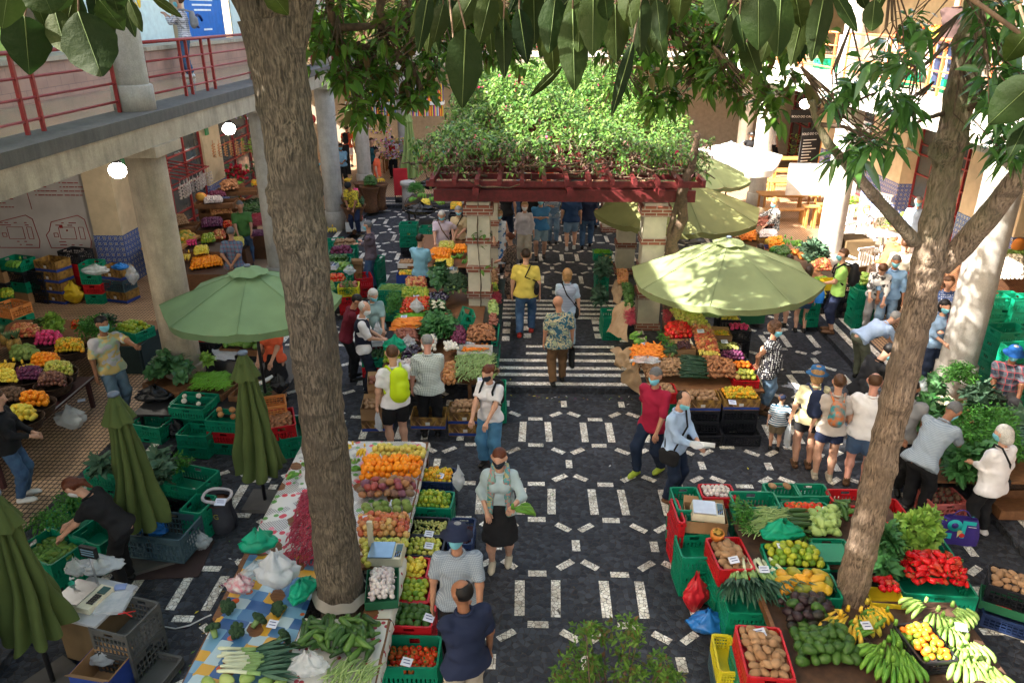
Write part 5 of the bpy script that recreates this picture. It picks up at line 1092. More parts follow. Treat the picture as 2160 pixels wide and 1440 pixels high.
LEAFK={'cabbage','lettuce','kale','spinach_bunch','herb_bunch','broccoli','cauliflower','leek','pumpkin','melon','red_pepper','long_red_pepper'}
def heap(kind,quad,z,label,mound=.06,mix=None,lay=2,sc=1.0,dens=1.0,aim=None,thick=.08):
 """quad: photograph corners back-left, back-right, front-right, front-left on a level z (or four levels)"""
 zs=z if hasattr(z,'__len__') else [z]*4
 c=[W(q[0],q[1],zs[i]) if len(q)==2 else Vector(q) for i,q in enumerate(quad)]
 if kind not in STUFFK and kind not in LEAFK and c[0].y < 10.5:sc *=1.2
 HEAPS.append((((c[0]+c[2])/2).length,kind,c,label,mound,mix,lay,sc,dens,aim,thick))
def crate_heap(kind,px,py,zt,where,ck='g',rz=0,l=.6,w_=.4,h=.2,below=(),fill=.05,mound=.05,label=None,mix=None,sc=1.0,dens=1.0,pos=None,aim=None,lay=1,hb=None):
 q=stk(px,py,zt,[ck]+list(below),where,rz,l,w_,[h]+[hb or h]*len(below),pos)
 if kind:
  a=R_(rz);c=[]
  if kind not in STUFFK and kind not in LEAFK:sc *=1.2
  for sx,sy in ((-1,1),(1,1),(1,-1),(-1,-1)):
   x=sx*(l/2-.03);y=sy*(w_/2-.03);c.append(Vector((q.x+x*math.cos(a)-y*math.sin(a),q.y+x*math.sin(a)+y*math.cos(a),zt-fill)))
  HEAPS.append((((c[0]+c[2])/2).length,kind,c,label or ('%s in the %s' % (kind.replace('_',' '),where)),mound,mix,lay,sc,dens,aim,.06))
 return q
CNT={}
def rotq(kind):
 if kind in LIE or kind in STUFFK:return Euler((R_(random.uniform(65,115)),R_(random.uniform(-15,15)),random.uniform(0,6.28)))
 return Euler((R_(random.uniform(-35,35)),R_(random.uniform(-35,35)),random.uniform(0,6.28)))
def do_heaps():
 HEAPS.sort(key=lambda h:h[0])
 for (_,kind,c,label,mound,mix,lay,sc,dens,aim,thick) in HEAPS:
  bl,br,fr,fl=c;wd=((br-bl).length+(fr-fl).length)/2;dp=((fl-bl).length+(fr-br).length)/2
  def at(u,v):p=(bl*(1-u)+br*u)*(1-v)+(fl*(1-u)+fr*u)*v;return p+Vector((0,0,mound*(1-(2*u-1)**2)**.6*(1-(2*v-1)**2)**.6))
  names=[kind]+list(mix or [])
  if kind in STUFFK:
   area=wd*dp;n=int(area*dens*{'grape':1500,'dark_grape':1500,'long_pod':750}.get(kind,1300));n=min(n,1500)
   V=[];Q=[];src=F[kind];sv=np.array([v.co[:] for v in src.vertices]);sf=[tuple(p.vertices) for p in src.polygons]
   for i in range(n):
    u,v=random.random(),random.random();p=at(u,v)+Vector((0,0,random.uniform(-.01,thick*.35)))
    if aim is not None:R=Euler((random.uniform(-.3,.3),random.uniform(-.25,.25),R_(aim)+random.gauss(0,.35))).to_matrix()
    elif 'grape' in kind:R=Matrix.Identity(3)
    else:R=Euler((random.uniform(-1.5,1.5),random.uniform(-.3,.3),random.uniform(0,6.28))).to_matrix()
    b=len(V);V +=(sv@np.array(R).T*sc+np.array(p)).tolist();Q +=[tuple(k+b for k in f) for f in sf]
   nm={'green_bean':'green_beans','red_bean':'red_beans','long_pod':'flat_beans','bright_pod':'green_pods','grape':'grapes','dark_grape':'dark_grapes'}[kind]
   me=npmesh(nm,V,Q,src.materials[0]);o=link(nm,me);tag(o,label,nm.replace('_',' '),kind='stuff');continue
  d=SZ[kind]*sc/math.sqrt(dens);pts=[]
  for L in range(lay):
   dz=L*d*.62;sh=L*.5
   nu=max(1,int(round(wd/d-sh*1.6)));nv=max(1,int(round(dp/(d*.88)-sh*1.6)))
   for j in range(nv):
    for i in range(nu):
     u=(i+.5+(.5 if (j+L) % 2 else 0)*(.6))/(nu+.3);v=(j+.5)/nv
     if L:u=.5+(u-.5)*(1-d*1.1/max(wd,.1));v=.5+(v-.5)*(1-d*1.1/max(dp,.1))
     if L and random.random() < .18:continue
     u=min(max(u+random.uniform(-.12,.12)/nu,.02),.98);v=min(max(v+random.uniform(-.14,.14)/nv,.02),.98)
     pts.append(at(u,v)+Vector((0,0,dz+random.uniform(-.006,.006)+d*.3)))
  over={}
  for p in pts:
   k=random.choice(names) if mix else kind
   if aim is not None:R=Euler((R_(90)+random.uniform(-.12,.12),0,R_(aim)+random.gauss(0,.14)))
   else:R=rotq(k)
   s_=sc*random.uniform(.88,1.12)
   if CNT.get(k,0) < 298:
    CNT[k]=CNT.get(k,0)+1
    o=link(k,F[k],None,p,R,s_);lb=label if not mix else label.replace('*',k.replace('_',' '))
    tag(o,lb,k.replace('_',' '),lb)
   else:over.setdefault(k,[]).append((p,R,s_))
  for k,L_ in over.items():
   src=F[k];sv=np.array([v.co[:] for v in src.vertices]);sf=[tuple(q.vertices) for q in src.polygons];mi=[q.material_index for q in src.polygons];V=[];Q=[];MI=[]
   for p,R,s_ in L_:
    b=len(V);V +=(sv@np.array(R.to_matrix()).T*s_+np.array(p)).tolist();Q +=[tuple(i+b for i in f) for f in sf];MI +=mi
   nm=k+'_pile';me=npmesh(nm,V,Q,list(src.materials));me.polygons.foreach_set('material_index',MI)
   tag(link(nm,me),'heap of small '+label.replace('*',k.replace('_',' ')),k.replace('_',' '),kind='stuff')
def card(px,py,z,label='',rz=0,s=1,tilt=20):
 p=W(px,py,z);m=MB();m.box((0,0,0),(.11*s,.085*s,.003),mat=PAPER)
 for k in range(2):m.box((-.005+.01*k,.018-.03*k,.0022),(.07*s,.008,.001),mat=M('card_ink',(.05,.06,.2),.6))
 return m.build('price_card',None,None,p,(R_(tilt),R_(random.uniform(-8,8)),R_(rz)),label=label,cat='price card',group='price cards')
def bagmesh(w_,h_,mat,seed,knot=True,d=.6):
 rs=random.Random(seed);ph=[rs.uniform(0,6) for _ in range(8)]
 def fn(u,v):
  t=2*math.pi*u;prof=math.sin(min(v,.62)/.62*math.pi*.5)*.9+.1 if v < .62 else max(.12,1-(v-.62)*2.6)
  if v < .06:prof *=.9
  r=prof*(1+.10*math.sin(3*t+ph[0]+4*v)+.07*math.sin(7*t+ph[1]-6*v)+.05*math.sin(13*t+ph[2]+9*v))
  if v > .75:r *=1+.7*abs(math.sin(t+ph[3]))
  return Vector((w_/2*r*math.cos(t),w_/2*d*r*math.sin(t),h_*(v*1.0+.05*math.sin(5*t+ph[4])*v+(.35*abs(math.cos(t+ph[3]))*(v-.75)*4 if v > .75 else 0)+.03*math.sin(9*t+11*v+ph[6]))))
 return MB().grid(fn,40,20,mat)
def bag(px,py,z,w_,h_,mat,label,rz=0,seed=1,fill=None,name='plastic_bag',pos=None):
 p=W(px,py,z) if pos is None else Vector(pos)
 o=bagmesh(w_,h_,mat,seed).build(name,None,None,p,(0,0,R_(rz)),label=label,cat='bag')
 return o
#================================================================stall near left,round the trunk
def table(label,tops,z,mat=WOOD,legs=None,cloth_=None):
 g=empty('market_table',(tops[0][0],tops[0][2],0),0,label,'table');o=Vector((tops[0][0],tops[0][2],0))
 for (x0,x1,y0,y1) in tops:
  MB().b2(x0-o.x,x1-o.x,y0-o.y,y1-o.y,z-.035,z,mat).build('table_top',None,g)
 x0=min(t[0] for t in tops);x1=max(t[1] for t in tops);y0=min(t[2] for t in tops);y1=max(t[3] for t in tops)
 for (x,y) in (legs or ((x0+.08,y0+.08),(x1-.08,y0+.08),(x0+.08,y1-.08),(x1-.08,y1-.08))):
  MB().box((x-o.x,y-o.y,(z-.036)/2),(.06,.06,z-.036),mat=mat).build('leg',None,g)
 return g
ZT=.74
table('long trestle table under the printed cloths round the left trunk',[(-3.2,-1.4,6.75,9.45),(-3.18,-2.3,5.95,6.75),(-1.66,-1.38,5.95,6.75),(-3.15,-1.36,4.2,5.95)],ZT)
def mat_cloth_patch():
 m,nt,b=newmat('patchwork_cloth');co=objco(nt)
 mp=_n(nt,'Mapping',{0:co,2:(0,0,.2)}).outputs[0]
 br=_n(nt,'TexVoronoi',{'Vector':mp,'Scale':7.0,'Randomness':.25},distance='CHEBYCHEV').outputs[1]
 s=_n(nt,'SeparateColor',{0:br}).outputs[0]
 col=_ramp(nt,s,[(0,(.06,.18,.36)),(.3,(.62,.34,.03)),(.5,(.16,.34,.50)),(.68,(.03,.10,.28)),(.82,(.42,.55,.60))],'CONSTANT')
 d=_n(nt,'TexVoronoi',{'Vector':co,'Scale':4.5}).outputs[0];col=_mix(nt,_math(nt,'LESS_THAN',d,.2),col,(.55,.10,.02))
 nt.links.new(col,b.inputs['Base Color']);b.inputs['Roughness'].default_value=.35;return m
def mat_cloth_flower():
 m,nt,b=newmat('flower_oilcloth');co=objco(nt);sp=_n(nt,'SeparateXYZ',{0:co})
 ck=_n(nt,'TexChecker',{'Vector':co,'Scale':60.0,1:(.62,.60,.58,1),2:(.16,.15,.15,1)}).outputs[0]
 v=_n(nt,'TexVoronoi',{'Vector':co,'Scale':9.0});d=v.outputs[0];w2=_n(nt,'SeparateColor',{0:v.outputs[1]}).outputs[0]
 f=_ramp(nt,w2,[(0,(.55,.03,.05)),(.4,(.10,.28,.06)),(.7,(.62,.20,.25))],'CONSTANT')
 base=_mix(nt,_ramp(nt,_n(nt,'TexNoise',{'Vector':co,'Scale':3.5}).outputs[0],[(.48,G3(0)),(.5,G3(1))]),(.60,.58,.55),ck)
 col=_mix(nt,_math(nt,'LESS_THAN',d,.34),base,f);nt.links.new(col,b.inputs['Base Color']);b.inputs['Roughness'].default_value=.3;return m
def mat_cloth_cherry():
 m,nt,b=newmat('cherry_cloth');co=objco(nt);v=_n(nt,'TexVoronoi',{'Vector':co,'Scale':11.0})
 col=_mix(nt,_math(nt,'LESS_THAN',v.outputs[0],.26),(.62,.60,.54),(.35,.02,.04));nt.links.new(col,b.inputs['Base Color']);b.inputs['Roughness'].default_value=.5;return m
MPATCH=mat_cloth_patch();MFLOW=mat_cloth_flower();MCHER=mat_cloth_cherry()
def drape(x0,x1,y0,y1,z,dl,dr,mat,label,df=.0,seed=0,hole=None):
 """cloth lying on a table, hanging over at left (dl), right (dr) and front (df)"""
 def fn(u,v):
  t=-dl+u*(x1-x0+dl+dr);y=y0+v*(y1-y0);zz=z+.004+.006*math.sin(9*t+5*y+seed)*math.sin(7*y-3*t)
  x=x0+t
  if t < 0:x=x0-.012-.03*abs(math.sin(11*y+seed))*min(1,-t*6);zz=z+t
  if t > x1-x0:x=x1+.012+.03*abs(math.sin(12*y+seed))*min(1,(t-x1+x0)*6);zz=z-(t-x1+x0)
  return Vector((x,y,zz))
 m=MB();m.grid(fn,int((x1-x0+dl+dr)/.05),int((y1-y0)/.08),mat)
 return m.build('tablecloth',label=label,cat='tablecloth')
drape(-3.2,-1.4,6.96,9.45,ZT,.4,.06,MFLOW,'cloth printed with flowers and tiny checks behind the trunk',seed=1)
drape(-1.65,-1.36,5.98,6.94,ZT,.0,.1,MCHER,'strip of cherry cloth right of the trunk under the garlic',seed=2)
drape(-3.15,-2.25,4.25,6.94,ZT,.4,.0,MPATCH,'blue and orange patchwork cloth under the leeks and broccoli',seed=3)
drape(-2.24,-1.36,4.25,5.96,ZT+.002,.0,.12,MCHER,'white cloth with cherries under the marrows',seed=5)
m=MB();m.grid(lambda u,v:Vector((-1.95+math.cos(u*6.283)*(.25+.06*v)*(1+.05*math.sin(u*40)),6.35+math.sin(u*6.283)*(.25+.06*v),ZT+.06-.08*v+.012*math.sin(u*50))),60,4,M('cream_wrap',(.36,.33,.28),.8));m.build('cloth_wrap',label='cream cloth tucked round the foot of the left trunk',cat='cloth')
Z1=ZT+.03
heap('yellow_guava',[(788,945),(900,950),(898,967),(778,965)],.86,'yellow green passion fruit along the far edge of the flowered cloth',.03)
heap('orange',[(765,968),(896,970),(886,1012),(757,1014)],[.9,.9,.82,.82],'orange in the big heap right of the left trunk',.05,lay=2)
heap('mango',[(762,1020),(882,1018),(872,1052),(752,1052)],.80,'purple and green mango right of the left trunk',.04,lay=2)
heap('custard_apple',[(765,1068),(872,1060),(868,1084),(760,1092)],.79,'knobbly custard apple between mangoes and apples',.02,lay=1)
heap('apple',[(754,1088),(868,1092),(862,1136),(752,1132)],.79,'red and yellow apple right of the left trunk',.03,lay=2)
heap('green_apple',[(758,1140),(866,1142),(862,1152),(762,1155)],.78,'pale green apple behind the scales',.01,lay=1);heap('green_apple',[(758,1150),(782,1150),(782,1200),(766,1200)],.78,'pale green apple left of the scales',.02,lay=1)
heap('red_bean',[(640,1042),(690,1042),(690,1192),(600,1185)],.79,'heap of long dark red beans left of the trunk',.09,aim=70,dens=1.15)
heap('marrow',[(640,1318),(800,1310),(790,1398),(632,1372)],.80,'dark green marrow on the cherry cloth',.05,lay=2,sc=.8)
heap('long_pod',[(700,1402),(798,1408),(788,1445),(690,1445)],.80,'flat green beans at the bottom edge beside the clear bag',.04,aim=60)
crate_heap('garlic',806,1232,.86,'of garlic at the right of the trunk foot','gbox',8,.34,.52,.1,fill=.03,mound=.05,label='garlic bulb in the box at the trunk foot',lay=2)
for i,(px,py,r) in enumerate([(480,1278,10),(545,1305,40),(588,1282,-20),(450,1325,70),(500,1328,0),(598,1342,30)]):
 tag(link('broccoli',F['broccoli'],None,W(px,py,Z1+.05),(R_(50),R_(20*(i % 3)),R_(r*3)),1.15),['broccoli head nearest the plastic bags','broccoli head in the middle of the patchwork cloth','broccoli head right of the cluster by the price card','broccoli head at the left edge of the cloth','broccoli head lying against the leeks','frayed broccoli head below the price card'][i],'broccoli','broccoli on the patchwork cloth')
for i in range(11):
 x=455+i*6;p=W(520+random.uniform(-14,14),1388+i*5-20,Z1+.02+.008*i);tag(link('leek',F['leek'],None,p,(R_(90),0,R_(96+random.uniform(-16,16))),1.15),'leek lying in the fan of leeks on the patchwork cloth','leek','leeks on the patchwork cloth')
for i,(px,py) in enumerate([(440,1438),(478,1432),(520,1430),(560,1438),(590,1442)]):tag(link('melon',F['melon'],None,W(px,py,Z1+.05),(R_(90),0,R_(60+20*i)),.75),'green striped melon at the bottom edge, below the leeks','melon','melons below the leeks')
banana_hand(W(745,945,.86),R_(200),'yellow banana bunch at the far corner of the flowered cloth',9,1.0,'y');banana_hand(W(770,948,.84),R_(260),'second yellow banana bunch beside the yellow passion fruit',7,.9,'y')
for q,(px,py,r,lb) in enumerate([(635,1005,180,'green bananas left of the trunk, nearest the edge of the cloth'),(652,990,120,'green bananas tucked behind the left side of the trunk'),(740,1000,60,'green bananas between the trunk and the oranges'),(748,985,100,'green bananas behind the right side of the trunk')]):banana_hand(W(px,py,.84),R_(r),lb,7,.95)
bag(550,1165,Z1,.42,.26,BAGG,'tied bright green bag left of the red beans',20,3);bag(590,1240,Z1,.46,.38,BAGW,'large white bag standing left of the trunk foot',10,5);bag(640,1262,Z1,.40,.2,BAGG,'crumpled green bag against the trunk foot',70,8);bag(510,1252,Z1,.3,.2,M('pink_filled_bag',(.55,.16,.22),.3,c2=(.6,.58,.58),sc=16,alpha=.85),'clear bag of pink radishes at the cloth edge',0,9);bag(545,1212,Z1,.32,.16,BAGC,'clear bag of greens behind the radishes',40,12)
bag(655,1425,Z1,.36,.24,BAGC,'clear bag with fruit at the bottom edge',0,14);bag(968,1035,.62,.16,.3,BAGW,'thin white bag hanging from the crate of limes',0,17)
def scales(px,py,z,rz,label,pole=True,col=(.62,.58,.44),top=(.22,.34,.46),s=1.0):
 g=empty('weighing_scale',W(px,py,z),R_(rz),label,'scales');bm_=M('scale_body_%d' % int(col[0]*100),col,.45);MB().box((0,0,.045*s),(.40*s,.30*s,.09*s),mat=bm_,taper=.92).build('housing',None,g);MB().box((-.045*s,0,.105*s),(.27*s,.27*s,.014),mat=M('scale_plate_%d' % int(top[0]*100),top,.22,metal=.3)).build('pan',None,g)
 m=MB();m.box((.145*s,.06*s,.088*s),(.07*s,.12*s,.012),mat=M('lcd',(.04,.10,.10),.2));MB
 for a in range(4):
  for b_ in range(3):m.box((.12*s+.022*s*b_,-.02*s-.024*s*a,.092*s),(.016*s,.017*s,.01),mat=BLACK if (a+b_) % 3 else M('key_blue',(.05,.15,.4),.5))
 m.build('keypad',None,g)
 if pole:MB().box((-.19*s,.13*s,.22*s),(.06*s,.035*s,.34*s),mat=bm_).build('display',None,g)
scales(815,1175,Z1,0,'beige scales with a blue pan beside the garlic');scales(1492,1085,.74,-8,'white scales with a speckled pan on the brown box, right stall',False,(.62,.64,.66),(.50,.52,.56))
for (px,py,z,lb) in [(775,1092,.86,'card among the red apples'),(800,1020,.9,'card between oranges and mangoes'),(845,1025,.88,'card on the mangoes'),(832,1060,.85,'card on the custard apples'),(928,1002,.66,'card on the clementine crate'),(920,1045,.62,'card on the lime crate'),(905,1125,.58,'card on the grape crate'),(905,1150,.6,'card on the green apple crate'),(575,1315,.80,'card between the broccoli heads'),(760,1322,.86,'card on the dark marrows'),(905,1302,.6,'card on the green avocados'),(858,1395,.55,'card on the tomato crate')]:card(px,py,z,'white price '+lb,random.uniform(-20,20))
R1='right of the left trunk stall'
crate_heap('clementine',922,1000,.62,'of clementines nearest the walker, '+R1,'n',-3,.48,.36,.2,['k','k'],lay=2,mound=.05,label='green and orange clementine in the navy crate')
crate_heap('lime',915,1052,.60,'of limes, '+R1,'g',-3,.50,.38,.2,['g','g'],lay=2,label='lime in the green crate beside the mangoes',mix=None)
crate_heap('grape',905,1108,.55,'of pale grapes beside the apples','k',-2,.48,.36,.2,['k','k'],mound=.03,fill=.06,label='pale grapes in the black crate beside the apples')
crate_heap('dark_grape',974,1118,.50,'of dark nuts by the skirted woman','n',-2,.30,.52,.24,['k'],mound=.02,fill=.12,label='small dark nuts in the navy crate')
crate_heap('green_apple',895,1150,.55,'of small green apples behind the bucket hat','k',-3,.46,.36,.2,['k','k'],label='small green apple behind the bucket hat',sc=.8)
crate_heap('lemon',872,1196,.58,'of yellow guavas behind the bucket hat','r',-2,.34,.36,.2,['k','g'],label='yellow fruit in the red crate by the scales',lay=2)
crate_heap('lime',868,1242,.58,'of limes left of the bucket hat','r',-2,.42,.40,.2,['r','k'],label='lime in the red crate left of the bucket hat',sc=1.1)
crate_heap('avocado',868,1292,.58,'of green avocados below the man','r',-2,.48,.38,.22,['r','r'],fill=.08,label='round green avocado in the red crate',sc=.95)
crate_heap('tomato',868,1372,.50,'of tomatoes at the bottom edge','g',0,.56,.42,.30,['g'],fill=.16,mound=.02,label='tomato in the deep green crate at the bottom',sc=.85,hb=.2)
#================================================================stall near right
table('dark wooden table edge under the avocados and bananas, bottom right',[(2.55,4.6,5.05,6.5)],.60,M('dark_board',(.10,.055,.035),.7,c2=(.06,.035,.025),sc=9))
MB().b2(2.52,4.66,5.0,5.05,.55,.68,WOOD).build('board',label='front board of the avocado table, bottom right',cat='board');MB().b2(2.50,2.54,5.06,6.7,.58,.68,WOOD).build('board',label='side board between avocados and potatoes',cat='board')
crate_heap('potato',1612,1372,.72,'of large potatoes at the bottom edge, right stall','r',-4,.44,.66,.28,['g','b'],fill=.07,label='large potato in the red crate, bottom edge',lay=2,sc=1.05,hb=.2)
heap('dark_avocado',[(1640,1268),(1740,1266),(1778,1330),(1662,1335)],.66,'* in the big tray right of the red potato crate',.06,mix=['dark_avocado','avocado'],lay=2,sc=1.12);heap('avocado',[(1664,1335),(1778,1330),(1825,1400),(1684,1408)],.66,'green avocado in the front half of the tray',.05,lay=2,sc=1.15);heap('dark_avocado',[(1782,1335),(1818,1335),(1860,1400),(1828,1402)],.63,'dark avocado between green ones and bananas',.01,lay=1)
for q,(px,py,r,n,c,s_,lb) in enumerate([(1785,1300,200,9,'y',1.2,'ripe yellow bananas at the foot of the forked tree'),(1825,1285,300,9,'y',1.2,'second ripe yellow bunch at the foot of the forked tree'),(1800,1325,250,7,'y',1.1,'lowest yellow bunch beside the dark avocados'),(1868,1300,200,9,'g',1.1,'green bananas right of the yellow bunch'),(1845,1335,170,9,'g',1.1,'green bananas with the price card'),(1870,1365,250,11,'g',1.25,'largest green banana bunch in the middle of the tray'),(1900,1395,280,9,'g',1.2,'green bananas left of the black mango crate'),(1855,1390,230,9,'g',1.1,'lowest green banana bunch at the tray edge'),(1950,1280,190,9,'p',1.1,'pale bananas just below the red peppers'),(2005,1290,310,9,'p',1.15,'pale bananas at the right below the red peppers'),(2000,1330,250,11,'p',1.2,'pale bananas behind the black mango crate'),(2035,1360,280,11,'p',1.2,'pale bananas right of the black mango crate'),(2055,1400,270,11,'p',1.2,'pale bananas at the bottom right corner of the table'),(1890,1100,300,7,'y',1.0,'small yellow bunch behind the forked tree'),(1770,1310,230,9,'y',1.2,'yellow bunch touching the dark avocados'),(1812,1302,270,9,'y',1.2,'middle yellow bunch on top of the others'),(1885,1330,280,11,'g',1.2,'green bananas left of the black crate rim'),(1860,1375,200,9,'g',1.2,'green bananas on the near left of the tray'),(1890,1375,260,11,'g',1.2,'green bananas on top of the big tray bunch'),(1880,1405,240,9,'g',1.1,'green bananas at the front lip of the tray'),(1975,1300,250,11,'p',1.15,'pale bananas in the second row'),(2020,1375,230,11,'p',1.2,'pale bananas in front of the price card'),(2030,1400,250,11,'p',1.2,'pale bananas lowest but one at the right'),(2075,1425,290,11,'p',1.2,'pale bananas at the very corner'),(1985,1310,320,9,'p',1.1,'pale bananas above the price card')]):banana_hand(W(px,py,.69),R_(r),lb,n,s_*1.12,c)
crate_heap('persimmon',1952,1352,.78,'of small mangoes among the bananas','k',8,.36,.50,.16,fill=.05,mix=['persimmon','lime','lemon'],label='* in the black crate among the bananas',lay=2,sc=.9)
crate_heap('papaya',1700,1232,.74,'of papayas in front of the limes','g',-2,.66,.40,.2,['g','g'],fill=.05,label='orange and green papaya in the green crate',lay=1,sc=.95,dens=1.1,mound=.06)
crate_heap('lime',1676,1172,.74,'of limes in front of the green bag','g',-2,.66,.42,.2,['g','g'],fill=.03,label='green lime beside the papayas',lay=2,sc=1.35,mound=.05)
crate_heap('potato',1540,1165,.76,'of brown yams left of the limes','r',4,.40,.56,.24,['g','g'],fill=.10,label='round brown yam in the red crate under the scales',sc=1.1,lay=2,hb=.2)
stk(1588,1262,.60,['g','g','g'],'under the leeks of the right stall',-2,.6,.44,.2);stk(1450,1050,.80,['g','g','g','g'],'at the left corner of the right stall',2,.34,.5,.2);stk(1475,1150,.58,['g','g','g'],'below the white scales',3,.5,.42,.2);stk(1430,1075,.78,['r','r','r','r'],'red edge at the left corner of the right stall',2,.08,.5,.2)
crate('box',W(1488,1080,.74)-Vector((0,0,.17)),'under the white scales',-6,.5,.42,.165)
crate_heap('garlic',1512,1034,.80,'of garlic heads at the back of the right stall','r',0,.42,.3,.16,label='garlic head in the red crate, right stall')
stk(1592,1052,.84,['g','g'],'standing empty behind the runner beans',0,.56,.34,.24);crate_heap('tomato',1703,1075,.76,'of tomatoes at the back of the right stall','g',0,.56,.36,.2,['g','g'],fill=.06,label='tomato in the green crate, right stall');stk(1795,1048,.80,['r','g'],'left behind the forked tree',0,.5,.36,.2);stk(1872,1075,.72,['r','g'],'right behind the forked tree',0,.42,.5,.2)
crate_heap('potato',1650,1032,.80,'with three potatoes at the very back','g',0,.42,.3,.18,['g'],label='potato in the small green crate at the back',dens=.25);stk(1712,1032,.80,['g','g'],'small empty one at the very back of the right stall',0,.4,.28,.18)
heap('herb_bunch',[(1540,1085),(1572,1080),(1580,1130),(1560,1140)],.74,'parsley bunch right of the white scales',.05,lay=2)
heap('long_pod',[(1578,1075),(1660,1075),(1660,1125),(1575,1128)],.76,'heap of runner beans in the middle of the right stall',.07,aim=10)
heap('courgette',[(1664,1082),(1700,1082),(1702,1130),(1668,1132)],.72,'dark courgette stacked beside the runner beans',.05,aim=88,lay=2);heap('chayote',[(1702,1082),(1768,1080),(1772,1130),(1708,1135)],.72,'pale green chayote left of the forked tree',.06,lay=2);heap('marrow',[(1755,1062),(1800,1062),(1790,1100),(1768,1095)],.74,'green marrow against the forked tree',.04,sc=.7)
MB().b2(2.55,4.6,7.0,8.3,.60,.64,MC['dark_board']).build('board',label='wooden board under the beans and chayotes of the right stall',cat='board');MB().b2(2.6,3.5,6.72,6.98,.3,.5,PL['g']).build('crate',label='green crate wedged under the middle of the right stall',cat='crate')
bag(1645,1140,.70,.52,.24,BAGG,'flat bright green bag on the right stall',10,21);heap('herb_bunch',[(1672,1130),(1705,1132),(1705,1148),(1672,1148)],.70,'small herbs between the green bag and the chayotes',.02,lay=1)
crate('g',W(1752,1170,.64)-Vector((0,0,.1)),'turned over left of the forked tree',0,.4,.34,.2);o=MB().box((0,0,0),(.38,.32,.012),mat=PL['g']).build('flat_lid',None,None,W(1752,1165,.76),label='flat green lid left of the forked tree',cat='lid')
for i in range(22):p=W(1545+i*5.5,1208+random.uniform(-3,3),.70+.02*(i % 3));tag(link('leek',F['leek'],None,p,(R_(84+random.uniform(-8,8)),0,R_(4+random.uniform(-14,14)+(i-11)*1.5)),1.15),'leek in the bundle spread over the green crates, right stall','leek','leeks on the right stall')
m=MB();m.lathe([(.001,0),(.075,0),(.08,.07),(.07,.085),(.001,.085)],n=18,mat=MC['pumpkin_skin'],lobes=9,la=.04);m.lathe([(.001,.087),(.062,.087)],n=16,mat=M('pumpkin_flesh',(.72,.42,.08),.5));m.build('cut_pumpkin',None,None,W(1512,1132,.80),(R_(15),0,0),label='cut pumpkin showing yellow flesh on the yams',cat='pumpkin')
crate('g',W(1965,1222,.62)-Vector((0,0,.24)),'heaped with red peppers',-4,.78,.50,.24);crate('g',W(1965,1222,.38)-Vector((0,0,.24)),'bottom one below the red peppers',-4,.78,.50,.24)
heap('long_red_pepper',[(1893,1188),(2005,1188),(2048,1245),(1918,1240)],.64,'shiny red pepper in the big heap right of the forked tree',.14,lay=3,sc=.95)
crate('ybox',W(1868,1255,.66)-Vector((0,0,.17)),'with stray peppers right of the forked tree',-6,.36,.26,.165);heap('red_pepper',[(1838,1222),(1880,1222),(1905,1255),(1855,1250)],.68,'red pepper on the yellow box',.03,lay=1)
heap('lettuce',[(1885,1118),(1975,1118),(1985,1172),(1892,1168)],.66,'frilly pale lettuce right of the forked tree',.10,lay=2,sc=1.0);heap('spinach_bunch',[(1842,1135),(1885,1130),(1890,1215),(1845,1218)],.66,'dark spinach bunch against the forked tree',.05,lay=2);stk(1930,1140,.60,['g','g'],'under the lettuces',-3,.7,.5,.22)
crate_heap('potato',2140,1225,.44,'of potatoes at the right edge','k',-30,.5,.42,.24,fill=.06,label='potato in the black crate at the right edge');crate('n',W(2128,1290,.2)-Vector((0,0,.18)),'lowest at the right edge',-30,.5,.34,.18);crate('gbox',W(2120,1262,.30)-Vector((0,0,.12)),'with a red lettered end at the right edge',-30,.48,.32,.11)
def text(body,size,mat,loc,rot,label=None,parent=None,name='lettering',al='CENTER'):
 cu=bpy.data.curves.new(name,'FONT');cu.body=body;cu.size=size;cu.align_x=al;cu.extrude=.001;cu.materials.append(mat)
 t=bpy.data.objects.new(name,cu);COL.objects.link(t);dg=bpy.context.evaluated_depsgraph_get();me=bpy.data.meshes.new_from_object(t.evaluated_get(dg));bpy.data.objects.remove(t)
 o=link(name,me,parent,loc,rot)
 if label:tag(o,label,'lettering')
 return o
INKW=M('white_lettering',(.8,.8,.8),.6)
g=empty('box_label',W(2105,1272,.22)+Vector((0,-.1,0)),R_(-28),'red label reading GUESA on the box at the right edge','label');MB().box((0,0,0),(.16,.004,.08),mat=PL['r']).build('red_strip',None,g);text('GUESA',.045,INKW,(0,-.004,-.015),(R_(90),0,0),None,g)
bag(1462,1262,0,.30,.44,BAGR,'red carrier bag on the floor left of the right stall',10,31,pos=(W(1462,1290).x,W(1462,1290).y,.0));bag(0,0,0,.44,.26,BAGB,'blue bag on the floor under the red potato crate',0,33,pos=(W(1490,1335).x,W(1490,1335).y,0));bag(0,0,0,.4,.3,BAGG,'dark green bag on the floor behind the blue one',0,35,pos=(W(1500,1275).x,W(1500,1275).y,0))
stk(1530,1375,.40,['y','b'],'half hidden left of the red potato crate',-4,.2,.5,.2)
for (px,py,z,lb) in [(1603,1333,.80,'card on the big potatoes'),(1612,1200,.78,'card at the top of the leeks'),(1548,1180,.82,'card on the yams'),(1650,1152,.84,'card on the limes of the right stall'),(1745,1075,.80,'card on the chayotes'),(1735,1340,.76,'card on the avocados'),(1828,1318,.78,'card on the green bananas'),(1965,1395,.70,'card on the small mangoes'),(2028,1322,.80,'card on the pale bananas'),(1985,1190,.84,'card on the red peppers')]:card(px,py,z,'white price '+lb,random.uniform(-20,20))
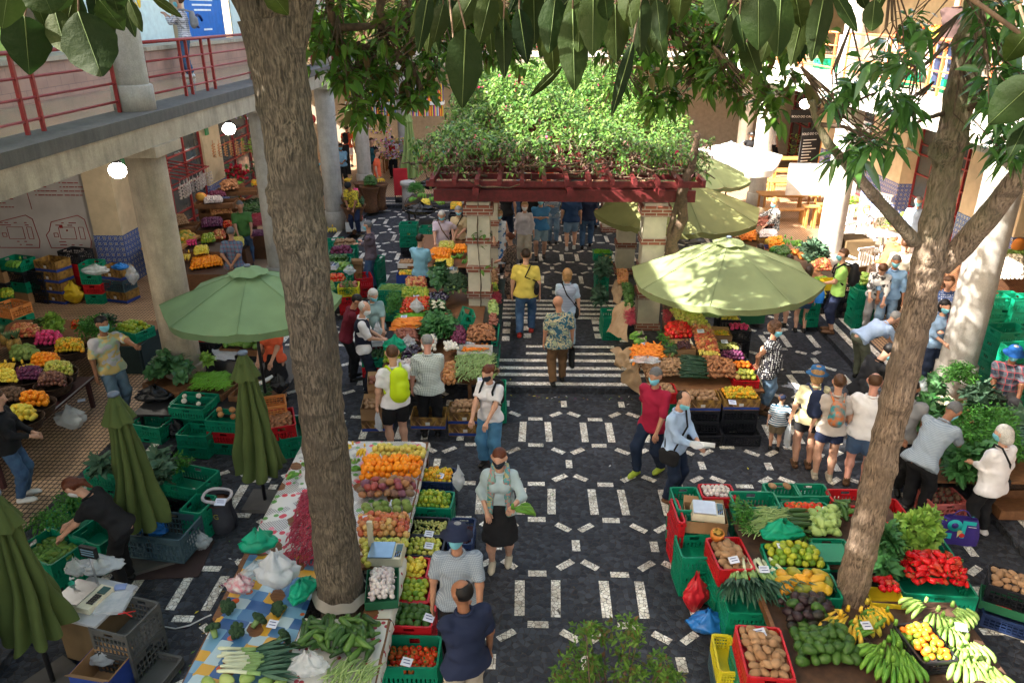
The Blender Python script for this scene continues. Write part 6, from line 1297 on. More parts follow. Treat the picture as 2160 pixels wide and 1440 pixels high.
m=MB();m.tube([W(1905,1262,.3),W(1985,1270,.02),W(2050,1285,.01),W(2100,1330,.01),W(2160,1350,.01)],.008,5);m.build('cable',M('cream_cable',(.5,.46,.36),.6),label='cream cable on the floor at the lower right',cat='cable')
m=MB();m.tube([W(328,1318,.02),W(370,1325,.01),W(400,1318,.02),W(435,1300,.1),W(445,1296,.3)],.009,5);m.build('cable',M('white_cable',(.6,.6,.6),.6),label='white cable from the stand to the patchwork cloth',cat='cable')
#================================================================stall middle right,by the pier
S='of the middle right stall'
table('hidden table carrying the middle right stall',[(2.05,3.95,11.4,13.3)],.62)
crate_heap('potato',1392,818,.66,'of potatoes behind the crimson shirt','r',0,.52,.36,.2,['g','g'],label='potato in the red crate behind the crimson shirt');crate_heap('potato',1480,832,.72,'of potatoes, middle right stall','pbox',0,.56,.38,.2,['k','k'],label='potato in the middle banana box',fill=.06,hb=.2);crate_heap('clementine',1560,830,.72,'of clementines, middle right stall','pbox',0,.58,.38,.2,['k','k'],label='clementine in the right banana box',fill=.02,lay=2,sc=.9,hb=.2)
crate('k',W(1480,905,.2)-Vector((0,0,.2)),'on the ground under the banana boxes',0,.6,.4,.198);crate('k',W(1560,905,.2)-Vector((0,0,.2)),'on the ground under the clementines',0,.6,.4,.198)
heap('potato',[(1345,765),(1440,760),(1440,795),(1365,798)],[.86,.86,.74,.74],'brown potato sloping down by the paper sheets',.04,lay=2,sc=.85);heap('cucumber',[(1438,755),(1480,755),(1488,800),(1440,800)],[.88,.88,.74,.74],'dark green cucumber stacked in the middle right stall',.03,lay=2,aim=80,sc=.8);heap('sweet_potato',[(1482,752),(1548,770),(1558,800),(1490,800)],[.88,.86,.74,.74],'knobbly sweet potato right of the cucumbers',.05,lay=2,sc=.75)
heap('carrot',[(1330,735),(1395,732),(1400,755),(1335,770)],.92,'carrot in the clear bag by the pier',.05,lay=2,sc=1.0);bag(1362,765,.93,.5,.1,BAGC,'clear plastic over the carrots by the pier',0,41)
for q,(px,py) in enumerate([(1338,722),(1352,712),(1362,722)]):banana_hand(W(px,py,.96),R_(90+50*q),['green bananas at the left foot of the brick pier','green bananas in the middle at the pier foot','green bananas at the right foot of the pier'][q],7,1.1)
heap('broccoli',[(1400,735),(1428,735),(1428,752),(1402,752)],.92,'broccoli head beside the carrots',.03,lay=1);heap('herb_bunch',[(1388,712),(1405,712),(1415,735),(1392,735)],.96,'green herb bunch above the broccoli',.02,lay=1)
heap('red_pepper',[(1402,690),(1450,685),(1462,712),(1402,718)],1.04,'red pepper under the big parasol',.05,lay=2,sc=1.0);heap('green_apple',[(1412,655),(1470,655),(1502,695),(1430,690)],[1.16,1.16,1.06,1.06],'yellow green apple under the big parasol',.06,lay=2);heap('apple',[(1455,690),(1502,695),(1518,745),(1470,740)],[1.06,1.06,.94,.94],'red apple below the yellow green ones',.04,lay=2);heap('yellow_guava',[(1470,728),(1515,738),(1520,752),(1472,750)],.92,'yellow fruit above the sweet potatoes',.02,lay=1)
heap('kiwi',[(1455,648),(1478,648),(1482,660),(1458,660)],1.14,'brown kiwi behind the yellow green apples',.03);heap('red_bean',[(1402,655),(1412,655),(1414,680),(1403,682)],1.12,'dark red beans left of the yellow green apples',.02)
crate('box',W(1440,730,1.0)-Vector((0,0,.14)),'of grapes under the big parasol',12,.38,.30,.14);heap('dark_grape',[(1425,716),(1452,713),(1458,735),(1432,738)],.98,'dark grapes in the box under the big parasol',.02)
crate_heap('lemon',1535,668,.95,'of yellow mangoes under the parasol','k',-3,.44,.32,.18,['k','k'],label='yellow mango under the parasol edge',lay=2,sc=1.1);crate_heap('dragon_fruit',1558,690,.90,'of dragon fruit','k',-3,.42,.34,.2,['k','k','k'],label='pink dragon fruit in the black crate',fill=.04,sc=.8);heap('long_pod',[(1480,655),(1520,658),(1525,672),(1485,670)],1.05,'pale beans behind the parasol pole',.03,aim=0)
crate_heap('clementine',1522,702,.92,'of clementines by the parasol pole','box',-3,.34,.30,.14,label='small orange by the parasol pole',lay=1);crate_heap('grape',1530,728,.86,'of pale grapes by the parasol pole','k',-3,.50,.34,.16,['k'],label='pale grapes by the parasol pole',fill=.03,mound=.04)
crate_heap('plum',1545,752,.84,'of plums','k',-3,.48,.3,.16,['k','k'],label='dark plum in the crate behind the polka dots',lay=2,fill=.02);crate_heap('persimmon',1562,772,.80,'of persimmons','r',-3,.42,.26,.16,['r','k'],label='orange persimmon beside the polka dots',fill=.02);crate_heap('green_apple',1572,795,.76,'of green apples','r',-3,.42,.28,.16,['g','k'],label='green apple beside the polka dots',fill=.02,lay=2)
KRAFT=M('kraft_paper',(.34,.24,.15),.85,c2=(.28,.19,.11),sc=5,bump=.5,bsc=8)
def sheet(pts,label,name='paper_sheet',mat=KRAFT,cat='paper',wob=.03,s=3):
 a,b_,c,d=[W(*p) for p in pts];rs=random.Random(s)
 def fn(u,v):p=(a*(1-u)+b_*u)*(1-v)+(d*(1-u)+c*u)*v;return p+Vector((math.sin(u*9+v*7+s),math.cos(u*8-v*5+s),math.sin(u*11+s)*math.cos(v*9)))*wob
 return MB().grid(fn,12,12,mat).build(name,label=label,cat=cat)
sheet([(1300,640,1.0),(1330,640,1.05),(1325,720,.8),(1280,700,.5)],'crumpled brown paper hanging by the pier, upper sheet');sheet([(1290,735,.9),(1335,735,.95),(1325,775,.7),(1300,775,.6)],'crumpled brown paper below the green bananas',s=5);sheet([(1325,770,.85),(1350,770,.9),(1352,835,.35),(1305,800,.5)],'long brown paper hanging beside the red potato crate',s=7);sheet([(1295,590,1.0),(1312,590,1.0),(1312,640,.9),(1290,640,.7)],'brown paper lining the avocado tray by the path',s=8)
stk(1290,660,.62,['g','g','g'],'along the path under the brown paper',2,.4,.6,.2,floor=.12);stk(1270,560,.9,['g','g','g','g'],'tall pile at the path beside the second pier',0,.3,.6,.2);heap('avocado',[(1312,600),(1336,605),(1336,650),(1318,645)],1.0,'green avocado beside the right pier',.03,lay=2);heap('onion',[(1300,570),(1325,575),(1325,600),(1302,600)],1.0,'white onion in the row by the right pier',.03,sc=.9);heap('red_bean',[(1318,650),(1336,652),(1336,685),(1322,680)],.95,'dark red beans by the right pier',.03)
crate_heap('bright_pod',1270,530,.95,'of pale greens beside the second pier','g',0,.44,.4,.2,label='pale green beans in the crate by the path');heap('clementine',[(1268,545),(1290,545),(1292,556),(1270,556)],1.0,'orange fruit in the row beside the second pier',.03,sc=1.2);heap('kale',[(1262,565),(1285,560),(1285,590),(1262,592)],.9,'dark kale leaves over the path edge',.03,sc=.9);heap('kale',[(1258,620),(1272,620),(1272,645),(1258,645)],.55,'dark kale hanging low by the striped crossing',.02,sc=.8)
#================================================================central stall left of the pier
table('hidden table of the central stall',[(-2.55,-.9,11.6,16.3)],.66);table('narrow side counter between the piers and the path',[(-.74,-.52,12.6,16.9)],.70,M('dark_cloth',(.02,.035,.035),.9))
crate_heap('green_bean',829,605,.84,'of pale beans behind the aqua top','g',-3,.62,.46,.24,['g','g'],label='pale green beans in the crate behind the aqua top',fill=.05,mound=.05)
heap('apple',[(855,590),(900,590),(902,608),(856,606)],.96,'pink apple at the back of the central stall',.03,lay=2,sc=.95);heap('lime',[(848,610),(905,612),(905,632),(846,630)],.92,'dark lime below the pink apples',.05,lay=2,sc=1.1);heap('cabbage',[(908,582),(945,575),(950,610),(912,612)],.95,'big green cabbage at the back of the central stall',.06,lay=2,sc=.95);heap('broccoli',[(938,595),(985,590),(985,620),(935,622)],.95,'broccoli head beside the brick pier',.10,lay=2,sc=1.0)
heap('tomato',[(850,635),(910,632),(905,655),(842,665)],.88,'tomato in the middle of the central stall',.05,lay=2);heap('herb_bunch',[(822,632),(848,630),(842,665),(820,662)],.84,'parsley bunch behind the aqua top',.05,lay=2);heap('cauliflower',[(905,645),(940,642),(940,660),(905,662)],.88,'cauliflower in its leaves on the central stall',.03,lay=1,sc=.8);heap('courgette',[(902,660),(945,655),(945,668),(902,672)],.86,'courgette below the cauliflowers',.03,aim=80,lay=1);heap('red_pepper',[(900,670),(948,665),(948,680),(902,684)],.86,'red pepper in the centre of the central stall',.03,lay=1,sc=.9);heap('aubergine',[(905,622),(945,620),(945,635),(905,638)],.9,'dark aubergine among the greens',.02,lay=1)
heap('bright_pod',[(842,665),(895,662),(890,675),(835,682)],.86,'thin green beans above the carrots',.02,aim=10);heap('carrot',[(838,680),(895,675),(892,695),(825,700)],.86,'carrot in the heap of the central stall',.05,lay=2,sc=1.1,aim=80);heap('spinach_bunch',[(895,688),(965,682),(962,712),(885,715)],.86,'leafy greens bunch below the red peppers',.06,lay=2);heap('red_potato',[(828,700),(880,700),(885,722),(840,722)],.82,'reddish potato below the carrots',.04,lay=2,sc=.9);heap('beetroot',[(950,695),(982,692),(985,725),(952,728)],.86,'beetroot beside the brick pier',.05,lay=2)
heap('sweet_potato',[(985,695),(1042,692),(1048,722),(985,722)],.86,'brown sweet potato at the foot of the brick pier',.06,lay=2,sc=.75);heap('turnip',[(888,715),(925,712),(920,740),(888,742)],.82,'white turnip left of the checked shirt',.05,lay=2);heap('turnip',[(935,725),(965,722),(968,738),(938,742)],.84,'white turnip right of the checked shirt',.03,lay=1)
crate('wbox',W(1002,735,.84)-Vector((0,0,.13)),'with wrinkled film under the sweet potatoes',0,.62,.34,.13);bag(985,728,.80,.3,.07,BAGC,'clear film in the white box',0,43);heap('carrot',[(975,728),(1030,728),(1030,738),(975,740)],.76,'carrot under the film in the white box',.0,lay=1,sc=.8)
heap('aubergine',[(850,738),(885,735),(882,758),(845,760)],.80,'glossy aubergine left of the turnips',.05,lay=2);heap('lime',[(812,740),(850,735),(845,765),(808,765)],.76,'large lime below the green bag',.04,lay=2,sc=1.4);heap('garlic',[(832,765),(885,760),(890,800),(835,805)],.74,'purple white garlic head behind the lime rucksack',.06,lay=2);heap('melon',[(878,752),(900,752),(900,780),(878,780)],.80,'striped melon beside the garlic',.02,lay=1,sc=.7)
heap('long_pod',[(965,750),(1040,745),(1045,800),(962,802)],.74,'long flat beans heaped in the front basket',.09,aim=70,dens=.9);heap('onion',[(938,770),(962,768),(965,812),(930,815)],.70,'brown onion between the checked shirt and the beans',.04,lay=2)
def basket(px,py,z,l,w_,h,label,mat=WICK,rz=0,handle=False,round_=True,pos=None):
 m=MB();n=24
 pr=[(.40,0),(.44,h*.3),(.48,h*.7),(.5,h),(.52,h),(.5,h-.012),(.46,h*.5),(.38,.02),(.001,.02)]
 m.lathe(pr,n=n,mat=mat,sx=l,sy=w_,jit=.006)
 if handle:m.tube([(-l*.5,0,h),(-l*.35,0,h+l*.35),(0,0,h+l*.5),(l*.35,0,h+l*.35),(l*.5,0,h)],.012,6,mat)
 p=(W(px,py,z)-Vector((0,0,h))) if pos is None else Vector(pos);return m.build('wicker_basket',None,None,p,(0,0,R_(rz)),label=label,cat='basket',group='wicker baskets')
basket(1000,782,.74,.85,.62,.14,'flat wicker basket edge under the long beans')
crate_heap('potato',982,858,.44,'of potatoes beside the woman in white','pbox',0,.56,.38,.22,['pbox'],label='potato beside the woman in white',fill=.05,lay=2,sc=.9);crate_heap('potato',795,850,.44,'of potatoes behind the lime rucksack','box',4,.5,.38,.22,['pbox'],label='potato behind the lime rucksack',fill=.05,sc=.9);crate_heap('red_potato',800,800,.66,'behind the young man in white','box',10,.4,.34,.14,['box'],label='reddish potato behind the young man in white');stk(1048,812,.62,['g','g','g'],'right of the front bean basket',0,.3,.46,.2);crate('pbox',W(905,868,.44)-Vector((0,0,.22)),'behind the checked shirt legs',0,.56,.38,.22)
stk(1045,700,.80,['g','g','g'],'dark edge between central stall and path',0,.12,.9,.22,floor=.12);crate('g',W(975,672,1.02)-Vector((0,0,.2)),'tipped against the brick pier',10,.22,.46,.36,ry=22)
bag(835,748,.78,.42,.3,BAGG,'bright green bag of onions on the central stall',0,51);bag(862,742,.8,.3,.26,BAGC,'clear bag right of the green bag, central stall',30,53);bag(880,660,.9,.26,.24,BAGW,'white bag standing among the tomatoes',0,55);bag(798,712,.92,.16,.26,BAGW,'filled bag held between the two shoppers',0,57);scales(800,725,.82,10,'small scales by the man in the waistcoat',False,(.5,.5,.52),(.5,.5,.5),.8);crate_heap('courgette',795,745,.72,'of courgettes before the waistcoat','g',0,.5,.36,.2,['r','k'],label='dark courgette before the waistcoat',aim=10,sc=.8)
for q,(a,b_,kd,lb,sc_) in enumerate([(575,600,'potato','potato on the path side of the pier',.9),(603,618,'lime','lime on the path side of the pier',1.1),(640,665,'chayote','green pepper on the path side of the pier',.8),(670,690,'red_potato','reddish potato on the path side of the pier',1.)]):heap(kd,[(1030,a),(1049,a),(1052,b_),(1030,b_)],.80,lb,.05,lay=2,sc=sc_)
heap('red_bean',[(1036,618),(1053,618),(1055,640),(1037,640)],.84,'red beans on the path side of the pier',.03)
# ---- fruit table behind it
table('fruit table behind the central stall',[(-2.9,-1.3,17.5,20.4)],.78)
heap('orange',[(908,530),(955,530),(950,552),(905,548)],.92,'orange at the far fruit table',.06,lay=2);heap('green_apple',[(925,515),(960,515),(962,530),(925,530)],.94,'green apple behind the far oranges',.06,lay=2);heap('orange',[(955,522),(985,522),(985,535),(955,535)],.92,'orange beside the pier at the far table',.05,lay=2);heap('lemon',[(918,552),(958,548),(955,575),(915,572)],.88,'lemon on the far fruit table',.05,lay=2);heap('kiwi',[(925,560),(950,560),(950,572),(925,572)],.92,'brown fruit in front of the far lemons',.03,lay=1,sc=1.1)
for q,(px,py) in enumerate([(965,545),(978,540),(985,550)]):banana_hand(W(px,py,.92),R_(200+30*q),['green bananas left at the far fruit table','green bananas middle at the far fruit table','green bananas against the pier at the far table'][q],7,1.1)
scales(948,575,.86,0,'scales with a blue pan on the far fruit table',False,s=1.0);crate_heap('clementine',860,575,.70,'of oranges left of the sky blue T-shirt','bbox',0,.5,.36,.22,['bbox','k'],label='orange in the blue box',sc=1.4);crate_heap('potato',862,552,.84,'of pale potatoes left of the sky blue T-shirt','wbox',0,.5,.3,.14,['box'],label='pale potato in the white box',mix=None);MB().b2(-2.55,-1.9,17.0,17.3,.70,.78,M('pink_cloth',(.5,.04,.10),.8)).build('cloth',label='pink cloth by the scales on the far table',cat='cloth')
for (px,py,z,lb) in [(878,625,.98,'blue card on the limes, central stall'),(885,690,.9,'card on the carrots, central stall'),(852,668,.92,'card under the tomatoes, central stall'),(1030,695,.96,'card on the sweet potatoes'),(1015,800,.80,'card on the long beans'),(880,760,.8,'card beside the garlic'),(1360,727,1.0,'card over the carrots by the pier'),(1478,698,1.16,'card on the apples under the parasol'),(1528,720,.92,'card on the pale grapes'),(1545,848,.78,'card on the clementines')]:card(px,py,z,'white price '+lb if 'blue' not in lb else 'pale '+lb,0,1.1)
#================================================================back left:crates of the middle path
S1='left of the white haired couple'
stk(862,470,.95,['g','g','g','k'],'at the corner '+S1,0,.5,.4,.22);stk(905,478,.9,['g','g','k','k'],'beside the corner pile '+S1,0,.5,.4,.22);crate_heap('lemon',866,492,.44,'of lemons low '+S1,'k',0,.5,.4,.2,['k'],label='lemon low beside the couple');crate_heap('lemon',905,492,.44,'second of lemons low '+S1,'k',0,.5,.4,.2,['k'],label='lemon in the second low crate')
bag(888,455,.95,1.0,.3,BAGK,'black plastic sheet over the back crates',0,61);bag(905,400,1.0,.7,.3,BAGK,'black sheet behind the back bananas',0,62)
table('dark counter of the back banana stall',[(-3.9,-1.6,23.9,25.3)],.82,BLACK)
for q,(px,py,r) in enumerate([(882,422,200),(895,412,260),(908,420,300),(918,428,330)]):banana_hand(W(px,py,1.05),R_(r),['green bananas at the left of the back stall','green bananas at the top of the back stall','green bananas right of the top at the back','last green bananas towards the pergola beam'][q],9,1.5)
basket(872,432,.98,.55,.4,.12,'oval basket with a tall handle on the back stall',handle=True);basket(898,432,1.0,.4,.35,.22,'deep basket of yellow fruit on the back stall');heap('lemon',[(888,425),(908,425),(908,435),(888,435)],1.0,'yellow fruit in the deep back basket',.05,sc=1.1)
heap('herb_bunch',[(860,405),(890,400),(895,412),(865,415)],1.05,'green bunch at the back stall',.1);heap('clementine',[(950,430),(975,430),(975,442),(950,442)],.95,'yellow orange fruit beside the grey haired woman',.05);stk(965,450,.9,['k','k','k'],'under the yellow fruit by the grey haired woman',0,.5,.4,.24)
m=MB();m.lathe([(.24,0),(.22,.5),(.22,.75),(.27,.78),(.27,.9),(.2,.92),(.0001,.92)],n=18,mat=M('grey_bin',(.42,.40,.38),.6));m.build('litter_bin',None,None,W(863,437,.12),label='round grey litter bin near the back kerb',cat='bin')
g=empty('hand_trolley',W(848,428,.12),R_(10),'red covered trolley beside the bin','trolley');MB().box((0,0,.75),(.5,.05,.95),mat=M('red_cover',(.45,.02,.03),.6)).build('cover',None,g);MB().tube([(-.22,0,.1),(.22,0,.1)],.1,10,BLACK).build('wheel',None,g);MB().bar((-.22,0,.0),(-.22,0,1.3),.03,.03,BLACK).build('handle',None,g)
def tall_basket(px,py,zt,label,d=.62,mat=WICK,base=.12):
 p=W(px,py,zt);h=zt-base;m=MB();m.lathe([(d*.36,0),(d*.3,h*.25),(d*.32,h*.6),(d*.44,h*.9),(d*.52,h),(d*.5,h-.01),(d*.4,h-.05),(.001,h-.05)],n=22,mat=mat,jit=.01);m.build('basket_stand',None,None,(p.x,p.y,base),label=label,cat='basket',group='tall wicker stands')
tall_basket(745,432,.98,'tall wicker stand of cucumbers beside the grey column',.75);heap('courgette',[(728,420),(765,420),(765,432),(728,432)],1.02,'cucumber on the wicker stand by the column',.04,aim=80);basket(732,418,1.2,.36,.3,.12,'small basket of mandarins on the stand',handle=True);heap('clementine',[(726,408),(740,408),(740,417),(726,417)],1.2,'mandarin in the small basket',.1,sc=1.2);basket(750,415,1.2,.34,.3,.12,'small basket of red fruit on the stand',handle=True);heap('dragon_fruit',[(742,405),(758,405),(758,414),(742,414)],1.2,'red fruit in the small basket',.08,sc=.7)
tall_basket(780,392,1.0,'tall wicker stand of avocados by the back kerb',.7);heap('avocado',[(768,382),(795,382),(795,393),(768,393)],1.03,'avocado in the pyramid by the back kerb',.18);tall_basket(800,388,1.0,'tall wicker stand of bananas by the back kerb',.6);tall_basket(762,385,1.0,'tall wicker stand behind the avocados',.55)
for q,(px,py,r) in enumerate([(790,378,200),(800,380,300),(742,380,230)]):banana_hand(W(px,py,1.06),R_(r),['yellow bananas on the far wicker stand, left bunch','yellow bananas on the far wicker stand, right bunch','yellow bananas behind the cucumber stand'][q],9,1.3,'y')
crate('wbox',W(750,465,.5)-Vector((0,0,.3)),'with coloured cloths beside the grey column',8,.6,.4,.3);heap('red_pepper',[(735,457),(765,457),(765,465),(735,465)],.48,'coloured bundle in the white box',.02,sc=.8)
g=empty('awning',W(820,245,2.6),0,'striped colourful fabric valance above the florist','awning');STRP=pattern('stripes_multi',lambda nt,co,h,z:_ramp(nt,_math(nt,'FRACT',_math(nt,'MULTIPLY',h,2.4)),[(i/9,c) for i,c in enumerate([(.5,.05,.03),(.7,.5,.03),(.04,.05,.2),(.6,.08,.2),(.75,.6,.1),(.05,.15,.4),(.5,.5,.5),(.4,.02,.04),(.8,.35,.02)])],'CONSTANT'))
MB().b2(-1.7,2.2,-.02,.0,0,.42,STRP).build('valance',None,g);MB().b2(-1.7,2.2,-.06,.5,.43,.55,WHITE).build('shelf',None,g);MB().b2(-1.7,2.2,.02,.04,.56,1.2,STRP).build('upper_valance',None,g)
FLM=[fm('flower_petals',[(.7,.7,.75),(.55,.1,.3),(.7,.4,.5),(.15,.15,.5),(.7,.55,.1),(.5,.02,.05)],.6)]
def flowers(px,py,z,w_,h,n,label,pot=None,lm='herb',s=1.0,mats=FLM):
 p=W(px,py,z);m=MB()
 for k in range(n):
  q=Vector((random.uniform(-w_,w_)/2,random.uniform(-w_,w_)*.3,random.uniform(.1,h)));m.leaf(q,(random.uniform(-1,1),random.uniform(-1,1),.5),(0,0,1),.12*s,.06*s,LG[lm],.5,.3,2)
  if mats and k % 2==0:m.ball(q+Vector((0,-.03,.06)),.035*s,6,mats[0],jit=.3)
 o=m.build('flowers' if mats else 'pot_plant',None,None,p,label=label,cat='flowers' if mats else 'plant')
 if pot:MB().lathe([(.10*pot,-.3*pot),(.15*pot,0),(.14*pot,0),(.001,-.02)],n=14,mat=TERR).build('flower_pot',None,None,p+Vector((0,0,.05)),label='pot holding the '+label,cat='pot')
TERR=M('terracotta',(.30,.12,.06),.8)
for q,(px,py,z,w_) in enumerate([(800,345,.9,1.0),(830,345,.9,1.0),(805,320,1.4,.8),(835,318,1.4,.8),(850,342,.9,.7),(805,290,2.0,.9)]):flowers(px,py,z,w_,.45,70,['cut flowers in the left florist buckets','cut flowers in the middle florist buckets','pale flowers on the left florist shelf','pale flowers on the right florist shelf','cut flowers by the far column','blue hydrangeas at the top of the florist'][q])
table('wooden bench of the florist',[(-6.2,-4.0,32.3,33.0)],.75);table('upper shelf of the florist bench',[(-6.2,-4.2,33.2,33.8)],1.25)
g=empty('chalkboard',W(722,372,.12),R_(-10),'black chalkboard standing behind the near grey column','sign');MB().b2(-.4,.4,-.02,.02,.1,1.3,M('chalkboard',(.02,.022,.025),.7)).build('board',None,g)
m=MB();[m.b2(-.3,-.3+random.uniform(.3,.6),-.025,-.021,1.0-.1*k,1.03-.1*k,INKW) for k in range(7)];m.build('writing',None,g)
#================================================================left middle stall behind the trunk
L2='of the stall right behind the left trunk'
stk(705,505,.95,['g','g','g'],'back left '+L2,20,.5,.4,.22)
for q,(px,py,r) in enumerate([(692,488,200),(702,484,280)]):banana_hand(W(px,py,1.0),R_(r),['yellow bananas in the crate behind the trunk, left bunch','yellow bananas in the crate behind the trunk, right bunch'][q],9,1.2,'y')
for (kd,px,py,z,ck,lb,sc_) in [('potato',728,512,.90,'g','potato behind the trunk by the striped sweater',.9),('beetroot',720,530,.88,'g','purple root below the potatoes behind the trunk',1.3),('avocado',712,548,.86,'g','avocado in the crate behind the trunk',1.),('green_papaya',715,565,.84,'g','green squash behind the trunk',.7),('tomato',702,588,.82,'g','tomato right behind the trunk',1.)]:crate_heap(kd,px,py,z,'of '+kd.replace('_',' ')+' '+L2,ck,8,.62,.44,.2,['g','g'],label=lb,sc=sc_,lay=2)
crate_heap('red_potato',735,600,.78,'of pink roots '+L2,'y',8,.46,.4,.22,['r','r'],label='pale pink root in the yellow crate');stk(765,580,.55,['r','r'],'leaning beside the striped sweater',20,.4,.5,.24);stk(742,555,.74,['box','pbox'],'beside the striped sweater',5,.5,.4,.2);stk(795,545,.7,['g','g','g'],'standing on end right of the striped sweater',80,.6,.2,.24);heap('herb_bunch',[(720,610),(745,608),(745,625),(722,625)],.6,'parsley hanging below the yellow crate',.05);scales(695,565,.9,0,'dark scales behind the trunk',False,(.5,.5,.5),(.15,.15,.17));bag(738,580,.8,.3,.2,BAGC,'pale blue bag over the yellow crate',0,66)
heap('green_bean',[(680,598),(700,595),(705,612),(682,615)],.8,'green beans below the tomatoes behind the trunk',.03)
#================================================================under the left green parasol
L3='under the left parasol'
table('low dark trestle under the left parasol',[(-6.3,-4.1,10.6,13.2)],.50,BLACK)
crate('tray',W(375,800,.62)-Vector((0,0,.1)),'of dark cabbages by the column',-24,.85,.75,.1);heap('cabbage',[(335,770),(410,770),(405,810),(305,805)],.64,'dark leafy cabbage by the big left column',.08,lay=2,sc=1.0)
crate('tray',W(448,812,.60)-Vector((0,0,.1)),'of green beans '+L3,-12,.75,.65,.1);heap('bright_pod',[(415,790),(482,790),(485,822),(405,820)],.62,'bright green beans '+L3,.06,aim=60);crate('tray',W(545,820,.60)-Vector((0,0,.1)),'of dark peppers '+L3,-8,.75,.65,.1);heap('courgette',[(515,815),(575,810),(570,835),(520,838)],.62,'small dark green pepper '+L3,.02,lay=1,sc=.6)
m=MB();m.tube([(0,0,0),(.34,.1,.06)],.035,10,WHITE);m.build('bag_roll',None,None,W(535,815,.68),(0,0,R_(30)),label='white roll lying on the dark peppers',cat='roll')
crate_heap('green_papaya',520,725,.90,'of green papayas '+L3,'tray',-6,.8,.5,.12,['k'],label='green papaya under the parasol edge',lay=2,sc=1.0,fill=.02);crate_heap('red_pepper',430,712,.92,'of red peppers '+L3,'k',-6,.6,.4,.16,['k'],label='small red pepper by the big column',sc=.7,lay=2);heap('green_papaya',[(455,705),(490,705),(490,725),(458,725)],.92,'long green papaya left of the pile',.05,sc=.9)
heap('lettuce',[(425,760),(448,760),(448,775),(425,775)],.76,'wrapped lettuce by the newspaper',.02,lay=1,sc=.9);sheet([(448,735,.86),(500,738,.86),(495,758,.82),(452,760,.82)],'crumpled newspaper under the parasol','newspaper',M('newsprint',(.42,.42,.40),.8,c2=(.3,.3,.3),sc=60),wob=.015);bag(595,760,.8,.1,.26,BAGC,'clear plastic bottle beside the parasol pole',0,70,name='bottle')
G4='in front of the left parasol'
stk(410,840,.64,['g','g','g'],'wide pile '+G4,-8,.62,.44,.2);crate_heap('turnip',405,848,.64,'wide front one '+G4,'g',-8,.6,.42,.2,label='white root in the wide green crate',dens=.12);stk(322,885,.42,['g','g'],'left pair below the black bag',-14,.54,.4,.2,floor=.0);stk(415,905,.42,['g','g'],'middle pair '+G4,-6,.5,.38,.2);crate_heap('onion',478,875,.60,'of onions '+G4,'g',-6,.54,.4,.2,['r','g'],label='onion in the green crate behind the folded parasol',dens=.2)
crate_heap('sweet_potato',590,880,.55,'of white sweet roots by the trunk','r',20,.44,.6,.24,['g'],label='pale root in the red crate by the trunk',sc=.7,fill=.1);stk(575,845,.68,['o'],'above the red one by the trunk',20,.4,.4,.18);stk(612,900,.36,['g','g'],'lowest by the trunk',20,.36,.7,.18);bag(330,850,.42,.6,.26,BAGK,'shiny black bin bag on the left green pair',0,72);bag(372,930,0,.5,.34,BAGK,'black bin bag on the floor between the green crates',0,73);bag(590,830,.6,.3,.3,BAGK,'black bag hanging beside the trunk',0,74)
bag(155,905,0.12,.5,.34,BAGW,'white plastic bag blown on the tan tiles',0,75);MB().box((0,0,.01),(.12,.09,.015),mat=PAPER).build('litter',None,None,W(172,845,.13),(0,0,.5),label='crumpled pale paper on the tan tiles',cat='litter')
#================================================================herb crates near left
N1='in the near left herb stall'
stk(392,1002,.55,['g','k'],'wide green one '+N1,-16,.72,.5,.24,floor=.1);heap('herb_bunch',[(355,985),(410,985),(400,1005),(360,1005)],.56,'celery bunch in the wide green crate',.05,sc=1.1);heap('turnip',[(405,1035),(430,1035),(430,1042),(405,1042)],.38,'white turnip in the wide green crate',0,lay=1,sc=.9);stk(325,1000,.55,['g','g'],'crate of kale '+N1,-16,.5,.5,.22);heap('kale',[(325,985),(360,985),(355,1035),(325,1035)],.60,'blue green kale beside the folded parasol',.08,lay=2,sc=.9)
stk(248,985,.50,['g','g'],'behind the folded parasol',-14,.8,.42,.22);heap('kale',[(200,1000),(235,1000),(235,1015),(205,1015)],.55,'cabbage leaves behind the auburn hair',.05,sc=.9);stk(160,1080,.46,['g','g'],'of cress '+N1,-18,.6,.46,.2);heap('herb_bunch',[(125,1065),(185,1060),(175,1085),(120,1088)],.50,'dark cress bunch by the tan tiles',.03,sc=1.1);crate_heap('green_papaya',105,1150,.50,'of chayote '+N1,'g',-22,.66,.5,.26,['g'],label='small green squash in the deep crate',fill=.16,sc=.6);heap('herb_bunch',[(65,1110),(170,1105),(160,1128),(60,1130)],.52,'coriander bunch before the auburn woman',.04,sc=1.1);stk(205,1120,.50,['g','g'],'under the hands of the auburn woman',-20,.5,.4,.22)
stk(342,1105,.46,['b'],'big empty one beside the folded parasol',-8,.78,.52,.36);bag(328,1130,.08,.4,.2,BAGB,'blue bag inside the grey crate',0,80);bag(425,1160,.0,.3,.24,BAGC,'clear bag on the floor beside the sack',0,81)
stk(418,1060,.5,['g','g'],'dark pile behind the sack',-10,.3,.4,.24)
g=empty('sack',W(470,1110,0),R_(-10),'dark printed sack rolled open and full of brown feed','sack');SK=M('dark_sack',(.05,.05,.06),.55,bump=.4,bsc=10)
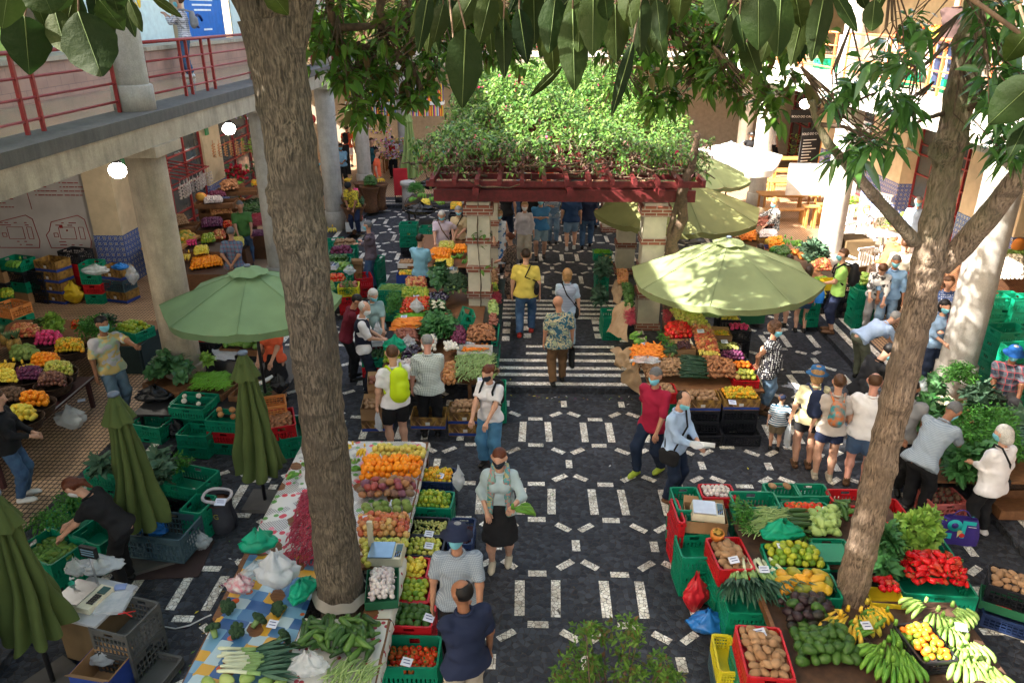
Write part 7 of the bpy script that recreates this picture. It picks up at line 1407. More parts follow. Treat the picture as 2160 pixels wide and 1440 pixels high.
MB().grid(lambda u,v:Vector((math.cos(u*6.283)*(.19+.02*math.sin(v*7)+.008*math.sin(u*30)),math.sin(u*6.283)*(.17+.02*math.sin(v*6)),v*.5)),32,10,SK).build('cloth_body',None,g);MB().tube([(math.cos(t)*.19,math.sin(t)*.17,.5+.01*math.sin(3*t)) for t in [i*.3925 for i in range(17)]],.022,6,M('sack_rim',(.5,.46,.48),.8)).build('rolled_rim',None,g);MB().lathe([(.17,.42),(.001,.45)],n=16,mat=M('feed',(.20,.07,.03),.9,bump=1,bsc=80)).build('contents',None,g);text('M G',.11,M('sack_print',(.35,.30,.06),.7),(0,-.185,.26),(R_(90),0,0),None,g)
card(465,1058,.52,'blue white price card in the sack',0,1.3)
g=empty('side_table',Vector((W(195,1265,.68).x,W(195,1265,.68).y,0)),R_(-14),'small white topped cabinet carrying the vendor scales','table');MB().box((0,0,.34),(.52,.5,.6),mat=M('brown_cabinet',(.12,.08,.04),.7)).build('cabinet',None,g);MB().box((0,0,.665),(.62,.62,.03),mat=M('grey_top',(.42,.43,.45),.5)).build('table_top',None,g)
P0=g.location
g=empty('weighing_scale',(P0.x-.06,P0.y,.68),R_(-14),'large scales with steel pan and pole display near left','scales');MB().box((-.03,0,.04),(.46,.36,.07),mat=M('scale_body_62',(.62,.58,.44),.45)).build('housing',None,g);MB().box((-.1,0,.085),(.30,.34,.012),mat=STEEL).build('pan',None,g);m=MB();[m.box((.12+.028*b_,-.1+.03*a,.082),(.02,.022,.01),mat=BLACK) for a in range(5) for b_ in range(3)];m.box((.15,.1,.08),(.09,.1,.012),mat=M('lcd',(.04,.10,.10),.2));m.build('keypad',None,g);MB().tube([(0,.17,.05),(0,.17,.42)],.012,8,STEEL).build('pole',None,g);MB().box((0,.17,.5),(.2,.04,.13),mat=BLACK).build('display',None,g);m=MB();[m.box((0,.148,.47+.03*k),(.16,.003,.014),mat=M('lcd_text',(.25,.4,.5),.4)) for k in range(3)];m.build('digits',None,g)
m=MB();m.lathe([(.03,0),(.032,.11),(.012,.13),(.012,.15)],n=12,mat=M('gel',(.03,.42,.30),.2,alpha=.85));m.bar((0,0,.16),(.045,0,.17),.012,.012,WHITE);m.lathe([(.014,.15),(.006,.18)],n=8,mat=WHITE);m.build('pump_bottle',None,None,(P0.x-.28,P0.y+.14,.68),label='green hand gel bottle with a white pump',cat='bottle')
MB().box((0,0,.006),(.12,.09,.012),mat=M('blue_pad',(.25,.32,.55),.6)).build('notepad',None,None,(P0.x+.2,P0.y+.2,.68),(0,0,.2),label='blue notepad on the white table top',cat='notepad');bag(215,1205,.66,.5,.16,BAGW,'crumpled white bags behind the scales',0,84);bag(168,1215,.66,.3,.2,BAGC,'clear bag behind the gel bottle',0,86)
stk(262,1295,.66,['d','d'],'dusty tall pile right of the scales',-14,.46,.5,.33);MB().box((0,0,.02),(.3,.3,.04),mat=BAGC).build('bag_stack',None,None,W(240,1275,.67),(0,0,.1),label='stack of clear bags on the dusty crates',cat='bags');m=MB();m.tube([(-.08,0,0),(.08,.05,.0)],.006,5);m.tube([(-.06,.05,0),(.08,-.03,0)],.006,5);m.build('scissors',M('red_handle',(.55,.02,.02),.4),None,W(265,1295,.69),label='red handled scissors on the dusty crates',cat='scissors')
stk(212,1400,.36,['bbox'],'open with red side at the bottom edge',-10,.46,.36,.34);crate('box',W(212,1400,.37)-Vector((0,0,.3)),'nested in the blue box, bottom edge',-10,.44,.34,.3);bag(218,1400,.2,.3,.12,BAGW,'white rag in the open cardboard box',0,88);o=crate('d',W(315,1412,.1)-Vector((0,0,.08)),'lying upside down at the bottom edge',-12,.5,.44,.1);MB().box((0,0,0),(.9,.7,.01),rz=.1,mat=M('brown_mat',(.05,.03,.028),.9)).build('mat',None,None,W(360,1180,.012),label='dark brown mat on the cobbles by the folded parasol',cat='mat')
#================================================================basket tables far left
table('long dark table of round fruit baskets',[(-10.6,-7.42,9.0,11.6)],.66,M('dark_table',(.06,.02,.02),.6));
for k,(y0_,lb) in enumerate([(9.58,'')]):MB().tube([(-7.41,9.0,.68),(-7.41,11.6,.68)],.012,6,STEEL).build('rail',label='thin steel edge of the fruit basket table',cat='rail')
BK=[('lemon',48,882,1.3,'yellow melon fruit'),('orange',75,852,1.0,'orange'),('passion_fruit',112,808,1.0,'brown passion fruit'),('fig',30,840,1.0,'dark brown passion fruit'),('plum',65,795,1.2,'dark red tomato fruit'),('green_apple',125,785,1.0,'yellow green apple'),('clementine',148,735,1.3,'yellow orange fruit'),('orange',98,768,1.0,'orange'),('custard_apple',55,755,1.0,'custard apple'),('dragon_fruit',105,722,.9,'pink dragon fruit'),('apple',55,705,1.1,'mango coloured apple'),('lemon',8,800,1.0,'pink yellow fruit')]
for q,(kd,px,py,sc_,nm) in enumerate(BK):
 basket(px,py,.90,.56,.56,.16,'round dark basket of %s fruit, %s' % (nm,['nearest the camera','second from the front','under the vendor arm','at the left edge','in the third row','beside the vendor','behind the vendor','in the middle','by the bananas','in the back row','at the back corner','cut by the frame'][q]),WICKD);heap(kd,[(px-30,py-11),(px+30,py-11),(px+32,py+10),(px-32,py+10)],.87,'%s in the basket %s' % (nm,['nearest the camera','second from the front','under the vendor arm','at the left edge','in the third row','beside the vendor','behind the vendor','in the middle','by the bananas','in the back row','at the back corner','cut by the frame'][q]),.10,sc=sc_,lay=2)
for q,(px,py,r) in enumerate([(15,775,200),(32,770,260),(50,775,320)]):banana_hand(W(px,py,.95),R_(r),['yellow bananas at the left edge','yellow bananas second from the left edge','yellow bananas beside the custard apples'][q],9,1.3,'y')
for q,(px,py) in enumerate([(22,728),(38,725),(8,715)]):tag(link('pineapple',F['pineapple'],None,W(px,py,.98),(0,0,q),1.2),['pineapple in front at the left edge','pineapple right of the first at the left edge','pineapple half out of the frame'][q],'pineapple','pineapples at the left edge')
table('cloth covered table of green vegetables at the left',[(-10.4,-7.3,12.9,14.2)],.66);MB().b2(-8.2,-7.24,12.84,12.88,.12,.68,M('dark_cloth',(.02,.035,.035),.9)).build('tablecloth',label='dark green cloth hanging from the vegetable table',cat='tablecloth');MB().b2(-7.26,-7.22,12.9,14.2,.12,.68,MC['dark_cloth']).build('tablecloth',label='dark cloth end of the vegetable table',cat='tablecloth')
crate_heap('lime',280,690,.88,'of dark limes behind the vendor hand','g',-22,.62,.46,.2,label='dark lime at the end of the vegetable table',sc=1.4,lay=2);heap('herb_bunch',[(160,690),(235,692),(240,718),(170,715)],.84,'parsley bunch behind the vendor',.05,lay=2,sc=1.1);heap('lettuce',[(95,683),(135,683),(135,700),(95,702)],.84,'pale chicory left of the tomatoes',.04,sc=.8);heap('tomato',[(150,685),(175,683),(175,695),(150,697)],.86,'tomato on the vegetable table',.04);heap('turnip',[(180,683),(205,683),(205,692),(182,693)],.86,'white onion on the vegetable table',.03);heap('courgette',[(70,680),(100,678),(98,690),(72,692)],.85,'courgette on the vegetable table',.03);heap('kale',[(205,685),(245,683),(245,700),(208,702)],.84,'dark kale on the vegetable table',.04,sc=.7);stk(22,640,.62,['o','g'],'of green fruit at the left edge',-20,.6,.5,.26,floor=.12);heap('lime',[(0,615),(30,615),(30,628),(0,630)],.64,'green fruit in the orange crate',.03,sc=1.3)
FW='by the plan wall'
def fstk(px,py,n_,kinds,where,**k):q=W(px,py,.12);h=k.pop('h',.26);stk(0,0,.12+h*len(kinds),kinds,where+' '+FW,k.pop('rz',-16),k.pop('l',.62),k.pop('w_',.44),h,(q.x,q.y+.25),floor=.12)
fstk(45,640,4,['g','k','g','box'],'left pile topped with bananas');fstk(118,642,4,['pbox','pbox','pbox','pbox'],'banana boxes');fstk(85,640,4,['k','k','k'],'dark pile left of the banana boxes');fstk(200,642,4,['g','g','r','g'],'green pile by the yellow bag',l=.42,h=.24,rz=0);fstk(168,628,4,['k','r','r','r'],'red pile behind the yellow bag',h=.28);fstk(248,640,4,['pbox','b','pbox'],'pile before the blue tiled pillar',h=.28);fstk(5,640,4,['box','k','g'],'pile at the frame edge')
banana_hand(W(45,555,1.2),R_(250),'green bananas on the left pile by the wall',11,1.5);bag(0,0,0,.5,.42,M('yellow_bag',(.55,.38,.02),.4),'yellow bag on the floor by the wall',0,90,pos=tuple(W(160,640,.12)));bag(205,580,1.05,.6,.2,BAGC,'clear bag of greens on the green pile',0,91);bag(255,570,1.0,.4,.14,BAGB,'blue bag on the pile before the tiled pillar',0,92);bag(0,0,0,.3,.4,BAGC,'pale bag hanging by the wooden counter',0,93,pos=tuple(W(282,600,.6)))
#================================================================left shop display
g=empty('counter',(-9.0,18.6,.12),0,'wooden trestle counter beside the blue tiled pillar','counter');MB().b2(-.55,.45,-.6,.6,.88,.94,WOODL).build('counter_top',None,g)
for sx in (-.5,.4):
 for sy in (-.55,.5):MB().b2(sx,sx+.09,sy,sy+.09,0,.88,WOOD).build('leg',None,g)
MB().b2(-.4,.4,-.52,-.48,.5,.6,WOOD).build('brace',None,g)
def rack(px,py,z,l,w_,lb,h=.5,rz=0):p=W(px,py,z);MB().b2(-l/2,l/2,-w_/2,w_/2,-h,0,WICK).build('wicker_stand',None,None,p,(0,0,R_(rz)),label=lb,cat='stand',group='wicker display stands')
for i,(px,py,z,l,w_,lb) in enumerate([(435,565,.72,1.5,1.0,'wicker stand of oranges behind the parasol'),(420,520,.95,1.6,.9,'wicker stand of papayas and bananas beside the column'),(470,478,1.0,1.6,.8,'wicker stand in the middle of the shop display'),(550,490,.8,.8,.6,'wicker stand beside the man in the green polo'),(500,520,.7,.6,.5,'small wicker stand by the clasped hands')]):rack(px,py,z,l,w_,lb,z-.12)
for (kd,q,z,lb,sc_) in [('orange',[(405,550),(465,542),(472,560),(400,570)],.76,'orange on the stand behind the left parasol',1.),('lemon',[(410,525),(440,522),(442,535),(408,540)],.95,'mixed yellow fruit above the oranges',1.),('papaya',[(365,500),(410,495),(415,515),(368,520)],1.0,'papaya beside the big left column',.9),('dragon_fruit',[(388,508),(415,505),(418,518),(390,520)],1.0,'pink fruit beside the papayas',.7),('lime',[(425,500),(455,497),(455,512),(425,514)],1.0,'green fruit in the middle of the display',1.3),('apple',[(450,492),(475,490),(478,505),(452,506)],1.0,'red fruit before the plaid shirt',1.),('potato',[(352,460),(390,455),(400,472),(355,480)],1.1,'brown nut like potato on the tray by the column',.7),('plum',[(425,465),(470,463),(470,478),(425,480)],1.08,'purple fruit in the white lined basket',1.2),('tomato',[(470,472),(490,470),(490,480),(470,482)],1.05,'small tomato by the green polo',.8),('onion',[(440,438),(485,432),(490,450),(445,455)],1.2,'brown onion on the middle rack',.9),('garlic',[(430,418),(470,415),(470,428),(430,430)],1.5,'garlic on the upper wooden rack',1.),('beetroot',[(440,410),(475,408),(478,415),(442,418)],1.55,'red onion on the upper wooden rack',1.),('courgette',[(510,430),(552,425),(552,450),(512,452)],1.1,'green gourd behind the green polo',1.2),('plum',[(530,490),(560,488),(560,498),(530,500)],1.0,'dark dried fruit in the lined tray',.8),('clementine',[(530,385),(548,385),(548,392),(530,393)],1.4,'orange pepper by the slim column',1.2),('yellow_guava',[(488,508),(515,505),(515,520),(490,520)],.95,'yellow and green fruit by the plaid shirt',1.)]:heap(kd,q,z,lb,.05,sc=sc_,lay=2)
heap('red_bean',[(530,455),(560,450),(562,475),(528,478)],1.05,'dark red chillies behind the green polo',.04)
for q,(px,py,r) in enumerate([(385,545,200),(400,540,260),(515,388,200)]):banana_hand(W(px,py,.98 if q < 2 else 1.5),R_(r),['yellow bananas left on the orange stand','yellow bananas beside the oranges stand','green banana bunch on the rack by the slim column'][q],9,1.4,'y' if q < 2 else 'g')
for (px,py,z,l,w_,rz,lb) in [(455,425,1.48,1.1,.7,6,'under the garlic on the upper rack'),(465,445,1.15,1.0,.6,0,'under the brown onions'),(378,475,1.08,1.0,.7,10,'under the brown nuts beside the column'),(500,400,1.6,1.2,.6,10,'of yams by the tiled pillar')]:crate('tray',W(px,py,z)-Vector((0,0,.12)),lb,rz,l,w_,.12)
heap('sweet_potato',[(465,390),(500,385),(505,400),(468,405)],1.65,'pale yam on the rack by the tiled pillar',.05)
for i,(px,py,z) in enumerate([(455,425,1.35),(378,475,.95),(465,445,1.0)]):p=W(px,py,z);MB().b2(-.45,.45,-.25,.25,-z+.14,-.05,WOOD).build('rack',None,None,p,label=['upright wooden rack under the garlic','wooden rack beside the left column','wooden rack under the onions'][i],cat='rack')
m=MB();m.ball((0,0,0),.16,14,MC['pumpkin_skin'],sc=(1,.45,.8));m.ball((0,-.03,0),.13,14,M('pumpkin_flesh',(.72,.42,.08),.5),sc=(1,.4,.8));m.build('cut_pumpkin',None,None,W(424,415,1.6),(0,0,.2),label='cut orange pumpkin half by the red frame',cat='pumpkin');tag(link('pumpkin',F['pumpkin'],None,W(505,425,1.2),None,1.7),'ribbed brown pumpkin by the slim column','pumpkin')
g=empty('canopy_frame',(-9.2,19.8,0),0,'red metal frame canopy holding strings of garlic','frame')
for k in range(6):MB().bar((-.9+.0*k,.9-.35*k,2.75),(.5,.9-.35*k,2.55),.03,.03,REDM).build('frame_bar',None,g)
for x in (-.9,.5):MB().bar((x,-.95,2.75 if x < 0 else 2.55),(x,.95,2.75 if x < 0 else 2.55),.035,.035,REDM).build('side_bar',None,g)
MB().bar((.5,-.9,2.5),(-.9,-.9,1.9),.03,.03,REDM).build('brace',None,g);MB().bar((-.1,.9,.12),(-.1,.9,2.6),.05,.05,REDM).build('post',None,g)
def string(x,y,z,n,kd,lb,grp,sc_=1.0):
 m=MB();src=F[kd]
 for k in range(n):
  a=k*2.1;m.ball((math.cos(a)*.045*sc_,math.sin(a)*.045*sc_,-k*.028*sc_),.026*sc_,7,src.materials[0],jit=.06)
 m.tube([(0,0,.12),(0,0,-n*.028*sc_)],.008,5,src.materials[0]);m.build('garlic_string',None,None,(x,y,z),label=lb,cat='garlic',group=grp)
for k in range(14):string(-8.72+.06*math.sin(k),18.9+.14*k,2.4+.0*k,12,'garlic','string of white garlic hanging from the red canopy frame','garlic strings on the red frame')
for k in range(6):string(-9.5+.14*k,23.2+.1*k,2.75,16,'onion','string of golden onions hanging by the cream pillar','onion strings by the pillar',.9)
flowers(505,385,1.3,.7,.5,90,'red flowering plant by the tiled pillar',1.2,'herb',1.6,[fm('red_petal',[(.5,.01,.03),(.42,.01,.04)],.6)]);flowers(545,375,1.35,.5,.5,60,'leafy green plant by the slim column',None,'kale',1.8,None);flowers(530,330,2.2,.5,.5,60,'bright green plant hanging behind the onions',None,'let',1.6,None)
flowers(535,262,3.3,1.4,.7,160,'dried lilac flowers hanging under the gallery',None,'kale',1.,[fm('lilac_petal',[(.3,.2,.35),(.35,.3,.25),(.2,.25,.1)],.8)])
for (x,y,z,lb) in ((-9.9,18.6,2.9,'green notice on the nearest pillar'),(-9.97,24.0,2.9,'green notice on the second pillar')):MB().b2(0,.03,-.12,.12,0,.38,M('green_notice',(.01,.2,.06),.5)).build('notice',None,None,(x,y,z),label=lb,cat='notice')
for i,(y,z) in enumerate(((27.5,3.4),(27.9,2.9),(26.9,2.8))):MB().ball((0,0,0),.22,12,M('red_lantern',(.45,.02,.02),.5),sc=(1,1,.85)).build('paper_lantern',None,None,(-7.8,y,z),label=['red paper lantern highest by the grey column','red paper lantern middle by the grey column','red paper lantern lowest by the grey column'][i],cat='lantern',group='red lanterns')
#================================================================greens stall far right
table('table of greens before the big right column',[(5.5,7.2,8.9,11.3)],.55)
for (kd,q,z,lb,sc_,l_) in [('herb_bunch',[(1985,790),(2055,795),(2060,830),(1995,815)],.72,'bright parsley bunch before the big right column',1.2,2),('cabbage',[(1935,815),(1990,820),(1990,850),(1930,850)],.72,'green cabbage behind the bending man',.8,2),('cauliflower',[(1965,845),(2010,850),(2010,872),(1968,870)],.70,'cauliflower beside the seated man',.9,1),('kale',[(2030,835),(2080,845),(2110,880),(2050,880)],.70,'blue green kale before the seated man',1.1,2),('spinach_bunch',[(1925,860),(1970,870),(1970,920),(1922,910)],.68,'dark spinach by the forked tree at the greens stall',1.2,2),('herb_bunch',[(1975,880),(2130,890),(2160,985),(1990,980)],.66,'dense coriander bunch on the right greens stall',1.3,2),('spinach_bunch',[(1990,970),(2100,970),(2110,1020),(2000,1015)],.62,'dark chard bunch at the front of the greens stall',1.3,2),('leek',[(2090,900),(2160,905),(2160,940),(2100,940)],.68,'leek with long leaves at the right edge',1.1,1),('kale',[(2130,880),(2175,885),(2175,915),(2130,910)],.68,'kale at the right edge',1.1,1)]:heap(kd,q,z,lb,.06,sc=sc_,lay=l_,aim=60 if kd=='leek' else None)
bag(1945,835,.74,.4,.25,BAGC,'clear bag on the greens beside the forked tree',0,101);sheet([(1930,845,.85),(1975,858,.86),(1985,885,.8),(1945,870,.8)],'white plastic sheet on the greens','plastic_sheet',BAGW,'plastic',.02,4);crate_heap('fig',1990,1045,.34,'pink one under the greens stall','p',5,.5,.38,.3,label='dark root in the pink crate',dens=.3);stk(1915,930,.5,['k','k'],'under the greens by the forked tree',0,.3,.9,.24);basket(2130,985,.5,.7,.5,.4,'big round basket at the right edge',WICKD);crate('tray',W(2145,1055,.3)-Vector((0,0,.14)),'with wide slats at the right edge',0,.7,.5,.14)
for (px,py,n,rz,lb,l_) in [(2128,690,5,8,'tall pile behind the seated man',.6),(2165,730,5,8,'tall pile at the right edge',.6),(2115,620,4,0,'back pile beside the grey column',.66),(2160,625,4,0,'back pile at the right edge',.6)]:stk(px,py,.12+.24*n,['g']*n,lb,rz,l_,.44,.24,floor=.12,jit=4)
heap('turnip',[(2110,545),(2160,545),(2160,590),(2105,590)],1.0,'pale squash in the sun at the right edge',.05,lay=2,sc=1.3);heap('green_bean',[(2115,530),(2160,530),(2160,545),(2115,545)],1.05,'green vegetables below the orange squash',.03);heap('lemon',[(2050,540),(2075,540),(2070,590),(2045,590)],.95,'small yellow squash behind the grey column',.05);m=MB();m.ball((0,0,0),.2,14,MC['pumpkin_skin'],sc=(.8,.5,1));m.build('cut_pumpkin',None,None,W(2148,518,1.2),label='bright orange squash half at the right edge',cat='pumpkin');rack(2135,560,.95,2.4,2.0,'bench of squashes at the right edge',.8);stk(1915,560,.9,['r','g'],'half hidden by the forked tree',0,.4,.5,.2)
#================================================================sunny fruit stall behind the big parasol
table('table of the sunny fruit stall behind the big parasol',[(5.75,7.0,16.8,20.4)],.68)
for (kd,q,z,lb,sc_) in [('orange',[(1615,508),(1650,505),(1655,520),(1622,525)],.95,'orange at the back of the sunny stall',1.),('avocado',[(1620,530),(1660,525),(1672,545),(1640,548)],.92,'green avocado on the sunny stall',1.2),('kale',[(1690,530),(1735,530),(1740,550),(1700,552)],.92,'green chard on the sunny stall',.9),('courgette',[(1698,545),(1742,545),(1742,555),(1705,556)],.9,'dark courgette on the sunny stall',1.),('apple',[(1712,555),(1750,552),(1755,572),(1718,575)],.90,'mango and apple mix beside the lime T-shirt',1.1),('green_papaya',[(1808,588),(1850,588),(1855,602),(1808,604)],1.0,'crooked green squash in the green crate',.8),('bright_pod',[(1720,590),(1745,588),(1748,598),(1722,600)],.84,'green beans before the lime T-shirt',1.),('yellow_guava',[(1722,620),(1740,618),(1742,630),(1724,632)],.8,'yellow fruit beside the red T-shirt',1.)]:heap(kd,q,z,lb,.06,sc=sc_,lay=2)
for q,(px,py,r,c) in enumerate([(1640,512,200,'y'),(1655,508,240,'g'),(1668,512,300,'g'),(1680,520,330,'g'),(1650,528,210,'g')]):banana_hand(W(px,py,1.0),R_(r),['yellow bananas on the sunny stall','green bananas highest on the sunny stall','green bananas right of the highest, sunny stall','green bananas over the pumpkins','green bananas beside the avocados'][q],11,1.5,c)
for q,(px,py) in enumerate([(1676,532),(1692,540)]):tag(link('pumpkin',F['pumpkin'],None,W(px,py,.98),(R_(20*q),0,q),1.1),['plain orange pumpkin on the sunny stall','orange pumpkin with dark cuts on the sunny stall'][q],'pumpkin')
for (px,py,n,ck,lb) in [(1830,605,4,'g','pile of four beside the man in chambray'),(1842,590,4,'g','back pile beside the man in chambray'),(1752,598,3,'k','black pile behind the lime T-shirt'),(1790,606,3,'k','black pile right of the lime T-shirt'),(1712,622,3,'g','upright pile left of the lime T-shirt')]:stk(px,py,.12+.22*n,[ck]*n,lb,2,.56 if n==4 or ck=='k' else .3,.42,.22,floor=.1)
crate('ybox',W(1755,590,1.0)-Vector((0,0,.2)),'cardboard one behind the lime T-shirt',4,.4,.3,.2);MB().b2(-.35,.35,-.4,.4,0,.95,M('brown_cabinet',(.12,.08,.04),.7)).build('cabinet',None,None,W(1790,575,.12),label='brown cabinet right of the sunny stall',cat='cabinet')
stk(1580,650,.4,['gbox'],'with a round red mark under the big parasol',10,.6,.4,.3)
stk(1548,470,1.0,['r','r','r'],'beside the sunlit roots',20,.6,.44,.24);stk(1620,498,.95,['pbox','bbox','pbox'],'of sunlit garlic before the curly haired woman',4,.66,.5,.22);stk(1575,505,.85,['box','r','k'],'of carrots in the sun',4,.5,.5,.22)
for (kd,q,z,lb,sc_) in [('red_potato',[(1585,455),(1640,455),(1640,478),(1590,478)],1.05,'brown root in the sun by the curly haired woman',1.),('carrot',[(1562,492),(1592,492),(1592,508),(1562,508)],.88,'carrot in the sunlit box',1.1),('garlic',[(1602,490),(1640,490),(1640,502),(1602,502)],.96,'garlic in the sunlit box',1.2),('onion',[(1560,535),(1595,535),(1595,545),(1560,545)],.85,'pink onion behind the parasol apex',.8)]:heap(kd,q,z,lb,.05,sc=sc_,lay=2)
m=MB();m.lathe([(.001,.12),(.05,.1),(.14,.03),(.16,0)],n=16,mat=M('straw_fan',(.5,.4,.28),.8));m.build('straw_hat',None,None,W(1602,448,1.2),(R_(60),0,0),label='straw hat held over the sunlit roots',cat='hat')
def bench(px,py,label,L=1.9,rz=0,h=.46,w_=.3,back=False,name='bench',pos=None):
 p=W(px,py,.12) if pos is None else Vector(pos);g=empty(name,p,R_(rz),label,name,'pine benches and tables of the cafe');MB().b2(-L/2,L/2,-w_/2,w_/2,h-.04,h,WOODL).build('seat' if name=='bench' else 'table_top',None,g)
 for sx in (-1,1):
  for sy in (-1,1):MB().b2(sx*(L/2-.12)-.03,sx*(L/2-.12)+.03,sy*(w_/2-.05)-.03,sy*(w_/2-.05)+.03,0,h-.041,WOODL).build('leg',None,g)
for q,(px,py) in enumerate([(1655,455),(1672,425),(1668,400),(1672,372)]):bench(px,py,['pine table nearest the curly haired woman','second pine table from the front','third pine table from the front','farthest pine table by the doorway'][q],1.9,0,.76,.7,name='cafe_table')
for q,(px,py) in enumerate([(1640,470),(1640,440),(1642,415),(1735,475),(1705,480)]):bench(px,py,['pine bench in front of the nearest table','pine bench between the first and second tables','pine bench between the second and third tables','tall pine stool beside the white board','pine stool left of the white board'][q],1.7 if q < 3 else .5,0,.46 if q < 3 else .7,.3)
MB().b2(-1.1,1.1,-.02,.02,.9,1.9,M('white_board',(.75,.75,.72),.5)).build('cafe_board',None,None,W(1720,470,.12),label='big white board in front of the pine tables',cat='board');m=MB()
def chair(px,py,rz,label):
 g=empty('garden_chair',W(px,py,.12),R_(rz),label,'chair','white plastic cafe chairs');MB().b2(-.24,.24,-.24,.24,.42,.45,WHITE).build('seat',None,g);m=MB()
 for k in range(5):m.b2(-.2+.085*k,-.16+.085*k,.22,.25,.45,.86,WHITE)
 m.b2(-.24,.24,.215,.255,.861,.92,WHITE);m.build('backrest',None,g)
 for sx in (-1,1):
  MB().b2(sx*.26-.02,sx*.26+.02,-.2,.24,.64,.67,WHITE).build('armrest',None,g)
  for sy in (-1,1):MB().b2(sx*.21-.02,sx*.21+.02,sy*.2-.02,sy*.2+.02,0,.419,WHITE).build('leg',None,g)
for q,(px,py,r) in enumerate([(1800,540,30),(1830,560,80),(1800,590,200),(1865,500,120),(1790,500,10),(1850,470,300)]):chair(px,py,r,['white chair right beside the sunlit column','white chair before the orange T-shirt','white chair nearest the green crates','white chair behind the forked tree','white chair behind the sunlit column','white chair by the shop door'][q])
for q,(px,py) in enumerate([(1830,500),(1855,545)]):g=empty('cafe_table',W(px,py,.12),0,['round white table by the seated woman','round white table before the orange T-shirt'][q],'table','white cafe tables');MB().lathe([(.42,.7),(.42,.73),(.001,.735)],n=20,mat=WHITE).build('table_top',None,g);MB().lathe([(.25,0),(.04,.06),(.04,.7)],n=12,mat=WHITE).build('pedestal',None,g)
g=empty('menu_board',(10.6,29.6,.12),R_(20),'tall black menu board leaning by the cafe doorway','sign');MB().b2(-.45,.45,-.02,.02,0,2.3,M('chalkboard',(.02,.022,.025),.7)).build('board',None,g);text('BOLO DO CACO',.12,INKW,(0,-.03,2.05),(R_(90),0,0),None,g);m=MB();[m.b2(-.35,-.35+random.uniform(.3,.65),-.03,-.022,1.85-.11*k,1.88-.11*k,INKW) for k in range(14)];m.build('menu_lines',None,g);MB().b2(.46,.5,-.03,.03,0,2.3,WOODL).build('frame',None,g)
g=empty('shop_sign',(11.75,27.6,2.1),R_(-90),'white cafe sign reading Sopas Saladas on the shop window','sign');MB().b2(-.3,.3,-.03,0,0,.8,M('poster_white',(.8,.85,.9),.5)).build('board',None,g);text('Sopas\nSaladas',.14,BLACK,(0,-.04,.45),(R_(90),0,0),None,g)
g=empty('shop_sign',(11.0,32.0,2.3),0,'black sign reading BOLO DO CACO in the doorway','sign');MB().b2(-.5,.5,-.03,0,0,.5,M('chalkboard',(.02,.022,.025),.7)).build('board',None,g);text('BOLO DO CACO',.12,INKW,(0,-.04,.2),(R_(90),0,0),None,g)
for q,(px,py,z,w_,h) in enumerate([(1680,330,.6,.9,.9),(1700,365,.5,.4,.4),(1790,460,.4,.4,.6),(1885,500,.2,.8,.7)]):flowers(px,py,z,w_,h,90,['pale leafy shrub beside the menu board','small potted plant on the pine table','slim potted plant beside the sunlit column','spiky white green plant by the shop door'][q],1.0,'let',1.6,None)
for (kd,x,y,lb) in [('lemon',8.4,17.4,'yellow fruit heaped on the right gallery'),('tomato',8.3,18.3,'red fruit heaped on the right gallery'),('potato',8.2,17.8,'brown roots low on the right gallery')]:
 z=5.95 if kd !='potato' else 5.5;heap(kd,[(x,y+.6,z),(x+1.2,y+.6,z),(x+1.2,y-.1,z-.1),(x,y-.1,z-.1)],0,lb,.12,lay=2,sc=1.2)
for y,l_ in ((17.0,'front'),(19.0,'middle'),(21.5,'back')):MB().b2(-.7,.7,-.7,.7,0,.85,M('grey_stand',(.35,.33,.3),.7)).build('stand',None,None,(9.0,y,4.985),label='%s grey display stand on the right gallery' % l_,cat='stand')
for q,y in enumerate((15.6,17.3,20.5,22.2)):crate('g',(8.0,y,4.99),['nearest','second','third','farthest'][q]+' on the right gallery floor',90,.6,.4,.24)
LM=[M('scrap_pale',(.5,.5,.5),.8),G_,M('scrap_yellow',(.6,.5,.05),.8),M('scrap_violet',(.15,.03,.1),.8),M('scrap_leaf',(.18,.12,.03),.8)]
random.seed(99)
for i in range(130):
 if i < 40:p=Vector((random.uniform(-.4,2.4),12.35-abs(random.gauss(0,.12)),.006))
 elif i < 80:p=Vector((random.uniform(-3.9,-3.1),random.uniform(5.5,8.5),.006))
 else:p=Vector((random.uniform(-4,6),random.uniform(6,22),.006))
 m=MB();s_=random.uniform(.008,.03);m.leaf((0,0,0),(1,0,.1),(0,0,1),s_*2.4,s_,LM[i % 5],.1,.2,2);zz=.125 if (12.45 < p.y < 17.3 and -1.3 < p.x < 2.9) else 0
 m.build('litter_scrap',None,None,p+Vector((0,0,zz)),(0,0,random.uniform(0,6)),label='tiny scrap of leaf or paper trodden on the dark cobbles',cat='litter',group='litter scraps on the cobbles')
do_heaps()
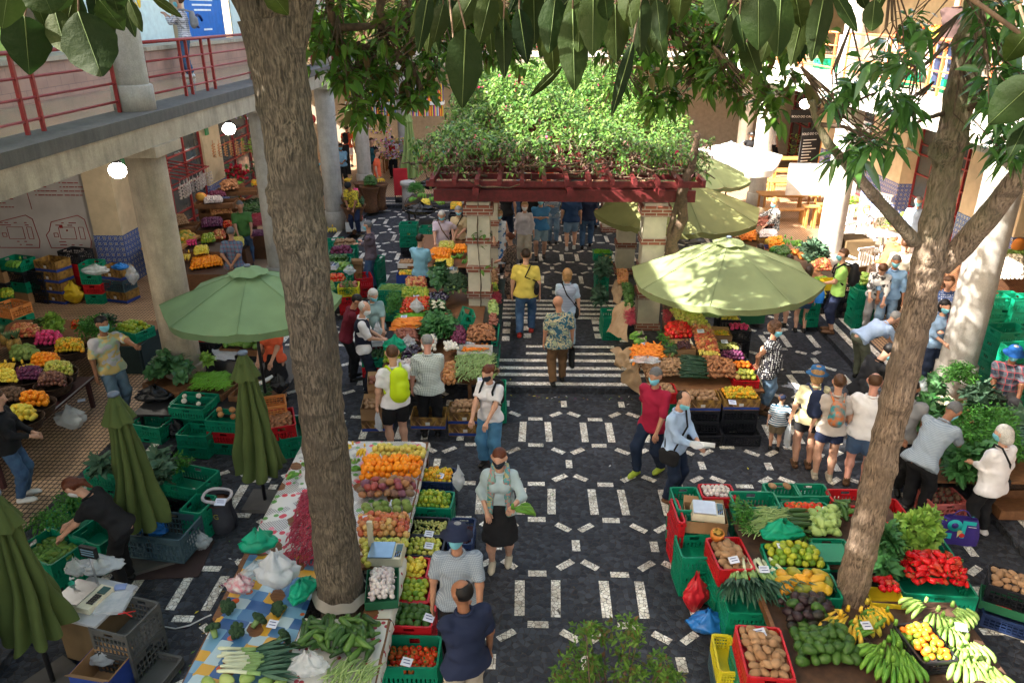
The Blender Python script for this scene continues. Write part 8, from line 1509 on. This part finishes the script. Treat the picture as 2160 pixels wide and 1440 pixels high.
#================================================================parasols
GREENC=M('green_canvas',(.19,.29,.14),.8,sc=2,bump=.06,bsc=40,trans=.15);OLIVEC=M('olive_canvas_open',(.25,.26,.10),.8,sc=2,trans=.25);SAGEC=M('sage_canvas',(.25,.30,.14),.8,sc=2,bump=.06,trans=.25);WHITEC=M('white_canvas',(.78,.76,.72),.8,sc=2,trans=.2);PALEG=M('pale_green_canvas',(.22,.30,.10),.8,sc=2)
def parasol(x,y,R,ze,za,mat,label,z0=0,n=8,rot=0,val=.13,tilt=(0,0)):
 g=empty('parasol',(x,y,z0),R_(rot),label,'parasol','open parasols over the stalls');ze -=z0;za -=z0
 def pt(a,r):
  k=a % 1;t=2*math.pi*a/n;c0=math.cos(math.pi/n);rr=R*r*(c0/math.cos((k-.5)*2*math.pi/n))
  sag=.075*abs(math.sin(math.pi*k))**.55*r*R*.7;z=za+(ze-za)*(r**1.12)-sag+tilt[0]*rr*math.cos(t)+tilt[1]*rr*math.sin(t)
  return Vector((rr*math.cos(t),rr*math.sin(t),z+.004*math.sin(17*a+11*r)))
 m=MB();m.grid(lambda u,v:pt(u*n,.02+.98*v),n*6,10,mat)
 m.grid(lambda u,v:pt(u*n,1)+Vector((0,0,-val*v*(1-.12*math.sin(math.pi*((u*n) % 1)))))*1.0+Vector((math.cos(u*6.283),math.sin(u*6.283),0))*(-.03*v+.012*math.sin(u*n*12.5)*v),n*8,3,mat);m.build('canopy',None,g)
 MB().grid(lambda u,v:Vector((math.cos(u*6.283)*(.03+.26*v)*(1+.05*math.sin(u*40)*v),math.sin(u*6.283)*(.03+.26*v)*(1+.05*math.sin(u*40)*v),za+.07-.10*v+.012*math.sin(u*38)*v)),48,4,mat).build('vent',None,g)
 m=MB();[m.tube([pt(k,.08+.92*j/8)+Vector((0,0,.003)) for j in range(9)],.006,4,mat) for k in range(n)];m.build('seam',None,g)
 MB().lathe([(.05,za+.06),(.05,za+.09),(.02,za+.10),(.001,za+.10)],n=12,mat=M('finial',(.12,.15,.2),.4)).build('finial',None,g)
 MB().tube([(0,0,0),(0,0,za+.05)],.026,10,BLACK).build('pole',None,g)
 for k in range(n):MB().bar((0,0,za-.05),pt(k,.97)-Vector((0,0,.03)),.018,.018,BLACK).build('rib',None,g)
 MB().box((0,0,.03),(.5,.5,.06),mat=M('base_slab',(.12,.11,.10),.8)).build('base',None,g)
def closed(x,y,zb,zt,r0,r1,mat,label,z0=0,rot=0):
 g=empty('folded_parasol',(x,y,z0),R_(rot),label,'parasol','folded parasols');zb -=z0;zt -=z0;nf=9
 def fn(u,v):
  t=6.283*u;r=(r1+(r0-r1)*v**1.25)*(.40+.60*abs(math.sin(nf*t/2+.5*v+.5*math.sin(2*t+rot)))**.7)*(1+.13*math.sin(3*t+5*v+rot)+.05*math.sin(17*v+2*t));return Vector((r*math.cos(t+.12*math.sin(4*v)),r*math.sin(t+.12*math.sin(4*v)),zt-.12-(zt-zb-.12)*v+.03*math.sin(5*t)*v))
 MB().grid(fn,108,22,mat).build('canopy',None,g)
 MB().grid(lambda u,v:Vector((math.cos(6.283*u)*(.045+.15*v)*(.75+.25*abs(math.sin(6*6.283*u/2+1))),math.sin(6.283*u)*(.045+.15*v)*(.75+.25*abs(math.sin(6*6.283*u/2+1))),zt-.34*v+.015*math.sin(u*40)*v)),72,8,mat).build('vent',None,g)
 MB().lathe([(.065,zt-.01),(.065,zt+.02),(.03,zt+.03),(.001,zt+.03)],n=14,mat=MC['finial']).build('finial',None,g);MB().tube([(0,0,0),(0,0,zt)],.026,8,BLACK).build('pole',None,g);MB().box((0,0,.03),(.5,.5,.06),mat=MC['base_slab']).build('base',None,g)
parasol(-4.30,11.1,1.38,2.27,2.76,GREENC,'open green parasol on the left, half behind the tree trunk',rot=10)
parasol(3.7,13.75,1.78,1.86,2.52,SAGEC,'big dappled light green parasol over the middle right stall',rot=24,tilt=(.02,-.02))
c=WY(1428,450,18.4);parasol(c.x,18.4,2.05,1.98,2.72,OLIVEC,'olive green parasol behind the right brick pier',rot=5)
c=WY(1462,425,22.5);parasol(c.x,22.5,1.6,2.0,2.65,SAGEC,'pale green parasol at the back right of the pergola',rot=18)
c=WY(1535,370,25.2);parasol(c.x,25.2,2.1,2.02,2.5,WHITEC,'big sun bleached white parasol by the pine benches',rot=22,n=4,val=.2)
c=WY(1300,432,25.5);parasol(c.x,25.5,.9,1.7,2.1,PALEG,'small pale green parasol far under the pergola',rot=10)
closed(W(560,1060).x,W(560,1060).y,.55,2.33,.36,.10,GREENF,'folded olive parasol between left stall and green crates');closed(W(320,1180).x,W(320,1180).y,.62,2.36,.34,.10,GREENF,'folded olive parasol above the auburn haired woman',rot=30)
closed(-4.87,5.75,.75,2.35,.36,.10,GREENF,'folded olive parasol cut by the left frame edge',rot=60);closed(-5.15,5.05,.75,2.3,.33,.10,GREENF,'second folded parasol at the lower left corner',rot=10)
c=W(868,392,.12);closed(c.x,c.y,.5,2.9,.42,.12,PALEG,'folded pale green parasol beside the far column',.12)
#================================================================trees
BARK1=mat_bark('ridged_bark',(.10,.08,.055),(.215,.17,.12),(.085,.068,.05));BARK2=mat_bark('mossy_bark',(.19,.135,.095),(.33,.245,.175),(.15,.11,.08),(.10,.14,.045));BARKT=M('twig_bark',(.13,.085,.055),.85,c2=(.07,.05,.035),sc=20,bump=.4)
def trunk(pts,rad,mat,parent,knots=(),n=90,ns=240,amp=.012,name='trunk',seed=0):
 pts=[np.array(p,float) for p in pts];L=[0]
 for a,b_ in zip(pts,pts[1:]):L.append(L[-1]+np.linalg.norm(b_-a))
 T=np.linspace(0,L[-1],ns);P=np.stack([np.interp(T,L,[p[i] for p in pts]) for i in range(3)],1);Rr=np.interp(T,L,rad);rs=np.random.RandomState(seed)
 ph=rs.uniform(0,6.28,12);V=[];D=np.gradient(P,axis=0);D /=np.linalg.norm(D,axis=1)[:,None]
 u=np.cross(D,[0,1,.01]);u /=np.linalg.norm(u,axis=1)[:,None];v=np.cross(u,D)
 th=np.linspace(0,2*np.pi,n,endpoint=False)
 for i in range(ns):
  z=T[i];r=Rr[i]*(1+.035*np.sin(th*2+ph[0]+z*.8)+.025*np.sin(th*3+ph[1]-z*1.7)+.015*np.sin(th*5+ph[2]+z*4))+amp*(np.sin(z*9+ph[3]+.6*np.sin(th+ph[4]))**8)+.3*amp*np.sin(th*11+z*3+ph[5])-.9*amp*np.clip(np.sin(z*13+ph[6]+2*np.sin(th*1.5+ph[7])),.8,1)*5*(np.sin(th*2+z*5) > 0)*.2
  for (kz,ka,kr,kh) in knots:
   da=(th-ka+np.pi) % (2*np.pi)-np.pi;d=np.sqrt((da*Rr[i])**2+(z-kz)**2)/kr;r=r+kh*np.exp(-d*d*1.6)-kh*.7*np.exp(-(d*3)**2)+kh*.32*np.cos(d*10)*np.exp(-d*d*.9)
  V +=(P[i]+np.outer(np.cos(th)*r,u[i])+np.outer(np.sin(th)*r,v[i])).tolist()
 Q=[(i*n+k,i*n+(k+1) % n,(i+1)*n+(k+1) % n,(i+1)*n+k) for i in range(ns-1) for k in range(n)];Q.append(tuple((ns-1)*n+k for k in range(n)))
 return link(name,npmesh(name,V,Q,mat),parent)
def leaves(P,D,L,Wd,droop=.6,fold=.3,seed=0,jit=.35):
 """many pointed leaves at once, four quads each"""
 rs=np.random.RandomState(seed);n=len(P);D=D/np.linalg.norm(D,axis=1)[:,None];up=np.array([0,0,1.])+rs.normal(0,jit,(n,3));S=np.cross(D,up);S /=np.linalg.norm(S,axis=1)[:,None];N=np.cross(S,D);V=[]
 for t,w_ in ((0,.02),(.3,.43),(.68,.38),(1,.02)):
  c=P+D*(L*t)[:,None]-np.array([0,0,1.])*(droop*L*t*t)[:,None]
  for sd in (-1,0,1):V.append(c+S*(sd*w_*Wd)[:,None]+N*(abs(sd)*w_*Wd*fold)[:,None])
 V=np.stack(V,1).reshape(-1,3);b=np.arange(n)*12;q=[]
 for s in range(3):
  a=s*3;q +=[np.stack([b+a,b+a+1,b+a+4,b+a+3],1),np.stack([b+a+1,b+a+2,b+a+5,b+a+4],1)]
 return V,np.concatenate(q)
def foliage(name,pts,L,wd,mat,parent,droop=.7,seed=0,per=1,spread=.09,down=.3):
 rs=np.random.RandomState(seed);P=np.repeat(np.array(pts),per,0);n=len(P);a=rs.uniform(0,6.28,n);e=rs.uniform(-.9,.9,n)-down;D=np.stack([np.cos(a)*np.cos(e),np.sin(a)*np.cos(e),np.sin(e)],1);P=P+D*spread*.35+rs.normal(0,spread*.25,(n,3));LL=L*rs.uniform(.6,1.25,n)
 V,Q=leaves(P,D,LL,LL*wd,droop,.3,seed);return link(name,npmesh(name,V,Q,mat),parent)
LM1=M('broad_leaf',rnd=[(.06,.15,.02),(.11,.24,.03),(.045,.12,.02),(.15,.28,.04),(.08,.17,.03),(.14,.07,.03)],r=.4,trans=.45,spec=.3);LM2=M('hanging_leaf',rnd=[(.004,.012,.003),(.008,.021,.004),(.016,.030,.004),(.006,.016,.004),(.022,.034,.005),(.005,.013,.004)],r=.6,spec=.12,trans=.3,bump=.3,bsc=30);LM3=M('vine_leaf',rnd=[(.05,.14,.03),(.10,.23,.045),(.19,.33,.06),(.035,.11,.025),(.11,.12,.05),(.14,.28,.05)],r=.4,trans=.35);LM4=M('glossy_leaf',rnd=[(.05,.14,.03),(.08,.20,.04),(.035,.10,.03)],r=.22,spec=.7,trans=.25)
VEIN=M('leaf_vein',(.05,.08,.02),.6)
T1=empty('tree',(-1.95,6.35,0),0,'big tree with grey ridged trunk growing through the left stall','tree');T2=empty('tree',(3.5,6.55,0),0,'forked tree with mossy smooth trunk growing out of the right stall','tree');T3=empty('tree',(-.3,10.5,5.5),0,'leafy branches of the tree hanging over the middle of the court','tree');T4=empty('tree',(1.5,.3,7.4),0,'large leaved tree whose leaves hang in front of the camera','tree')
def rel(t,p):return Vector(p)-t.location
TK=trunk([(0,0,0),(0,0,2),(-.0,0,4),(0,0,5.2),(-.03,0,6.0),(-.06,0,6.35)],[.25,.225,.212,.208,.205,.225],BARK1,T1,[(4.66,-1.35,.15,.06),(4.95,-.5,.16,.045),(4.05,-1.7,.14,.05),(3.4,-1.1,.1,.045),(2.6,-2.2,.14,.03),(1.9,-1.2,.12,.03),(5.5,-2.0,.14,.03),(4.3,-2.4,.12,.03)])
trunk([(-.08,0,6.1),(-.26,.05,6.7),(-.8,.3,7.6),(-1.8,.8,8.8)],[.13,.14,.13,.1],BARK1,T1,name='limb',ns=40);trunk([(.05,0,6.1),(.22,.1,6.7),(.9,.6,7.6),(1.9,1.2,8.8)],[.13,.14,.13,.09],BARK1,T1,name='limb',ns=40);trunk([(-.02,.0,6.3),(.2,-.5,7.2),(.8,-2.2,8.2),(1.4,-4,8.8)],[.1,.12,.1,.05],BARK1,T1,name='limb',ns=40)
trunk([(0,0,0),(.02,0,2),(.04,0,4),(.01,0,5.3),(-.03,0,6.6),(-.02,.1,7.8)],[.175,.148,.130,.115,.098,.09],BARK2,T2,[(4.25,-1.3,.14,.05),(5.35,-.7,.13,.10),(5.85,-1.9,.10,.06),(6.2,-.6,.09,.07),(3.9,-2.2,.1,.04),(3.1,-1.6,.1,.02),(2.3,-1.8,.12,.03),(1.5,-1.4,.1,.02)],seed=3)
for k,z in enumerate((1.2,2.05,2.9,3.5)):pass
def limb(t,pts,rad,mat=None,ns=30,n=10):return trunk([rel(t,p) for p in pts],rad,mat or BARK2,t,name='limb',ns=ns,n=n,amp=.004,seed=len(pts))
q=lambda px,py,y:WY(px,py,y)
limb(T2,[q(1985,560,6.55),q(2030,520,6.45),q(2090,450,6.25),q(2165,350,6.05),q(2300,200,5.85)],[.105,.10,.09,.08,.06],n=16);limb(T2,[q(1930,510,6.55),q(1885,460,6.45),q(1840,410,6.35),q(1790,350,6.25),q(1745,300,6.15),q(1722,255,6.15),q(1713,212,6.15)],[.062,.052,.045,.04,.034,.028,.024],n=12)
twl=[[(1722,240,6.15),(1760,222,6.05),(1810,212,5.95),(1850,195,5.85)],[(1728,264,6.15),(1780,268,6.05),(1830,290,6.05),(1850,300,5.95)],[(2045,230,6.45),(2090,205,6.25),(2130,175,6.05),(2170,150,5.85)],[(1995,95,6.55),(1960,130,6.25),(1925,150,6.05),(1890,175,5.85)],[(1990,240,6.55),(1950,250,6.25),(1900,280,6.15)],[(2050,60,6.55),(2100,40,6.25),(2160,20,6.05)]]
for t_ in twl:limb(T2,[q(*p) for p in t_],[.022,.017,.012,.006][:len(t_)],BARKT,12,6)
def blob(lst,seed,sub=14):
 rs=np.random.RandomState(seed);o=[]
 for (px,py,rx,ry,y,n) in lst:
  cs=[(px+rs.normal(0,rx*.5),py+rs.normal(0,ry*.5),y+rs.normal(0,.25)) for _ in range(max(3,n//sub))]
  for i in range(n):c=cs[rs.randint(len(cs))];o.append(tuple(WY(c[0]+rs.normal(0,11),c[1]+rs.normal(0,9),c[2]+rs.normal(0,.06))))
 return np.array(o)
def whorl(t,lst,L,wd,mat,seed,per=9,name='crown',twig=True,up_=.5,droop=.8,spread=.05):
 """tufts of leaves round twig ends, the twigs running back up"""
 rs=np.random.RandomState(seed);P=[];m=MB()
 for (px,py,rx,ry,y,n) in lst:
  top=WY(px,py,y)+Vector((rs.normal(0,.3),.1,up_))
  for i in range(n):
   p=WY(px+rs.uniform(-rx,rx),py+rs.uniform(-ry,ry),y+rs.normal(0,.2));P.append(tuple(rel(t,p)))
   if twig:mid=(p+top)/2+Vector((rs.normal(0,.05),rs.normal(0,.05),-.06));m.tube([rel(t,top),rel(t,mid),rel(t,p)],[.009,.006,.003],4,BARKT)
 if m.v:m.build('twigs',None,t)
 return foliage(name,P,L,wd,mat,t,droop,seed,per,spread,.25)
whorl(T2,[(1850,190,60,25,5.90,9),(1880,110,60,30,5.70,8),(1830,290,60,25,6.00,9),(1800,320,40,15,6.00,5),(1900,250,30,40,6.20,6),(2110,60,60,60,6.10,16),(2120,180,50,50,5.90,14),(2140,300,40,40,6.00,9),(2090,290,40,50,6.10,7),(1950,60,40,30,5.90,5),(1780,205,30,12,6.00,4)],.17,.34,LM4,11,8,droop=.45)
whorl(T3,[(700,50,50,50,7.5,16),(760,120,60,50,7.5,20),(830,170,60,50,7.6,20),(780,215,40,30,7.4,10),(850,60,60,50,7.8,18),(900,120,60,60,7.8,20),(890,215,30,25,7.6,8),(720,160,30,30,7.3,8),(680,110,25,30,7.3,6),(735,240,20,15,7.3,3)],.125,.5,LM1,21,11,droop=.35,spread=.09)
whorl(T3,[(1420,70,90,60,8,30),(1530,60,80,50,8,24),(1480,150,80,50,8,24),(1400,190,50,40,8,12),(1560,170,60,50,7.6,18),(1610,220,40,30,7.4,10),(1390,235,25,20,8,5),(1640,120,60,60,7.2,12),(1330,150,50,50,8.4,12),(1690,60,60,40,7.2,9)],.135,.48,LM1,22,11,droop=.35,spread=.1)
whorl(T3,[(1000,60,110,60,11,46),(1150,40,110,50,11,40),(1280,60,90,60,11,36),(920,30,90,40,11,30),(780,30,100,40,10.5,30),(1050,110,60,30,11,14),(1420,30,100,40,11,34),(1560,30,80,40,10.5,18),(660,40,30,40,9.5,6)],.15,.48,LM1,23,12,droop=.35,spread=.14)
for t_ in [[(690,-60,7.5),(700,40,7.5),(705,85,7.5),(760,95,7.5),(830,115,7.6)],[(820,-60,7.6),(800,20,7.6),(820,65,7.6),(900,60,7.7),(960,30,7.9)],[(705,80,7.5),(712,60,7.5),(790,55,7.6),(850,70,7.7)],[(855,-40,7.9),(856,40,7.8),(850,72,7.7)],[(770,100,7.5),(752,150,7.5),(750,200,7.4)],[(830,115,7.6),(870,140,7.6),(890,190,7.6)],[(1560,-60,8),(1520,40,8),(1480,110,8),(1450,180,8)],[(1640,-60,7.3),(1600,60,7.5),(1590,150,7.5),(1610,210,7.4)]]:limb(T3,[q(*p) for p in t_],[.045,.04,.03,.022,.012][:len(t_)],BARKT,22,8)
def crown(t,c,r,n,seed,L=.2,holes=4.0):
 rs=np.random.RandomState(seed);P=[]
 cs=rs.normal(0,.42,(n//60,3));
 for cc in cs:
  d=np.clip(cc,-1,1);o=np.array(c)+d*np.array(r);P.append(o+rs.normal(0,.28,(60,3))*np.array([1,1,.6]))
 P=np.concatenate(P);P=P[P[:,2] > 7.0]-np.array(t.location);foliage('crown',P,L,.42,LM1,t,.5,seed,1,.1,0)
crown(T1,(-.7,5.0,8.5),(3.9,4.6,1.1),11000,31);crown(T2,(3.7,6.0,8.7),(3.6,4.4,1.0),8000,32);crown(T3,(-1.8,11.3,8.4),(3.4,3.2,.9),8000,33);crown(T1,(-4.0,5.6,8.1),(1.8,3.4,.9),7000,35);crown(T4,(2,.5,8.4),(3,2,.7),2500,34)
for pts in ([(1.5,.3,7.4),(0,1.0,7.2),(-1.2,1.9,7.0),(-1.6,2.2,6.9)],[(1.5,.3,7.4),(.4,1.4,7.1),(.2,2.2,6.9)],[(1.5,.3,7.4),(1.6,1.4,7.1),(1.5,2.4,6.9)]):limb(T4,pts,[.03,.022,.012,.006][:len(pts)],BARKT,14,8)
BIG=[(165,25,215,162,118,1.9),(52,35,62,158,100,1.9),(115,20,140,112,62,1.95),(85,-30,110,30,90,1.8),(210,0,262,65,60,1.9),(272,0,300,68,26,2.0),(318,-10,385,38,22,2.0),(150,-40,90,25,60,1.85),(20,-40,5,60,80,1.8),(230,-40,250,30,50,1.9),(560,-30,608,32,50,1.7),
(982,62,975,228,84,1.8),(905,-20,882,112,38,2.1),(935,10,915,90,44,2.2),(1000,-10,955,70,50,2.1),(1062,40,1064,166,42,2.0),(1095,20,1112,135,48,2.05),(1038,-20,1010,95,54,2.0),(1125,-30,1128,95,50,2.1),(1172,-10,1158,112,62,1.95),(1208,20,1212,192,68,1.9),(1162,60,1168,156,48,2.1),(1252,-30,1250,118,66,1.85),(1225,-20,1220,110,70,1.9),(1298,10,1300,132,62,1.95),(1335,90,1290,245,30,1.9),(1185,140,1118,205,22,2.2),(1350,-20,1350,120,50,2.0),(1320,-30,1335,60,50,1.9),(1275,-10,1282,46,38,1.8),(1385,0,1395,90,40,2.2),(960,130,1000,190,40,2.0),
(1600,-20,1600,106,76,1.8),(1560,30,1572,110,44,2.1),(1648,-20,1640,120,62,1.9),(1700,0,1668,140,46,2.0),(1742,-30,1712,130,54,1.95),(1575,90,1600,160,50,2.1),(1630,60,1606,132,30,2.1),(1845,0,1838,66,44,1.8),(1812,-20,1828,22,26,1.8),(1870,-20,1835,40,20,2.0),(1500,-20,1520,50,50,2.1),(1440,-30,1430,50,46,2.1),(1675,-30,1690,60,50,1.9),(2190,165,2085,262,96,1.7),(2175,60,2120,130,60,1.8),(2170,250,2130,330,50,1.8)]
for k in range(64):
 x0,x1=random.choice([(880,1430),(880,1430),(1530,1770),(-20,290)]);ax=random.uniform(x0,x1);ay=random.uniform(-70,30 if x0 > 0 else -10);L=random.uniform(60,120);BIG.append((ax,ay,ax+random.gauss(0,26),ay+L,L*random.uniform(.28,.42),random.uniform(2.2,3.0)))
m=MB();mv=MB();mt_=MB()
for i,(ax,ay,bx,by,wpx,d) in enumerate(BIG):
 a=WY(ax,ay,d);b_=WY(bx,by,d+random.uniform(-.06,.06));ax_=b_-a;L=ax_.length;wd=wpx*d/FPX*.9;view=(a-Vector((0,0,CAM_H))).normalized();S=ax_.cross(view).normalized();N=S.cross(ax_).normalized()
 if N.dot(view) > 0:N=-N
 tw=random.uniform(-.35,.35);S=(S*math.cos(tw)+N*math.sin(tw)).normalized();cv=random.uniform(-.10,.16)*L;rp=random.uniform(0,6)
 C=lambda t:a+ax_*t+N*(cv*math.sin(math.pi*t))
 def fn(u,v):
  s=(u-.5)*2;prof=math.sin(math.pi*min(1,(v*.97+.015)**.82))**.8;rib=.006*math.sin(v*34-abs(s)*5)*abs(s)*(1-abs(s))*L*6
  return rel(T4,C(v)+S*(s*wd*.5*prof*(1+.03*math.sin(v*23+rp)))+N*(-abs(s)**1.4*wd*.14*prof+rib*.5+.012*L*math.sin(v*9+rp)*abs(s)))
 m.grid(fn,8,22);mv.tube([rel(T4,C(t/8)+N*.001) for t in range(9)],[.0016*L/.15*(1-.8*t/8) for t in range(9)],5)
 up_=a+Vector((random.uniform(-.05,.05),random.uniform(-.05,.1),.14));mt_.tube([rel(T4,a),rel(T4,(a+up_)/2+Vector((0,0,.01))),rel(T4,up_)],[.002,.0025,.003],5)
for i in range(0,len(BIG)-3,4):a=WY(BIG[i][0],BIG[i][1],BIG[i][5])+Vector((0,0,.12));e=WY(BIG[i+3][0],BIG[i+3][1],BIG[i+3][5])+Vector((0,0,.14));mt_.tube([rel(T4,a),rel(T4,(a+e)/2+Vector((0,0,.04))),rel(T4,e)],[.005,.006,.005],6)
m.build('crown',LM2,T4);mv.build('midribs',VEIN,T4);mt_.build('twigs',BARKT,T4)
#================================================================bougainvillea on the pergola
BV=empty('bougainvillea',(.8,15,3.4),0,'bougainvillea with a few magenta flowers mounded on the pergola roof','climber')
rs=np.random.RandomState(5);n=30000;X=rs.uniform(-3.0,2.75,n);Y=rs.uniform(.0,10.6,n);X=X*(1-.16*(rs.uniform(0,1,n)**.5)*(Y > 1));u=np.clip((X+.15)/2.95,-1,1)
lump=1.9*.22*np.sin(X*2.1+Y*1.3)+.18*np.sin(X*3.7-Y*2.2+1)+.12*np.sin(X*6+Y*5);top=.35+1.15*np.sqrt(np.clip(1-u*u,0,1))*np.clip(.35+Y/6,0,1)+lump*.6*np.clip(Y/2,0,1)
top=np.maximum(top,.3+.25*np.clip(Y,0,1));Z=top-np.abs(rs.normal(0,.26,n));dens=rs.uniform(0,1,n) < (.62+.38*np.clip((Y-.3)/1.6,0,1));edge=(np.sin(X*9+Z*7)*np.sin(Y*8+3) > -.62) & (np.sin(X*2.3+1.7*np.sin(Y*1.9))+np.sin(Y*2.7+X)+2.2*(top-Z < .3) > -.9);k=dens & edge & (Z > -.15);P=np.stack([X,Y,Z],1)[k]
foliage('foliage',P,.10,.6,LM3,BV,.5,41,2,.08,-.1);
P2=np.stack([rs.uniform(-3.0,2.7,1900),rs.uniform(-.25,.35,1900),rs.uniform(.1,.75,1900)],1);P2=P2[np.sin(P2[:,0]*5)+np.sin(P2[:,0]*13+P2[:,2]*9) > -.3];P3=[]
mm=MB()
for i in range(46):
 sd=i % 3;p=Vector((random.uniform(-3,2.7),-.3,random.uniform(.4,.8))) if sd==0 else (Vector((random.choice([-3.05,2.8]),random.uniform(0,9),random.uniform(.2,.8))) if sd==1 else Vector((random.uniform(-2.4,2.2),random.uniform(3,9.5),random.uniform(1.0,1.5))));d=Vector((random.gauss(0,.5),-.4 if sd==0 else random.gauss(0,.4),.6));pp=[p]
 for j in range(6):d +=Vector((0,0,-.28));p=p+d*.09;pp.append(p);P3 +=[tuple(p+Vector((random.gauss(0,.03),random.gauss(0,.03),random.gauss(0,.03)))) for _ in range(3)]
 mm.tube(pp,[.006-.0007*j for j in range(7)],4,BARKT)
mm.build('shoots',None,BV);foliage('shoot_leaves',P3,.09,.6,LM3,BV,.5,45,2,.06,.2)
foliage('front_foliage',P2,.075,.62,M('dry_vine_leaf',rnd=[(.05,.10,.03),(.16,.08,.07),(.10,.13,.05),(.20,.09,.10),(.04,.08,.02)],r=.6,trans=.2),BV,.5,42,1,.06,.2)
cs=P[rs.randint(0,len(P),60)];cs=cs[(cs[:,1] < 5)];FP=np.concatenate([c+rs.normal(0,.07,(7,3)) for c in cs]);foliage('flowers',FP,.075,.8,M('magenta_bract',rnd=[(.50,.02,.14),(.60,.06,.20),(.45,.02,.05)],r=.5,trans=.3),BV,.3,43,1,.03,0)
m=MB()
for i in range(70):
 x=random.uniform(-3,2.6);y=random.uniform(-.35,1.0);z=random.uniform(.02,.3);pts=[Vector((x,y,z))];a=random.choice([0,math.pi])+random.gauss(0,.5);L=random.uniform(.5,1.6) if i < 26 else random.uniform(.25,.6);r_=random.uniform(.015,.035) if i < 26 else random.uniform(.005,.012)
 for j in range(6):a +=random.gauss(0,.35);pts.append(pts[-1]+Vector((math.cos(a)*L/6,math.sin(a)*L/10,random.gauss(.0 if i < 26 else .05,.035)*1.2)))
 m.tube(pts,[r_*(1-.1*j) for j in range(7)],6,BARKT)
m.build('stems',None,BV)
def vine(pts,rad,nm='vine_trunk'):trunk([Vector(p)-BV.location for p in pts],rad,BARKT,BV,name=nm,ns=50,n=14,amp=.01,seed=8)
vine([(2.98,15.0,0),(2.95,15.05,.8),(3.05,15.0,1.6),(2.92,15.1,2.1),(3.1,15.1,2.6),(3.02,15.05,3.1),(3.2,15.2,3.7),(3.3,15.4,4.2)],[.13,.12,.11,.10,.11,.10,.09,.06]);vine([(3.0,15.02,.9),(2.86,15.1,1.7),(2.86,15.12,2.4),(2.98,15.1,3.0)],[.06,.06,.055,.05]);vine([(-1.0,15.16,.2),(-.98,15.13,1.3),(-1.04,15.14,2.1),(-1.0,15.12,3.3)],[.009,.008,.007,.006],'thin_vine')
PV=[(-.97+random.uniform(-.12,.25)-.8,15.1-15,z-3.4) for z in (1.5,2.2,2.25,2.3,1.52,2.0,2.28)];foliage('pier_leaves',PV,.10,.7,LM3,BV,.3,44,3,.12,0)
SB=empty('shrub',(WY(1290,1440,4.3).x,4.3,0),0,'small leaved green shrub at the bottom centre of the picture','shrub');SP=[]
for (px,py,rx,ry,y,n) in [(1290,1360,60,40,4.3,30),(1220,1400,45,35,4.3,20),(1370,1410,50,30,4.3,20),(1330,1320,35,18,4.35,9),(1230,1330,35,16,4.35,9),(1300,1440,110,30,4.2,40),(1410,1435,25,15,4.2,6),(1180,1440,20,15,4.2,6)]:
 for i in range(n):SP.append(tuple(rel(SB,WY(px+random.uniform(-rx,rx),py+random.uniform(-ry,ry),y+random.gauss(0,.12)))))
foliage('crown',SP,.055,.42,LM1,SB,.3,51,13,.05,-.5);m=MB();zt=sum(p[2] for p in SP)/len(SP)
for p in SP[::5]:m.tube([(0,0,.0),(p[0]*.2,p[1]*.2,zt*.6),(p[0]*.7,p[1]*.7,zt*.86),p],[.016,.012,.007,.003],5,BARKT)
m.build('stems',None,SB)
